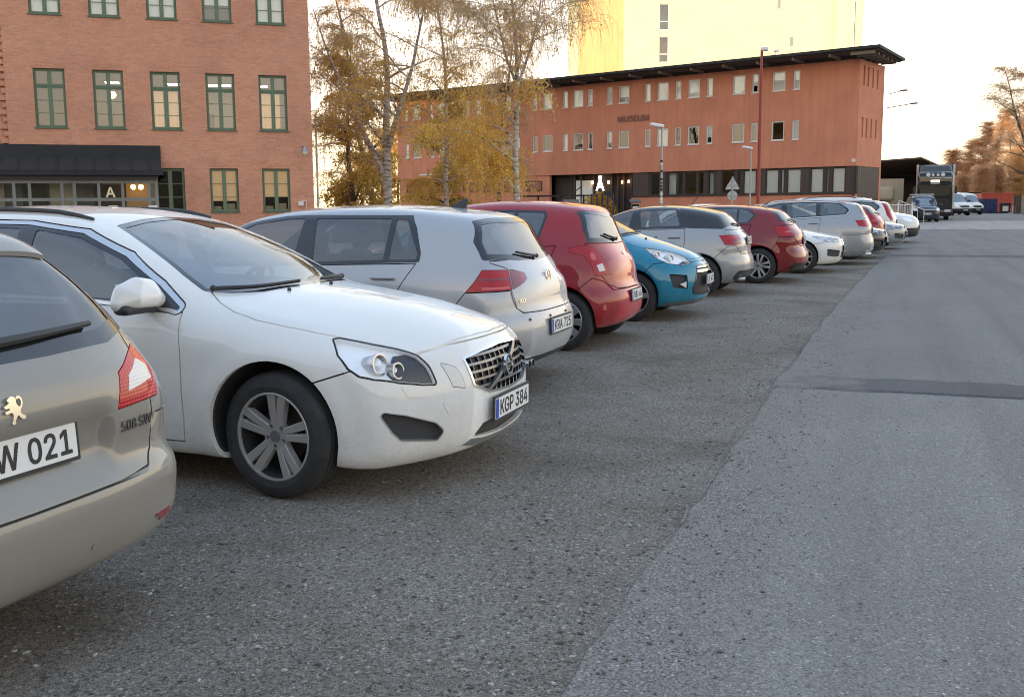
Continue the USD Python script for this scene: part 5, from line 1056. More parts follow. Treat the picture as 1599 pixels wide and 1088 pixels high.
def rear_common(t, B, sp, plate_at, text, normal=(-1, 0, .03), w=.52):
    P, n = surf(B, (plate_at[0], 0, plate_at[1]), (-1, 0, 0), .004); plate(t, P, normal, text, w)

def car_hatch_silver():
    k = 'hatch_silver'
    tgate = [(-1.93, 0, 1.06), (-1.76, .748, 1.046), (-1.892, .566, .984), (-1.958, .664, .828), (-1.972, .658, .76), (-1.992, .640, .69), (-2.025, .575, .654), (-2.07, .3, .648), (-2.08, 0, .648)]
    def panels(B, g):
        return [sym_panel('tailgate', tgate, (-1, 0, 0), g, .35), side_panel_through('lower_valance', [(-1.72, .0), (-1.72, .25), (-1.95, .29), (-2.3, .315), (-2.3, 0)], g),
                side_panel_through('rear_bumper', [(-1.48, .56), (-1.56, .70), (-1.655, .818), (-1.95, .828), (-1.985, .70), (-2.02, .652), (-2.4, .66), (-2.4, -.1), (-1.2, -.1), (-1.2, .5)], g)] + \
            door_panels([[(.96, .98), (1.0, .7), (.98, .28), (-.14, .28), (-.18, .6), (-.22, 1.005)], [(-.24, 1.005), (-.20, .6), (-.16, .28), (-.82, .28), (-.92, .45), (-1.03, .66), (-1.12, .85), (-1.235, 1.03)]], g)
    F = dict(name='hatchback_car', paint='silver_paint', rim='five',
        dlo=[(.98, 1.01), (.68, 1.20), (.35, 1.34), (.0, 1.39), (-.225, 1.398), (-1.127, 1.392), (-1.19, 1.30), (-1.263, 1.106), (-1.262, 1.04), (-.33, 1.006), (.6, .985)],
        panes=[[(.60, 1.02), (.52, 1.20), (.28, 1.325), (-.02, 1.366), (-.19, 1.37), (-.15, 1.03)], [(-.335, 1.035), (-.30, 1.372), (-.965, 1.366), (-.955, 1.055)], [(-1.0, 1.055), (-1.01, 1.36), (-1.10, 1.352), (-1.235, 1.10), (-1.23, 1.06)]],
        glass=['car_glass', 'car_glass', 'car_glass'], rglass='rear_glass',
        winds=[(.36, 0, 1.40), (.42, .52, 1.37), (.72, .60, 1.22), (1.02, .68, 1.03), (1.2, .5, 1.01), (1.26, 0, 1.01)],
        rwin=[(-1.69, 0, 1.365), (-1.64, .40, 1.362), (-1.575, .575, 1.335), (-1.661, .699, 1.192), (-1.757, .741, 1.05), (-1.90, .35, 1.036), (-1.94, 0, 1.034)], rwin_frit=.05,
        lamps=[('tail_light', 'lens_red', [(-1.653, .86, .821), (-1.759, .776, .987), (-1.897, .568, .979), (-1.953, .662, .832)], (-.72, .69, 0)),
            ('tail_light_inner', 'lens_dark_red', [(-1.899, .56, .979), (-1.911, .511, .977), (-1.961, .389, .946), (-1.989, .405, .904), (-1.988, .501, .872), (-1.955, .652, .832)], (-.9, .42, 0)),
            ('light_strip', 'lens_pink', [(-1.74, .80, .838), (-1.74, .80, .862), (-1.93, .66, .862), (-1.94, .66, .842)], (-.72, .69, 0), 'inlay'),
            ('light_band', 'lens_dark_red', [(-1.70, .81, .905), (-1.715, .80, .925), (-1.91, .63, .925), (-1.915, .62, .905)], (-.72, .69, 0), 'inlay'),
            ('light_bar', 'lens_dark_red', [(-1.80, .75, .875), (-1.80, .75, .985), (-1.807, .745, .985), (-1.807, .745, .875)], (-.72, .69, 0), 'inlay'),
            ('headlight', 'lens_clear', [(1.95, .55, .74), (1.6, .82, .82), (1.65, .86, .68), (2.0, .6, .62)], (.7, .7, .1))],
        panels=panels, panel_mat={'lower_valance': 'black_trim'}, seat_mat='seat_cloth', seats=(.12, -.82))
    t, B = make_car(k, 'silver hatchback with its tail to the road behind the white estate, plate KRA 725', 'car', F, 'cars parked in a row beside the road')
    rear_common(t, B, SPEC[k], (-2.12, .52), 'KRA 725')
    P, n = surf(B, (-2.0, 0, .90), (-1, 0, 0), .002); n = (-1, 0, .12); x = sub(t, 'emblem')
    obj('emblem_disc', place(ringm(.001, .052, .006), P, n), 'black_gloss', x)
    obj('emblem_ring', place(ringm(.047, .056, .010), P, n), 'chrome', x)
    obj('emblem_letters', place(strokes([[(-.038, .030), (-.014, -.042), (0, -.008), (.014, -.042), (.038, .030)], [(-.017, .048), (0, .006), (.017, .048)]], .009, .009), P, n), 'chrome', x)
    P, n = surf(B, (-1.95, .56, .745), (-1, .2, 0), .001); obj('model_badge', place(words('GOLF', .026, .004, .9, True), P, n), 'chrome', t)
    wiper(t, B, [(-1.93, .0, 1.06), (-1.91, .16, 1.075), (-1.87, .34, 1.10)], (-1, 0, .5))
    handles(t, B, [(-.98, .915), (-.02, .905)], 'silver_paint')
    fin = m3.Manifold.batch_hull([m3.Manifold.sphere(.012, 12).translate(list(p)) for p in ((0, -.025, 0), (0, .025, 0), (.13, 0, .0), (.0, 0, .07), (-.02, 0, .065))]); P, n = surf(B, (-1.30, 0, 1.47), (0, 0, 1), 0); obj('roof_aerial', tm(fin.translate(P.tolist())), 'black_trim', t, smooth=40)
    mirrors(t, B, (.62, .95, 1.0), 'silver_paint')
    sens = [surf(B, (-2.1, y_, .60), (-1, y_ * .3, 0), .001)[0] for y_ in (-.55, -.2, .2, .55)]
    for q in sens: obj('parking_sensor', trimesh.creation.icosphere(1, .012).apply_translation(q), 'grey_trim', t)
    for y_ in (.48, .56): obj('exhaust_tip', trimesh.creation.annulus(.026, .032, .12).apply_transform(trimesh.transformations.rotation_matrix(math.pi / 2, [0, 1, 0])).apply_translation((-2.0, y_, .26)), 'chrome', t, smooth=40)
    shelf = rbox(.5, 1.0, .04, .015, (-1.5, 0, 1.02)); obj('parcel_shelf', tm(shelf), 'interior', t)
    return t

def car_hatch_red():
    k = 'hatch_red'
    tg = [(-1.6, 0, 1.06), (-1.50, .69, 1.075), (-1.555, .70, .98), (-1.60, .69, .87), (-1.635, .68, .755), (-1.70, .58, .66), (-1.76, .45, .615), (-1.80, .2, .61), (-1.81, 0, .61)]
    def panels(B, g):
        return [sym_panel('tailgate', tg, (-1, 0, 0), g, .35), side_panel_through('rear_bumper', [(-1.40, .50), (-1.45, .62), (-1.58, .735), (-1.66, .70), (-1.74, .605), (-2.2, .61), (-2.2, -.1), (-1.1, -.1), (-1.1, .4)], g)] + \
            door_panels([[(.82, .98), (.85, .7), (.82, .28), (-.14, .28), (-.18, .6), (-.20, 1.0)], [(-.22, 1.0), (-.20, .6), (-.16, .28), (-.80, .28), (-.90, .45), (-1.02, .66), (-1.14, .9), (-1.19, 1.05)]], g)
    def overlays(B):
        out = []
        for s in (1, -1):
            c = prism([(-1.377 + .078 * math.cos(a), .82, .817 + .078 * math.sin(a)) for a in np.linspace(0, 2 * np.pi, 24, endpoint=False)], (0, 1, 0), .3, -.003)
            if s > 0: out.append(('fuel_flap', B.band(-.003, .003, c), 'red_paint'))
        return out
    F = dict(name='hatchback_car', paint='red_paint', rim='cover', rim_mat='satin_metal', side=.09, trim='black_gloss',
        dlo=[(.86, 1.02), (.52, 1.23), (.2, 1.375), (-.1, 1.405), (-.716, 1.412), (-1.035, 1.40), (-1.06, 1.35), (-1.01, 1.12), (-.96, 1.07), (-.5, 1.03), (.5, 1.0)],
        panes=[[(.56, 1.04), (.45, 1.22), (.16, 1.355), (-.12, 1.385), (-.12, 1.04)], [(-.22, 1.045), (-.22, 1.388), (-.70, 1.392), (-.69, 1.07)], [(-.73, 1.075), (-.74, 1.39), (-1.01, 1.382), (-1.03, 1.34), (-.98, 1.13), (-.95, 1.09)]],
        glass=['tinted_glass'] * 3, rglass='rear_glass',
        winds=[(.24, 0, 1.42), (.28, .5, 1.38), (.56, .58, 1.22), (.86, .66, 1.04), (1.02, .5, 1.02), (1.08, 0, 1.02)],
        rwin=[(-1.50, 0, 1.375), (-1.43, .42, 1.40), (-1.33, .545, 1.385), (-1.42, .640, 1.21), (-1.505, .672, 1.085), (-1.60, .35, 1.07), (-1.63, 0, 1.066)], rwin_frit=.045,
        lamps=[('tail_light', 'lens_red', [(-1.337, .76, 1.032), (-1.426, .734, 1.055), (-1.549, .625, 1.042), (-1.647, .566, .918), (-1.711, .520, .761), (-1.599, .744, .750), (-1.561, .742, .871), (-1.487, .752, .955), (-1.343, .782, .981)], (-.72, .69, .1)),
            ('reversing_lamp', 'lens_clear', [(-1.60, .70, .86), (-1.62, .60, .88), (-1.665, .60, .80), (-1.64, .70, .79)], (-.8, .6, 0), 'inlay'),
            ('light_disc', 'lens_pink', [(-1.575 + .0 * math.cos(a), .69 + .045 * math.cos(a), .945 + .045 * math.sin(a)) for a in np.linspace(0, 2 * np.pi, 14, endpoint=False)], (-.8, .6, 0), 'inlay'),
            ('headlight', 'lens_clear', [(1.7, .5, .8), (1.4, .76, .9), (1.45, .8, .74), (1.78, .5, .68)], (.7, .7, .1)),
            ('rear_reflector', 'lens_pink', [(-1.66, .72, .47), (-1.69, .68, .47), (-1.69, .68, .41), (-1.66, .72, .41)], (-.8, .6, 0))],
        panels=panels, overlays=overlays, seats=(.1, -.7), dash_x=.7)
    t, B = make_car(k, 'bright red hatchback with round fuel flap and tall tail lights, tail to the road', 'car', F, 'cars parked in a row beside the road')
    P, n = surf(B, (-1.83, 0, .525), (-1, 0, 0), .004); plate(t, P, (-1, 0, .08), 'XMU 645', .44, .105)
    P, n = surf(B, (-1.72, 0, .95), (-1, 0, 0), .002); obj('emblem', place(strokes([[(.03, .035), (-.03, .008), (.03, -.006), (-.03, -.035)]], .016, .006), P, (-1, 0, .2)), 'chrome', t)
    wiper(t, B, [(-1.60, .05, 1.09), (-1.58, .2, 1.11), (-1.53, .36, 1.135)], (-1, 0, .5), r=.012); handles(t, B, [(-.95, .90), (-.05, .89)], 'red_paint'); mirrors(t, B, (.55, .9, 1.02), 'red_paint')
    P, n = surf(B, (-1.0, 0, 1.5), (0, 0, 1), 0); obj('roof_aerial', tube([P, P + np.array([-.25, 0, .16])], .006, 6), 'black_trim', t)
    return t

def car_hatch_blue():
    k = 'hatch_blue'
    def panels(B, g):
        bon = [(1.08, 0, 1), (1.0, -.45, 1), (.9, -.66, 1), (1.0, -.74, 1), (1.22, -.70, 1), (1.392, -.605, 1), (1.576, -.5, 1), (1.727, -.45, 1), (1.80, -.38, 1), (1.85, -.2, 1), (1.86, 0, 1)]
        return [sym_panel('bonnet', bon, (0, 0, 1), g, .3, 1.02), side_panel_through('front_bumper', [(1.3, .6), (1.42, .72), (1.55, .74), (1.72, .715), (1.85, .735), (2.3, .8), (2.3, -.1), (1.1, -.1), (1.1, .5)], g)] + \
            door_panels([[(.70, 1.0), (.72, .7), (.68, .28), (-.24, .28), (-.28, .6), (-.30, 1.0)]], g)
    gr = [(1.92, 0, .685), (1.90, -.2, .685), (1.86, -.385, .67), (1.85, -.52, .41), (1.86, -.50, .345), (1.93, -.25, .325), (1.95, 0, .32)]
    def overlays(B):
        st = lambda y0, z0, y1, z1: m3.Manifold.cube([.8, y1 - y0, z1 - z0]).translate([1.5, y0, z0])
        G = prism(symm(gr), (1, 0, 0), .3, .0, .01)
        out = [('chrome_bar', B.band(-.01, .012, G ^ st(-.42, .60, .42, .635)), 'chrome'), ('chrome_bar', B.band(-.01, .012, G ^ st(-.40, .655, .40, .68)), 'chrome')]
        sk = side_panel_through('x', [(1.55, .0), (1.55, .235), (2.3, .285), (2.3, 0)], 0)[1]
        out.append(('lower_lip', B.band(-.006, .004, sk), 'grey_trim'))
        return out
    F = dict(name='hatchback_car', paint='blue_paint', rim='five', trim='black_gloss',
        dlo=[(.86, .98), (.5, 1.22), (.1, 1.40), (-.2, 1.43), (-.9, 1.42), (-1.3, 1.33), (-1.45, 1.1), (-.5, 1.02)], panes=[[(.60, 1.02), (.45, 1.20), (.1, 1.37), (-.22, 1.40), (-.22, 1.04)], [(-.34, 1.05), (-.34, 1.40), (-.9, 1.39), (-1.1, 1.10)]],
        winds=[(.22, 0, 1.44), (.26, -.5, 1.40), (.55, -.58, 1.25), (.86, -.66, 1.06), (.98, -.5, 1.06), (1.04, 0, 1.085)], rwin=[(-1.63, 0, 1.36), (-1.6, .5, 1.34), (-1.8, .6, 1.08), (-1.83, 0, 1.05)],
        lamps=[('headlight', 'lamp_bowl', [(1.250, -.68, .916), (1.392, -.594, .895), (1.576, -.487, .856), (1.727, -.437, .798), (1.826, -.448, .710), (1.740, -.614, .690), (1.588, -.759, .718), (1.434, -.783, .784)], (.72, -.6, .35), 'headlight', [('proj', (1.60, -.63, .775), .06), ('proj', (1.45, -.69, .83), .05), ('field', [(1.72, -.50, .74), (1.826, -.448, .715), (1.75, -.6, .69), (1.68, -.62, .70)], 'lamp_dark', -.02)]),
            ('bumper_recess', 'blue_paint', [(1.60, -.80, .60), (1.80, -.60, .575), (1.815, -.60, .40), (1.66, -.79, .43)], (.75, -.65, 0), 'recess'),
            ('fog_lamp', 'lens_clear', [(1.725, -.72, .468), (1.800, -.62, .50), (1.795, -.62, .41)], (.75, -.65, 0), 'inlay'),
            ('tail_light', 'lens_red', [(-1.75, .75, .98), (-1.9, .6, .98), (-1.93, .6, .8), (-1.8, .75, .8)], (-.75, .65, 0))],
        openings=[('grille', 'black_trim', gr, (1, 0, 0), 'black_gloss', -.04)], panels=panels, overlays=overlays)
    t, B = make_car(k, 'turquoise blue small hatchback with nose to the road between the red and the two-tone hatchbacks', 'car', F, 'cars parked in a row beside the road')
    P, n = surf(B, (1.95, 0, .50), (1, 0, 0), .012); plate(t, P, (1, 0, 0), 'LSE 407')
    P, n = surf(B, (1.87, 0, .735), (1, 0, .2), .004); obj('emblem', place(strokes([[(-.055, -.02), (0, .02), (.055, -.02)], [(-.055, -.055), (0, -.015), (.055, -.055)]], .018, .008), P, (1, 0, .3)), 'chrome', t)
    wiper(t, B, [(.93, -.60, 1.06), (1.0, -.35, 1.08), (1.05, 0, 1.09)], (.5, 0, 1)); mirrors(t, B, (.62, .94, 1.03), 'blue_paint'); handles(t, B, [(-.12, .9)], 'blue_paint')
    for s in (-.3, .3): P, n = surf(B, (1.2, s, 1.0), (.2, 0, 1), .006); obj('washer_jet', trimesh.creation.icosphere(1, .014).apply_translation(P), 'black_trim', t)
    return t

def car_hatch_two_tone():
    k = 'hatch_two_tone'
    tg = [(-1.83, 0, 1.04), (-1.66, .70, 1.045), (-1.72, .74, .965), (-1.80, .715, .80), (-1.86, .60, .70), (-1.92, .3, .66), (-1.93, 0, .655)]
    def panels(B, g):
        return [sym_panel('tailgate', tg, (-1, 0, 0), g, .3), side_panel_through('lower_valance', [(-1.75, 0), (-1.78, .30), (-1.86, .40), (-2.3, .40), (-2.3, 0)], g), side_panel_through('rear_bumper', [(-1.45, .56), (-1.60, .70), (-1.70, .79), (-1.82, .79), (-1.87, .66), (-2.3, .66), (-2.3, -.1), (-1.2, -.1), (-1.2, .5)], g)] + \
            door_panels([[(.75, .94), (.8, .7), (.76, .28), (-.22, .28), (-.26, .6), (-.29, 1.04)], [(-.31, 1.04), (-.28, .6), (-.24, .28), (-.80, .28), (-.88, .45), (-.98, .66), (-1.03, .85), (-1.02, 1.06)]], g)
    def overlays(B):
        top = side_panel_through('x', [(.28, 1.30), (-.3, 1.375), (-.9, 1.375), (-1.06, 1.07), (-1.60, 1.055), (-1.75, 1.16), (-1.5, 1.40), (-.7, 1.55), (-.2, 1.5), (.2, 1.42)], 0)[1]
        return [('black_roof', B.band(-.004, .0012, top), 'black_gloss')]
    F = dict(name='hatchback_car', paint='grey_paint', rim='ten', trim='black_gloss', overlays=overlays,
        dlo=[(.75, .95), (.45, 1.15), (.12, 1.31), (-.2, 1.372), (-.85, 1.372), (-1.05, 1.32), (-1.26, 1.11), (-1.2, 1.075), (-.3, 1.05), (.4, .98)], panes=[[(.45, 1.0), (.38, 1.14), (.09, 1.285), (-.16, 1.345), (-.10, 1.06)], [(-.31, 1.085), (-.27, 1.35), (-.84, 1.352), (-.93, 1.125), (-.90, 1.10)], [(-1.0, 1.29), (-1.03, 1.12), (-1.19, 1.115)]],
        rglass='tinted_glass', winds=[(.03, 0, 1.37), (.06, .5, 1.34), (.35, .58, 1.2), (.7, .66, 1.02), (.85, .45, 1.01), (.9, 0, 1.015)],
        rwin=[(-1.56, 0, 1.32), (-1.50, .45, 1.32), (-1.42, .58, 1.30), (-1.55, .68, 1.12), (-1.68, .45, 1.085), (-1.74, 0, 1.08)],
        lamps=[('tail_light', 'lens_red', [(-1.56, .80, .955), (-1.72, .71, .968), (-1.84, .50, .958), (-1.88, .53, .825), (-1.80, .70, .805), (-1.66, .83, .808)], (-.72, .69, 0)), ('light_strip', 'lens_dark_red', [(-1.80, .64, .90), (-1.86, .52, .90), (-1.87, .53, .84), (-1.80, .70, .83), (-1.70, .79, .84)], (-.72, .69, 0), 'inlay'),
            ('headlight', 'lens_clear', [(1.8, .5, .8), (1.5, .74, .84), (1.55, .8, .68), (1.9, .5, .64)], (.7, .7, .1))], panels=panels, panel_mat={'lower_valance': 'black_trim'}, seats=(.0, -.85), seat_mat='interior')
    t, B = make_car(k, 'light grey hatchback with black roof, tail to the road, behind the turquoise car', 'car', F, 'cars parked in a row beside the road', h=.038)
    P, n = surf(B, (-1.9, 0, .865), (-1, 0, 0), .004); plate(t, P, (-1, 0, .1), 'MJT 285')
    P, n = surf(B, (-1.85, 0, 1.0), (-1, 0, 0), .002); obj('emblem', cat(*[place(ringm(.019, .025, .005), P + np.array([0, y_, 0]), (-1, 0, .3)) for y_ in (-.054, -.018, .018, .054)]), 'chrome', t)
    wiper(t, B, [(-1.74, .05, 1.09), (-1.71, .2, 1.10), (-1.66, .36, 1.12)], (-1, 0, .6), r=.012); handles(t, B, [(-.86, .92), (-.1, .91)], 'grey_paint'); mirrors(t, B, (.5, .92, .99), 'grey_paint')
    P, n = surf(B, (-.95, 0, 1.45), (0, 0, 1), 0); obj('roof_aerial', tube([P, P + np.array([-.2, 0, .22])], .006, 6), 'black_trim', t)
    obj('exhaust_tip', trimesh.creation.annulus(.03, .036, .12).apply_transform(trimesh.transformations.rotation_matrix(math.pi / 2, [0, 1, 0])).apply_translation((-1.88, .5, .27)), 'chrome', t, smooth=40)
    return t

def car_hatch_dark_red(kind='hatch_dark_red', label='dark red hatchback with grey tinted windows, tail to the road beside a white saloon', **o):
    def panels(B, g):
        tg = [(-1.95, 0, 1.06), (-1.80, .72, 1.05), (-1.86, .70, .93), (-1.96, .72, .82), (-2.05, .55, .70), (-2.09, .3, .66), (-2.1, 0, .66)]
        return [sym_panel('tailgate', tg, (-1, 0, 0), g, .3), side_panel_through('lower_valance', [(-1.85, 0), (-1.90, .30), (-2.0, .36), (-2.4, .36), (-2.4, 0)], g), side_panel_through('rear_bumper', [(-1.55, .56), (-1.65, .70), (-1.72, .84), (-1.95, .84), (-2.06, .66), (-2.5, .66), (-2.5, -.1), (-1.3, -.1), (-1.3, .5)], g)] + \
            door_panels([[(.72, .94), (.78, .7), (.74, .28), (-.3, .28), (-.34, .6), (-.36, 1.03)], [(-.38, 1.03), (-.36, .6), (-.32, .28), (-.88, .28), (-.98, .45), (-1.08, .66), (-1.16, .9), (-1.2, 1.06)]], g)
    F = dict(name='hatchback_car', paint='dark_red_paint', rim='y5', rim_mat='satin_metal', trim='black_gloss',
        dlo=[(.72, .94), (.4, 1.15), (.05, 1.31), (-.3, 1.375), (-.95, 1.378), (-1.15, 1.345), (-1.275, 1.235), (-1.15, 1.085), (-.4, 1.05), (.3, .99)], panes=[[(.42, 1.0), (.33, 1.14), (.03, 1.285), (-.26, 1.345), (-.26, 1.06)], [(-.37, 1.075), (-.37, 1.35), (-.93, 1.352), (-.93, 1.09)], [(-.97, 1.095), (-.97, 1.345), (-1.12, 1.32), (-1.235, 1.235), (-1.13, 1.105)]],
        glass=['tinted_glass'] * 3, rglass='rear_glass', winds=[(.03, 0, 1.38), (.06, .5, 1.34), (.3, .58, 1.22), (.65, .66, 1.03), (.8, .45, 1.01), (.85, 0, 1.015)],
        rwin=[(-1.72, 0, 1.31), (-1.66, .45, 1.32), (-1.52, .585, 1.30), (-1.68, .705, 1.11), (-1.86, .45, 1.085), (-1.92, 0, 1.08)],
        lamps=[('tail_light', 'lens_red', [(-1.592, .765, 1.033), (-1.80, .69, 1.035), (-1.87, .61, 1.03), (-1.958, .70, .854), (-1.800, .822, .845), (-1.70, .835, .862)], (-.72, .69, 0)), ('light_strip', 'lens_pink', [(-1.80, .75, .95), (-1.90, .66, .96), (-1.92, .68, .92), (-1.80, .78, .91)], (-.72, .69, 0), 'inlay'),
            ('headlight', 'lens_clear', [(1.95, .5, .76), (1.6, .78, .84), (1.65, .82, .68), (2.05, .5, .62)], (.7, .7, .1))], panels=panels, panel_mat={'lower_valance': 'black_trim'}, seats=(-.05, -.95))
    F.update(o.pop('F', {}))
    t, B = make_car(kind, label, 'car', F, 'cars parked in a row beside the road', near=o.get('near', True), h=o.get('h', .034))
    P, n = surf(B, (-2.1, 0, .76), (-1, 0, 0), .004); plate(t, P, (-1, 0, .05), o.get('text', 'RNA 512'))
    P, n = surf(B, (-2.0, 0, .96), (-1, 0, 0), .002); obj('emblem', place(ringm(.001, .04, .006), P, (-1, 0, .3)), 'chrome', t)
    wiper(t, B, [(-1.91, .05, 1.10), (-1.86, .2, 1.11), (-1.78, .38, 1.13)], (-1, 0, .6), r=.012); handles(t, B, [(-1.02, .93), (-.2, .92)], F['paint']); mirrors(t, B, (.45, .92, .99), F['paint'])
    P, n = surf(B, (-1.3, 0, 1.45), (0, 0, 1), 0); obj('roof_aerial', tube([P, P + np.array([-.15, 0, .1])], .008, 6), 'black_trim', t)
    return t

def car_saloon_white(label='white saloon with kidney grille between dark red hatchback and grey estate', text='OTX 118', kidneys=True, near=True, h=.042, F2={}):
    k = 'saloon_white'
    def panels(B, g):
        bon = [(.9, 0, 1), (.85, -.45, 1), (.78, -.68, 1), (.95, -.76, 1), (1.3, -.78, 1), (1.6, -.76, 1), (1.85, -.70, 1), (2.05, -.60, 1), (2.13, -.45, 1), (2.18, -.25, 1), (2.2, 0, 1)]
        return [sym_panel('bonnet', bon, (0, 0, 1), g, .3, .95), side_panel_through('front_bumper', [(1.7, .58), (1.9, .63), (2.1, .66), (2.22, .70), (2.6, .76), (2.6, -.1), (1.45, -.1), (1.45, .5)], g)] + door_panels([[(.80, .94), (.86, .7), (.82, .28), (-.24, .28), (-.28, .6), (-.30, 1.0)]], g)
    F = dict(name='saloon_car', paint='white_paint', rim='ten', rim_mat='alloy_dark', trim='black_gloss',
        dlo=[(.80, .95), (.45, 1.17), (.1, 1.32), (-.3, 1.375), (-.9, 1.36), (-1.3, 1.2), (-1.45, 1.08), (-.5, 1.02)], panes=[[(.55, .99), (.42, 1.15), (.1, 1.29), (-.22, 1.34), (-.22, 1.03)], [(-.34, 1.04), (-.34, 1.345), (-.9, 1.33), (-1.15, 1.1)]],
        winds=[(.05, 0, 1.38), (.08, .5, 1.35), (.4, .6, 1.18), (.72, .68, 1.02), (.86, .45, 1.0), (.91, 0, 1.0)], rwin=[(-1.35, 0, 1.33), (-1.3, .5, 1.32), (-1.65, .6, 1.12), (-1.72, 0, 1.13)],
        lamps=[('headlight', 'lamp_bowl', [(1.75, -.76, .775), (1.90, -.70, .775), (2.08, -.56, .745), (2.20, -.40, .70), (2.21, -.42, .635), (2.12, -.62, .625), (1.95, -.78, .655), (1.82, -.81, .70)], (.75, -.62, .2), 'headlight', [('proj', (2.02, -.68, .69), .055), ('proj', (2.13, -.55, .68), .05)]),
            ('fog_opening', 'black_trim', [(2.02, -.80, .50), (2.20, -.58, .475), (2.255, -.42, .46), (2.25, -.42, .34), (2.18, -.58, .33), (2.02, -.80, .36)], (.75, -.62, 0), 'recess'),
            ('tail_light', 'lens_red', [(-2.0, .80, .95), (-2.2, .6, .98), (-2.24, .6, .82), (-2.1, .8, .8)], (-.75, .65, 0))],
        openings=[('lower_intake', 'black_trim', [(2.3, 0, .44), (2.29, -.35, .43), (2.27, -.38, .30), (2.28, 0, .27)], (1, 0, 0), None, -.04)] + ([] if kidneys else [('grille', 'black_trim', [(2.3, 0, .71), (2.28, -.3, .70), (2.28, -.28, .56), (2.3, 0, .54)], (1, 0, 0), 'chrome', -.04)]), panels=panels)
    if kidneys: F['lamps'].append(('kidney_grille', 'black_gloss', [(2.27, -.025, .715), (2.25, -.20, .70), (2.25, -.27, .65), (2.28, -.22, .56), (2.30, -.04, .55)], (1, 0, 0), 'recess', 'chrome'))
    F.update(F2)
    t, B = make_car(k, label, 'car', F, 'cars parked in a row beside the road', near=near, h=h)
    P, n = surf(B, (2.3, 0, .49), (1, 0, 0), .01); plate(t, P, (1, 0, 0), text)
    wiper(t, B, [(.80, -.62, 1.02), (.88, -.4, 1.01), (.93, -.05, 1.01)], (.5, 0, 1)); mirrors(t, B, (.55, .95, .98), F['paint']); handles(t, B, [(-.12, .86)], F['paint'])
    return t

def car_estate_grey(label='silver grey estate with roof rails, tail to the road, sixth beyond the white estate', text='DRK 930', near=True, h=.042, F2={}, tall=False):
    k = 'estate_grey'
    def panels(B, g):
        tg = [(-2.24, 0, 1.09), (-2.12, .66, 1.09), (-2.20, .66, 1.0), (-2.28, .66, .86), (-2.31, .66, .70), (-2.34, .5, .64), (-2.37, 0, .63)]
        return [sym_panel('tailgate', tg, (-1, 0, 0), g, .3), side_panel_through('rear_bumper', [(-1.6, .56), (-1.7, .70), (-2.25, .72), (-2.35, .63), (-2.7, .64), (-2.7, -.1), (-1.3, -.1), (-1.3, .5)], g)] + \
            door_panels([[(.80, .94), (.86, .7), (.82, .28), (-.38, .28), (-.42, .6), (-.45, 1.05)], [(-.47, 1.05), (-.44, .6), (-.40, .28), (-.95, .28), (-1.05, .5), (-1.16, .75), (-1.22, 1.1)]], g)
    tl = [(-1.985, .80, 1.03), (-2.15, .72, 1.04), (-2.255, .55, 1.03), (-2.29, .55, .90), (-2.22, .72, .88), (-2.03, .81, .90)]
    if tall: tl = [(-1.97, .66, 1.40), (-2.03, .58, 1.40), (-2.20, .66, 1.1), (-2.28, .67, .84), (-2.2, .78, .82), (-2.06, .78, 1.0)]
    F = dict(name='estate_car', paint='grey_paint', rim='ten', trim='black_gloss', chrome_dlo=True, overlays=lambda B: [('bumper_trim', B.band(-.004, .004, side_panel_through('x', [(-1.75, .33), (-2.6, .33), (-2.6, .36), (-1.75, .355)], 0)[1]), 'satin_metal')],
        dlo=[(.86, .95), (.5, 1.18), (.1, 1.36), (-.3, 1.44), (-1.1, 1.455), (-1.6, 1.43), (-1.80, 1.31), (-1.83, 1.25), (-1.75, 1.16), (-.5, 1.08), (.4, 1.0)], panes=[[(.55, 1.02), (.45, 1.16), (.08, 1.33), (-.30, 1.41), (-.34, 1.09)], [(-.46, 1.10), (-.43, 1.418), (-1.09, 1.43), (-1.10, 1.14)], [(-1.19, 1.15), (-1.19, 1.428), (-1.58, 1.405), (-1.75, 1.30), (-1.77, 1.25), (-1.72, 1.18)]],
        rglass='tinted_glass', winds=[(.22, 0, 1.42), (.25, .5, 1.38), (.55, .6, 1.24), (.9, .68, 1.03), (1.04, .45, 1.02), (1.1, 0, 1.02)],
        rwin=[(-2.08, 0, 1.42), (-2.03, .45, 1.41), (-1.96, .55, 1.38), (-2.08, .64, 1.20), (-2.16, .62, 1.12), (-2.24, 0, 1.115)],
        lamps=[('tail_light', 'lens_red', tl, (-.72, .69, 0)), ('headlight', 'lens_clear', [(2.1, .5, .8), (1.75, .78, .86), (1.8, .82, .7), (2.25, .5, .65)], (.7, .7, .1))], panels=panels, seats=(-.05, -1.0))
    F.update(F2)
    t, B = make_car(k, label, 'car', F, 'cars parked in a row beside the road', near=near, h=h)
    P, n = surf(B, (-2.36, 0, .79), (-1, 0, 0), .004); plate(t, P, (-1, 0, .05), text)
    rails(t, B, .1, -1.75, .56, 'satin_metal', .035); handles(t, B, [(-1.05, .96), (-.28, .95)], F['paint']); mirrors(t, B, (.55, .95, 1.0), F['paint'])
    for y_ in (.5, .6): obj('exhaust_tip', trimesh.creation.annulus(.03, .036, .12).apply_transform(trimesh.transformations.rotation_matrix(math.pi / 2, [0, 1, 0])).apply_translation((-2.28, y_, .26)), 'chrome', t, smooth=40)
    return t

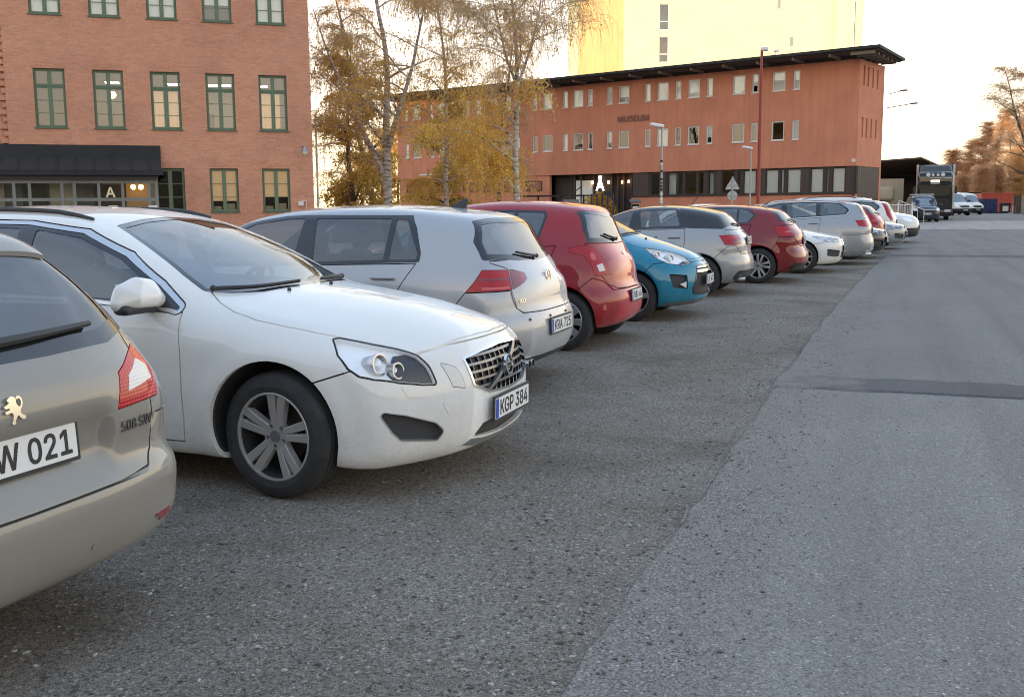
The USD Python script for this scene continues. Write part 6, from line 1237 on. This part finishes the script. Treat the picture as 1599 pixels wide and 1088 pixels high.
LION = [(30, 209), (40, 203), (52, 204), (62, 210), (67, 220), (64, 230), (68, 238), (74, 247), (80, 250), (88, 243), (90, 228), (85, 217), (77, 214), (72, 219), (66, 212), (74, 205), (86, 207), (96, 218), (98, 234), (93, 250), (84, 260), (80, 272), (86, 282), (97, 287), (104, 292), (102, 302), (90, 304), (78, 296), (70, 284), (62, 286), (54, 296), (48, 306), (50, 316), (36, 318), (30, 312), (40, 296), (44, 282), (42, 270), (30, 268), (14, 272), (5, 266), (8, 259), (20, 257), (30, 255), (28, 248), (14, 250), (4, 244), (6, 237), (18, 234), (27, 229), (33, 226), (24, 221), (22, 215)]
def car_estate_beige():
    k = 'estate_beige'
    tg = [(-2.27, 0, 1.03), (-2.20, -.66, 1.03), (-2.24, -.655, .96), (-2.30, -.648, .86), (-2.318, -.652, .76), (-2.318, -.655, .70), (-2.335, -.635, .60), (-2.36, -.566, .553), (-2.38, -.40, .541), (-2.40, 0, .538)]
    def panels(B, g):
        return [sym_panel('tailgate', tg, (-1, 0, 0), g, .35), side_panel_through('rear_bumper', [(-1.6, .5), (-1.68, .68), (-1.9, .74), (-2.30, .72), (-2.32, .60), (-2.37, .54), (-2.8, .545), (-2.8, -.1), (-1.3, -.1), (-1.3, .4)], g)] + \
            door_panels([[(.80, .94), (.86, .7), (.82, .28), (-.38, .28), (-.42, .6), (-.45, 1.05)], [(-.47, 1.05), (-.44, .6), (-.40, .28), (-.95, .28), (-1.05, .5), (-1.16, .75), (-1.22, 1.1)]], g)
    def overlays(B):
        rc = prism(symm([(-2.36, 0, .785), (-2.35, -.412, .772), (-2.35, -.385, .625), (-2.36, -.36, .600), (-2.37, 0, .60)]), (-1, 0, 0), .3, 0, .02)
        return [('rear_reflector', B.band(-.004, .006, both(prism([(-2.355, -.590, .368), (-2.323, -.701, .366), (-2.305, -.717, .336), (-2.329, -.640, .331)], (-.75, -.66, 0), .3))), 'lens_dark_red')]
    F = dict(name='estate_car', paint='beige_paint', rim='five', trim='black_gloss', overlays=overlays,
        dlo=[(.86, .95), (.5, 1.16), (.1, 1.31), (-.3, 1.365), (-1.1, 1.36), (-1.7, 1.30), (-1.95, 1.18), (-2.02, 1.08), (-.5, 1.02), (.4, .98)], panes=[[(.55, 1.0), (.45, 1.13), (.08, 1.28), (-.30, 1.335), (-.34, 1.05)], [(-.46, 1.06), (-.43, 1.335), (-1.09, 1.33), (-1.10, 1.07)], [(-1.19, 1.08), (-1.19, 1.32), (-1.66, 1.27), (-1.88, 1.16), (-1.93, 1.10)]],
        winds=[(.22, 0, 1.40), (.25, .5, 1.36), (.55, .6, 1.22), (.9, .68, 1.03), (1.04, .45, 1.02), (1.1, 0, 1.02)],
        rwin=[(-2.0, 0, 1.36), (-1.96, -.40, 1.345), (-1.93, -.535, 1.325), (-2.0, -.62, 1.227), (-2.07, -.675, 1.133), (-2.15, -.705, 1.02), (-2.235, -.545, .990), (-2.283, -.231, .988), (-2.29, 0, .988)], rwin_frit=.055,
        lamps=[('tail_light', 'lens_red', [(-2.345, -.443, .772), (-2.310, -.493, .894), (-2.209, -.690, .968), (-2.235, -.735, .93), (-2.265, -.735, .86), (-2.285, -.725, .80), (-2.296, -.715, .778)], (-.85, -.5, .15)),
            ('reversing_lamp', 'lens_clear', [(-2.316, -.505, .818), (-2.295, -.535, .875), (-2.24, -.640, .922), (-2.248, -.690, .892), (-2.270, -.690, .84)], (-.85, -.5, .15), 'inlay'),
            ('headlight', 'lens_clear', [(2.1, .5, .8), (1.75, .78, .86), (1.8, .82, .7), (2.25, .5, .65)], (.7, .7, .1))], panels=panels, seats=(-.05, -1.0))
    SPEC[k]['carve'] = lambda f, X, Y, Z: f + .038 * sstep(.425, .385, np.abs(Y)) * sstep(.60, .635, Z) * sstep(.79, .772, Z) * (X < -2)
    t, B = make_car(k, 'beige metallic estate car, cropped at the left edge, its tail towards us', 'car', F, 'cars parked in a row beside the road')
    P, n = surf(B, (-2.36, 0, .712), (-1, 0, 0), .004); plate(t, P, (-1, 0, .06), 'NJW 021')
    P, n = surf(B, (-2.345, 0, .855), (-1, 0, 0), .002)
    lion = Polygon([((x - 52) * .00074, (261 - y) * .00074) for x, y in LION]).buffer(0).buffer(.0012).buffer(-.0012)
    obj('emblem', place(flat(lion, .007), P, (-1, 0, .12)), 'chrome', t, smooth=False)
    P, n = surf(B, (-2.335, -.545, .712), (-1, -.1, 0), .001); obj('model_badge', place(words('508 SW', .037, .005, .95), P, (-1, -.14, .03)), 'dark_chrome', t)
    wiper(t, B, [(-2.26, 0, 1.045), (-2.25, -.2, 1.05), (-2.215, -.476, 1.06)], (-1, 0, .5), r=.014)
    for y_ in (-.62, -.25, .25, .62): P, n = surf(B, (-2.38, y_, .36), (-1, y_ * .4, 0), .001); obj('parking_sensor', trimesh.creation.cylinder(.012, .004).apply_transform(trimesh.geometry.align_vectors([0, 0, 1], n)).apply_translation(P), 'beige_paint', t, smooth=40)
    rails(t, B, .1, -1.7, .52, 'satin_metal', .03); mirrors(t, B, (.55, .97, 1.0), 'beige_paint')
    sp_ = B.band(-.002, .012, prism(symm([(-1.93, 0, 1.40), (-1.90, -.5, 1.37), (-2.02, -.50, 1.335), (-2.05, 0, 1.335)]), (-.2, 0, 1), .2)); obj('roof_spoiler', shaded(sp_), 'beige_paint', t)
    return t
# ---------------------------------------------------------------- street furniture, far vehicles, small things
def lamp_post(label, loc, h, head_dir, posters):
    t = thing('street_lamp', label, 'street lamp', loc, 0)
    obj('pole', tube([(0, 0, -.1), (0, 0, h * .45), (0, 0, h)], [.06, .055, .04], 10), 'galvanised', t, smooth=40)
    d = np.array([math.cos(math.radians(head_dir)), math.sin(math.radians(head_dir))])
    obj('lamp_head', tm(rbox(.62, .26, .15, .05).rotate([0, -8, head_dir]).translate([d[0] * .24, d[1] * .24, h + .05])), 'lamp_head', t, smooth=40)
    if posters:
        R = np.random.default_rng(5)
        for k in range(14):
            z = 1.2 + k * .16 + R.uniform(-.05, .05); obj('sticker', tm(m3.Manifold.cylinder(R.uniform(.07, .13), .0635, .0635, 12, True).translate([0, 0, z])), ['white_wood', 'black_trim', 'galvanised'][int(R.integers(3))], t, smooth=40)
    return t
lamp_post('grey street lamp with a sticker covered pole in front of the terracotta building', (-9.6, 45.0, gz(45)), 4.75, 215, True)
lamp_post('thin street lamp nearer to the red pole with a clean pole', (-8.2, 64.0, gz(64)), 4.65, 215, False)
t = thing('flag_pole', 'tall thin red pole standing between the two street lamps and the corner', 'pole', (-5.0, 41.5, gz(41.5))); obj('pole', tube([(0, 0, -.1), (0, 0, 7.3)], [.075, .05], 12), 'pole_red', t, smooth=40); obj('floodlight', tm(rbox(.28, .2, .16, .05, (.12, -.08, 7.28))), 'lamp_head', t, smooth=40)
t = thing('flag_pole', 'white thin pole beside the corner of the brick building', 'pole', (-24.25, 40.6, gz(40))); obj('pole', tube([(0, 0, -.1), (0, 0, 5.4)], [.05, .04], 10), 'lamp_head', t, smooth=40); obj('pole_cap', trimesh.creation.icosphere(2, .06).apply_translation((0, 0, 5.42)), 'lamp_head', t, smooth=True)
t = thing('road_sign', 'triangular and round road signs seen from behind, below the red pole', 'road sign', (-5.93, 40.95, gz(41)))
obj('post', tube([(0, 0, -.1), (0, 0, 2.45)], .03, 8), 'galvanised', t, smooth=40)
tri = Polygon([(-.25, 0), (.25, 0), (0, .44)]).buffer(.02); obj('triangle_plate', place(flat(tri, .004), (0, .04, 1.98), (.14, -1, 0)), 'sign_back', t); obj('round_plate', place(flat(Polygon([(.19 * math.cos(a), .19 * math.sin(a)) for a in np.linspace(0, 6.283, 32, endpoint=False)]), .004), (0, .04, 1.72), (.14, -1, 0)), 'sign_back', t)
for z in (2.12, 1.7): obj('clamp', box(-.2, -.01, z, .2, .035, z + .04), 'galvanised', t)
t = thing('parking_meter', 'dark parking ticket machine with a small hood by the entrance shrub', 'ticket machine', (-11.0, 46.0, gz(46)), 20)
obj('body', tm(rbox(.36, .26, 1.35, .04, (0, 0, .75))), 'black_paint', t, smooth=40); obj('hood', tm(hull([(-.24, -.2, 1.50), (.24, -.2, 1.50), (.24, .2, 1.62), (-.24, .2, 1.62)], .02)), 'black_trim', t, smooth=40); obj('front_panel', box(-.13, -.14, .75, .13, -.132, 1.32), 'plate_white', t); obj('screen', box(-.07, -.148, 1.08, .07, -.142, 1.24), 'black_trim', t)
# white steel fence with posts at the corner of the terracotta building
t = thing('white_fence', 'white steel bar fence around a stair at the corner', 'fence', (-2.9, 65.6, .29), 21)
for k in range(6): obj('post', box(k * .85 - .04, -.04, 0, k * .85 + .04, .04, 1.65 - (.0 if k < 3 else .3)), 'fence_white', t)
for z in (.25, 1.2): obj('rail', box(.05, -.02, z, 4.2, .02, z + .05), 'fence_white', t)
for k in range(40): obj('bar', box(.07 + k * .105 - .009, -.012, .30, .07 + k * .105 + .009, .012, 1.2), 'fence_white', t)
t = thing('stair_rail', 'white stair handrail sloping down beside the loading bay', 'railing', (.3, 72, .3), 10); obj('rail', tube([(0, 0, 1.5), (1.6, 0, .9), (2.4, 0, .9)], .03, 6), 'fence_white', t); [obj('baluster', tube([(k * .4, 0, 0), (k * .4, 0, 1.45 - k * .13)], .018, 6), 'fence_white', t) for k in range(5)]
# loading bay with a dark roof beyond
plaster('shed_roof', (.10, .07, .05), .25)
t = thing('loading_bay', 'open loading bay with dark pitched roof and cream wall behind the corner', 'shed', (-1.6, 88, .4), 5)
obj('roof', hull([(-9, -3, 4.15), (4.1, -3, 4.75), (6.4, 6, 4.2), (-9, 10, 4.3), (-9, -3, 4.3), (3.4, -3, 5.0)], .06) and tm(hull([(-9, -3, 3.9), (3.2, -3, 4.65), (6.6, 3, 3.6), (6.6, 12, 3.6), (-9, 12, 4.0), (-9, 12, 4.2), (3.2, 12, 4.8)], .08)), 'shed_roof', t)
obj('back_wall', box(-9, 9, -.2, 6, 9.3, 3.7), 'dark_wood', t); obj('cream_wall', box(-6, -2.2, -.2, 2.1, -1.9, 3.15), 'cream_wall', t); obj('awning', tm(rbox(2.2, .5, 1.1, .4, (0.3, -2.5, 2.0))), 'cream_wall', t, smooth=40)
for x in (-8.5, -3, 3.9): obj('column', box(x, -2.6, -.2, x + .2, -2.4, 4.3), 'dark_wood', t)
for k in range(7): obj('ceiling_lamp', tm(rbox(.35, .12, .08, .03, (.2 + k * .55, 0 + k * .7, 3.75))), 'lamp_white', t)
# truck: box body behind a dark cab facing us
def truck():
    t = thing('truck', 'black lorry with roof spotlights and a tall box body, facing us', 'truck', (2.85, 83.5, gz(83)), -2)
    obj('box_body', box(-1.27, 1.0, .95, 1.27, 9.5, 4.12), 'grey_trim', t)
    for s in (-1, 1): obj('corner_post', box(s * 1.27 - .08, .93, .95, s * 1.27 + .08, 1.0, 4.14), 'fence_white', t)
    cab = rbox(2.44, 2.2, 2.75, .16, (0, 0, 1.98)); obj('cab', tm(cab - m3.Manifold.cube([2.04, .2, .86]).translate([-1.02, -1.2, 1.78])), 'black_paint', t, smooth=40)
    obj('windscreen', box(-1.03, -1.075, 1.77, 1.03, -1.05, 2.65), 'windscreen_glass', t); obj('cab_interior', box(-1.02, -.98, 1.76, 1.02, -.94, 2.66), 'liner', t)
    obj('wind_deflector', tm(hull([(-1.1, -.95, 3.36), (1.1, -.95, 3.36), (-1.1, .9, 3.36), (1.1, .9, 3.36), (-1.05, .9, 4.05), (1.05, .9, 4.05), (-.9, .2, 3.95), (.9, .2, 3.95)], .05)), 'black_trim', t, smooth=30)
    obj('sun_visor', tm(hull([(-1.15, -1.12, 2.72), (1.15, -1.12, 2.72), (-1.15, -1.3, 2.62), (1.15, -1.3, 2.62)], .03)), 'black_gloss', t, smooth=40)
    obj('roof_bar', tube([(-1.1, -1.15, 3.1), (-1.1, -1.22, 3.42), (-1.0, -1.22, 3.5), (1.0, -1.22, 3.5), (1.1, -1.22, 3.42), (1.1, -1.15, 3.1), (-1.1, -1.15, 3.1)], .03, 6), 'chrome', t, smooth=40)
    for x, r in ((-.5, .15), (-.17, .1), (.17, .1), (.5, .15)): obj('spotlight', tm(m3.Manifold.cylinder(.1, r, r * .8, 20).rotate([90, 0, 0]).translate([x, -1.2, 3.3])), 'lamp_head', t, smooth=40)
    obj('roof_sign', tm(rbox(.62, .08, .15, .05, (0, -1.12, 2.86))), 'sign_white', t)
    obj('grille', box(-.95, -1.115, .85, .95, -1.098, 1.62), 'black_trim', t); [obj('grille_bar', box(-.9, -1.135, .95 + k * .15, .9, -1.117, .99 + k * .15), 'black_gloss', t) for k in range(5)]
    obj('bumper', tm(rbox(2.46, .35, .5, .1, (0, -1.05, .55))), 'black_paint', t, smooth=40)
    for s in (-1, 1):
        obj('headlight', tm(rbox(.42, .06, .2, .03, (s * .92, -1.215, .68))), 'lens_clear', t, smooth=40)
        x = sub(t, 'door_mirror'); obj('mirror_cap', tm(rbox(.2, .16, .55, .05, (s * 1.42, -1.0, 2.2))), 'black_trim', x, smooth=40); obj('mirror_arm', tube([(s * 1.2, -1.0, 2.5), (s * 1.42, -1.0, 2.45)], .02, 6), 'black_trim', x)
    for y in (-.1, 5.5, 6.8):
        for s in (-1, 1): add_wheel(t, s * 1.02, y, .5, .5, .3, .29, 'seven', 'satin_metal', 1, False)
    return t
# wheels are built along y; for the truck turn them with a rotated parent
def add_wheel_x(t, x, y, z, R, w, rr, mat, s):
    tyre, rim, disc, back, cap, nuts = wheel_meshes(R, w, rr, 'seven', False); wx = sub(t, 'wheel', (x, y, z), -90 if s > 0 else 90)
    obj('tyre', tyre, 'tyre', wx, smooth=40); obj('rim', rim, mat, wx, smooth=35); obj('hub_back', back, 'liner', wx)
_aw = add_wheel
def add_wheel(t, x, y, z, R, w, rr, style, rim_mat, side, near=True, steer=0, label=None):
    if 'truck' in str(t.GetPath()): return add_wheel_x(t, x, y, z, R, w, rr, rim_mat, 1 if x > 0 else -1)
    return _aw(t, x, y, z, R, w, rr, style, rim_mat, side, near, steer, label)
truck()
# vans: the same smooth-field builder with a tall profile
SPEC['small_van'] = dict(L=4.4, W=1.83, H=1.85, xf=1.3, xr=-1.4, rw=.32, ra=.36, zb=.2, top=[(1.9, .2), (2.12, .24), (2.19, .45), (2.18, .7), (2.1, .9), (1.9, 1.03), (1.45, 1.13), (1.2, 1.2), (.75, 1.55), (.5, 1.72), (.25, 1.79), (-.4, 1.84), (-1.4, 1.83), (-2.0, 1.78), (-2.12, 1.7), (-2.17, 1.2), (-2.2, .7), (-2.19, .4), (-2.05, .22), (-1.9, .2)],
    belt=[(-2.4, 1.1), (0, 1.08), (2.4, .95)], lean=.14, lean2=.06)
SPEC['people_carrier'] = dict(SPEC['small_van']); SPEC['people_carrier'].update(H=1.66, top=[(x_, z_ if z_ < .6 else .6 + (z_ - .6) * .835) for x_, z_ in SPEC['small_van']['top']], belt=[(-2.4, .98), (0, .97), (2.4, .86)], lean=.2)
SPEC['big_van'] = dict(L=5.6, W=2.0, H=2.35, xf=1.9, xr=-1.6, rw=.35, ra=.4, zb=.25, top=[(2.4, .25), (2.7, .3), (2.79, .5), (2.78, .8), (2.7, 1.02), (2.5, 1.16), (2.2, 1.28), (2.0, 1.4), (1.5, 1.95), (1.25, 2.15), (.95, 2.27), (.3, 2.33), (-1.5, 2.34), (-2.6, 2.3), (-2.72, 2.2), (-2.78, 1.2), (-2.79, .6), (-2.7, .3), (-2.5, .25)],
    belt=[(-2.8, 1.3), (0, 1.28), (2.8, 1.1)], lean=.12, lean2=.03)
def van(kind, label, paint_, pose, big=False, rack=False, group=None):
    s = 1.25 if big else 1.0; L2 = SPEC[kind]['L'] / 2
    if big: F = dict(dlo=[(2.0, 1.22), (1.62, 1.75), (1.35, 1.95), (.75, 1.98), (.75, 1.28)], panes=[[(1.9, 1.28), (1.58, 1.72), (1.33, 1.90), (.80, 1.92), (.80, 1.33)]], winds=[(1.35, 0, 2.10), (1.4, .55, 2.05), (1.75, .75, 1.68), (2.0, .85, 1.40), (2.15, .5, 1.34), (2.2, 0, 1.34)],
        lamps=[('headlight', 'lamp_bowl', [(2.35, -.92, 1.12), (2.6, -.72, 1.05), (2.7, -.6, .85), (2.55, -.8, .82), (2.4, -.93, .92)], (.75, -.62, .2)), ('tail_light', 'lens_red', [(-2.6, .95, 1.3), (-2.78, .85, 1.3), (-2.78, .85, .8), (-2.6, .95, .8)], (-.8, .6, 0))], openings=[('grille', 'black_trim', [(2.78, 0, .98), (2.77, -.5, .96), (2.78, -.5, .78), (2.79, 0, .76)], (1, 0, 0), None, -.03)])
    else: F = dict(dlo=[(1.3, 1.06), (.85, 1.45), (.55, 1.62), (.0, 1.66), (.0, 1.08)], panes=[[(1.2, 1.1), (.82, 1.42), (.53, 1.58), (.05, 1.61), (.05, 1.12)]], winds=[(.6, 0, 1.68), (.66, .5, 1.63), (.92, .66, 1.42), (1.2, .76, 1.19), (1.3, .5, 1.17), (1.34, 0, 1.17)],
        lamps=[('headlight', 'lamp_bowl', [(1.7, -.85, .98), (1.95, -.72, .95), (2.08, -.6, .8), (1.95, -.75, .74), (1.78, -.87, .8)], (.75, -.62, .2)), ('tail_light', 'lens_red', [(-2.05, .85, 1.3), (-2.15, .75, 1.3), (-2.18, .75, .8), (-2.05, .87, .8)], (-.8, .6, 0))], openings=[('grille', 'black_trim', [(2.16, 0, .80), (2.14, -.5, .78), (2.16, -.55, .45), (2.18, 0, .42)], (1, 0, 0), None, -.03)])
    if kind == 'people_carrier': F['winds'] = [(x_, y_, .6 + (z_ - .6) * .835) for x_, y_, z_ in F['winds']]; zs = lambda q: [(x_, .6 + (z_ - .6) * .835) for x_, z_ in q]; F['dlo'] = zs(F['dlo'][:3] + [(-1.9, 1.64), (-2.0, 1.12), (.0, 1.08)]); F['panes'] = [zs(F['panes'][0]), zs([(-.05, 1.12), (-.05, 1.60), (-1.0, 1.59), (-1.0, 1.13)]), zs([(-1.1, 1.13), (-1.1, 1.59), (-1.82, 1.58), (-1.9, 1.15)])]; F['lamps'] = [(a_, b_, [(x_, y_, .6 + (z_ - .6) * .835) for x_, y_, z_ in c_], d_) for a_, b_, c_, d_ in F['lamps']]; F['openings'] = []
    F.update(name='van' if kind != 'people_carrier' else 'people_carrier', paint=paint_, rim='five', pose=pose[:3], trim='black_trim', glass=['car_glass'], panels=lambda B, g: door_panels([[(x * (1.27 if big else 1), z * (1.18 if big else 1)) for x, z in [(1.25, 1.0), (1.2, .3), (.02, .3), (-.03, 1.05)]]], g), dash_x=1.0 if not big else 1.6)
    t, B = make_car(kind, label, 'van', F, group, near=False, h=.05)
    UsdGeom.Xformable(t).GetOrderedXformOps()[0].Set(Gf.Vec3d(pose[0], pose[1], float(gz(pose[1]))))
    P, n = surf(B, (L2, 0, .55), (1, 0, 0), .01); plate(t, P, (1, 0, 0), 'BXL 271' if not big else 'CNH 604')
    if kind == 'people_carrier': rails(t, B, .1, -1.8, .6, 'black_trim', .04)
    mirrors(t, B, (1.0 * s + (.55 if big else 0), SPEC[kind]['W'] / 2 + .08, 1.15 * s), 'black_trim', scale=1.3)
    if paint_ == 'white_paint': obj('lower_cladding', shaded(B.band(-.004, .006, side_panel_through('x', [(3, .1), (3, .70 if big else .56), (-3, .52 if big else .3), (-3, .1)], 0)[1] - U_arch(B))), 'black_trim', t)
    if rack: [obj('roof_bar', tm(rbox(.06, 1.5, .05, .02, (x, 0, 1.875))), 'lamp_head', t) for x in (.1, -.6)]
    return t
def U_arch(B):
    sp = B.sp; return m3.Manifold.batch_boolean([cyl_y(ax, sp['rw'] + .02, sp['ra'], -2, 2) for ax in (sp['xf'], sp['xr'])], m3.OpType.Add)
van('small_van', 'dark navy delivery van with roof bars, facing us in front of the lorry', 'navy_paint', (1.85, 77.5, -82), rack=True)
van('big_van', 'white van with black lower body, nearest of the pair beside the lorry', 'white_paint', (5.1, 112, -58), True)
van('big_van', 'white van parked just beyond the other white van beside the lorry', 'white_paint', (7.0, 123, -58), True)
# skips, containers, low wall, fence at the far end
def container(name, label, cat_, loc, rz, L, D, H, mat, ribs=12):
    t = thing(name, label, cat_, loc, rz); obj('shell', box(-L / 2, 0, .15, L / 2, D, H), mat, t)
    for k in range(ribs): obj('rib', box(-L / 2 + (k + .25) * L / ribs, -.06, .2, -L / 2 + (k + .75) * L / ribs, -.002, H - .1), mat, t)
    obj('top_rail', box(-L / 2 - .05, -.1, H - .1, L / 2 + .05, -.062, H + .02), mat, t); [obj('skid', box(x - .1, 0, 0, x + .1, D, .148), 'black_trim', t) for x in (-L / 3, L / 3)]
    return t
simple('grey_boards', (.23, .21, .18), .85); simple('container_red', (.42, .06, .03), .55); simple('container_blue', (.012, .022, .09), .5)
R_ = np.random.default_rng(9)
container('red_container', 'orange red shipping container with pale lettering behind the blue skip', 'container', (12.0, 141, .46), 8, 3.6, 6, 2.5, 'container_red')
c_ = thing('container_marks', 'white marks', 'sign', (0, 0, 0)) if False else None
for k, x in enumerate((10.9, 11.4, 12.6, 13.0)): pass
container('blue_skip', 'dark blue waste skip standing before the red container', 'skip', (10.4, 136, .46), 8, 2.5, 3, 1.75, 'container_blue', 6)
t = thing('waste_bin', 'black wheeled bin with a white front right of the blue skip', 'bin', (12.3, 134, .46)); obj('body', tm(hull([(-.45, -.4, .15), (.45, -.4, .15), (.45, .4, .15), (-.45, .4, .15), (-.55, -.5, 1.1), (.55, -.5, 1.1), (.55, .5, 1.1), (-.55, .5, 1.1)], .04)), 'black_trim', t, smooth=40); obj('lid', tm(rbox(1.2, 1.1, .12, .05, (0, 0, 1.2))), 'black_trim', t, smooth=40); obj('front_panel', box(-.3, -.56, .3, .3, -.52, .9), 'white_wood', t)
t = thing('low_shed', 'low brown shed with flat roof at the end of the road', 'shed', (6.5, 150, .46), 3); obj('wall', box(-1, 0, 0, 4.2, 5, 2.5), 'beige_wall', t); obj('roof', box(-1.2, -.3, 2.5, 4.4, 5.3, 2.72), 'roof_felt', t); [obj('panel', box(-.9 + k * 1.0, -.03, .1, -.05 + k * 1.0, -.002, 2.4), 'beige_wall', t) for k in range(5)]
t = thing('board_fence', 'weathered grey board fence along the right edge of the yard', 'fence', (13.6, 130, .46), -90)
for k in range(120): obj('board', box(k * .42, -.02 + .012 * (k % 3), 0, k * .42 + .39, .02 + .012 * (k % 3), 2.0 + .08 * R_.uniform()), 'grey_boards' , t)
for z in (.4, 1.6): obj('rail', box(0, .05, z, 50.4, .10, z + .1), 'grey_boards', t)
t = thing('board_fence', 'short brown board fence turned across the end of the yard', 'fence', (13.0, 132, .46), 0)
for k in range(14): obj('board', box(k * .26, -.02, 0, k * .26 + .24, .02, 2.1), 'brown_wood', t)
t = thing('bike_shelter', 'dark framed bicycle shelter with a blue frame left of the middle birch', 'shelter', (-20.5, 61, .27), -10)
obj('roof', box(-1.5, -1, 1.9, 3.4, 1, 1.98), 'black_trim', t); [obj('post', box(x - .04, -.9, 0, x + .04, -.82, 1.9), 'black_trim', t) for x in (-1.4, .2, 1.8, 3.3)]; obj('panel', box(1.9, -.88, .5, 3.0, -.84, 1.7), 'galvanised', t)
for k in range(3): obj('bike_stand', tube([(3.9 + k * .35, -1, 0), (3.9 + k * .35, -1, 2.0), (4.6 + k * .35, -1, 2.0), (4.6 + k * .35, -1, 0)], .05, 6), 'container_blue', t)
t = thing('low_wall', 'low beige concrete wall with green panel beside the brick building', 'wall', (-33, 70, .2), 10); obj('wall', box(0, 0, 0, 9, .3, 1.55), 'beige_wall', t); obj('coping', box(-.05, -.05, 1.552, 9.05, .35, 1.62), 'beige_wall', t); obj('panel', box(6.1, -.05, .3, 7.3, -.002, 1.6), 'green_wood', t)
# ---------------------------------------------------------------- put the row together, then the ends of it
def lift(t):
    ops = UsdGeom.Xformable(t).GetOrderedXformOps(); p = ops[0].Get(); ops[0].Set(Gf.Vec3d(p[0], p[1], float(gz(p[1]))))
for f in (car_estate_white, car_hatch_silver, car_hatch_red, car_hatch_blue, car_hatch_two_tone, car_hatch_dark_red, car_saloon_white, car_estate_grey, car_estate_beige): lift(f())
lift(car_saloon_white('black saloon, only its nose showing beyond the grey estate', 'KEL 55B'.replace('B', '2'), False, False, .045, dict(paint='black_paint', pose=(-2.43, 28.5, -4))))
lift(car_hatch_dark_red('hatch_dark_red', 'small bright red hatchback beyond the black nose, tail to the road', near=False, h=.05, text='TFU 219', F=dict(paint='red_paint', pose=(-2.28, 31.2, 176))))
lift(car_saloon_white('silver grey saloon, its nose showing past the small red hatchback', 'UGM 803', False, False, .045, dict(paint='grey_paint', pose=(-1.9, 34, -4))))
v_ = car_estate_grey('white estate with tall upright red tail lights, tail to the road', 'PAO 447', False, .05, dict(paint='white_paint', pose=(-2.2, 36.8, 176)), True); lift(v_)
van('people_carrier', 'white people carrier with black roof rails and dark lower bumper, nose to the road', 'white_paint', (-1.3, 39.4, -4), group='cars parked in a row beside the road')
for i, (x, y) in enumerate(((-52, 118), (-48.6, 119), (-45.5, 120), (-42.2, 121))):
    o = dup(stage.GetPrimAtPath('/World/saloon_car'), (x, y, .5), 70, 'far white parked car seen between brick building and birch', 'far parked cars between the brick building and the birch')
# ---------------------------------------------------------------- loose stones and fallen leaves on the gravel
def scatter():
    R = np.random.default_rng(12); pi = UsdGeom.PointInstancer.Define(stage, '/World/loose_stones'); keys(pi.GetPrim(), 'loose stones scattered over the parking ground', 'stones', None, 'stuff')
    protos = []
    for k in range(3):
        m = trimesh.creation.icosphere(1, 1.0); m.vertices *= (.45 + 1.0 * meshkit.noise(m.vertices * 2.3 + 9 * k, k))[:, None] * [1.25, .8, .5]
        obj('stone', m, ['stone_grey', 'stone_pale', 'stone_dark'][k], '/World/loose_stones'); protos.append('/World/loose_stones/stone' + ('' if k == 0 else '_%03d' % k))
    n = 15000; y = 1.6 + 15 * R.random(n) ** 1.7; x = np.where(R.random(n) < .86, -.9 - 4.5 * R.random(n) ** 1.2, -.9 + 3.5 * R.random(n)); sz = .0028 + .0075 * R.random(n) ** 4; sz = np.where(x > -.85, sz * .55, sz)
    m = 3500; ye_ = 2.2 + 14 * R.random(m) ** 1.6; xe_ = np.array([float(edge(v)) for v in ye_]) + .16 + .22 * R.normal(size=m); x = np.concatenate([x, xe_]); y = np.concatenate([y, ye_]); sz = np.concatenate([sz, .0022 + .005 * R.random(m) ** 3]); n += m
    pi.CreatePrototypesRel().SetTargets([Sdf.Path(p) for p in protos]); pi.CreateProtoIndicesAttr(Vt.IntArray([int(v) for v in R.choice(3, n, p=[.5, .2, .3])]))
    zz = gz(y) + np.where(x > -.85, np.where(y > 8.4, .013, .005), 0) + sz * .25
    pi.CreatePositionsAttr(Vt.Vec3fArray.FromNumpy(np.stack([x, y, zz], 1).astype(np.float32))); pi.CreateScalesAttr(Vt.Vec3fArray.FromNumpy(np.repeat(sz[:, None], 3, 1).astype(np.float32)))
    a = R.uniform(0, np.pi, n); pi.CreateOrientationsAttr(Vt.QuathArray([Gf.Quath(float(math.cos(v)), 0, 0, float(math.sin(v))) for v in a]))
    n = 420; y = 1.8 + 18 * R.random(n) ** 1.5; x = -.9 - 4 * R.random(n) ** 1.1 + .6 * R.random(n)
    C = np.stack([x, y, gz(y) + .018], 1); L = leaves_mesh(C, .016, R); L.vertices[:, 2] = np.clip(np.repeat(gz(y), 4) + .004 + (L.vertices[:, 2] - np.repeat(C[:, 2], 4)) * .25 + .008, None, 99)
    obj('fallen_leaves', L, 'leaf_litter', None, label='small brown fallen leaves lying on the parking ground', category='leaves', kind='stuff')
simple('stone_grey', (.20, .195, .19), .9); simple('stone_pale', (.34, .325, .30), .9); simple('stone_dark', (.075, .070, .065), .9); simple('leaf_litter', (.07, .05, .03), .9)
scatter()
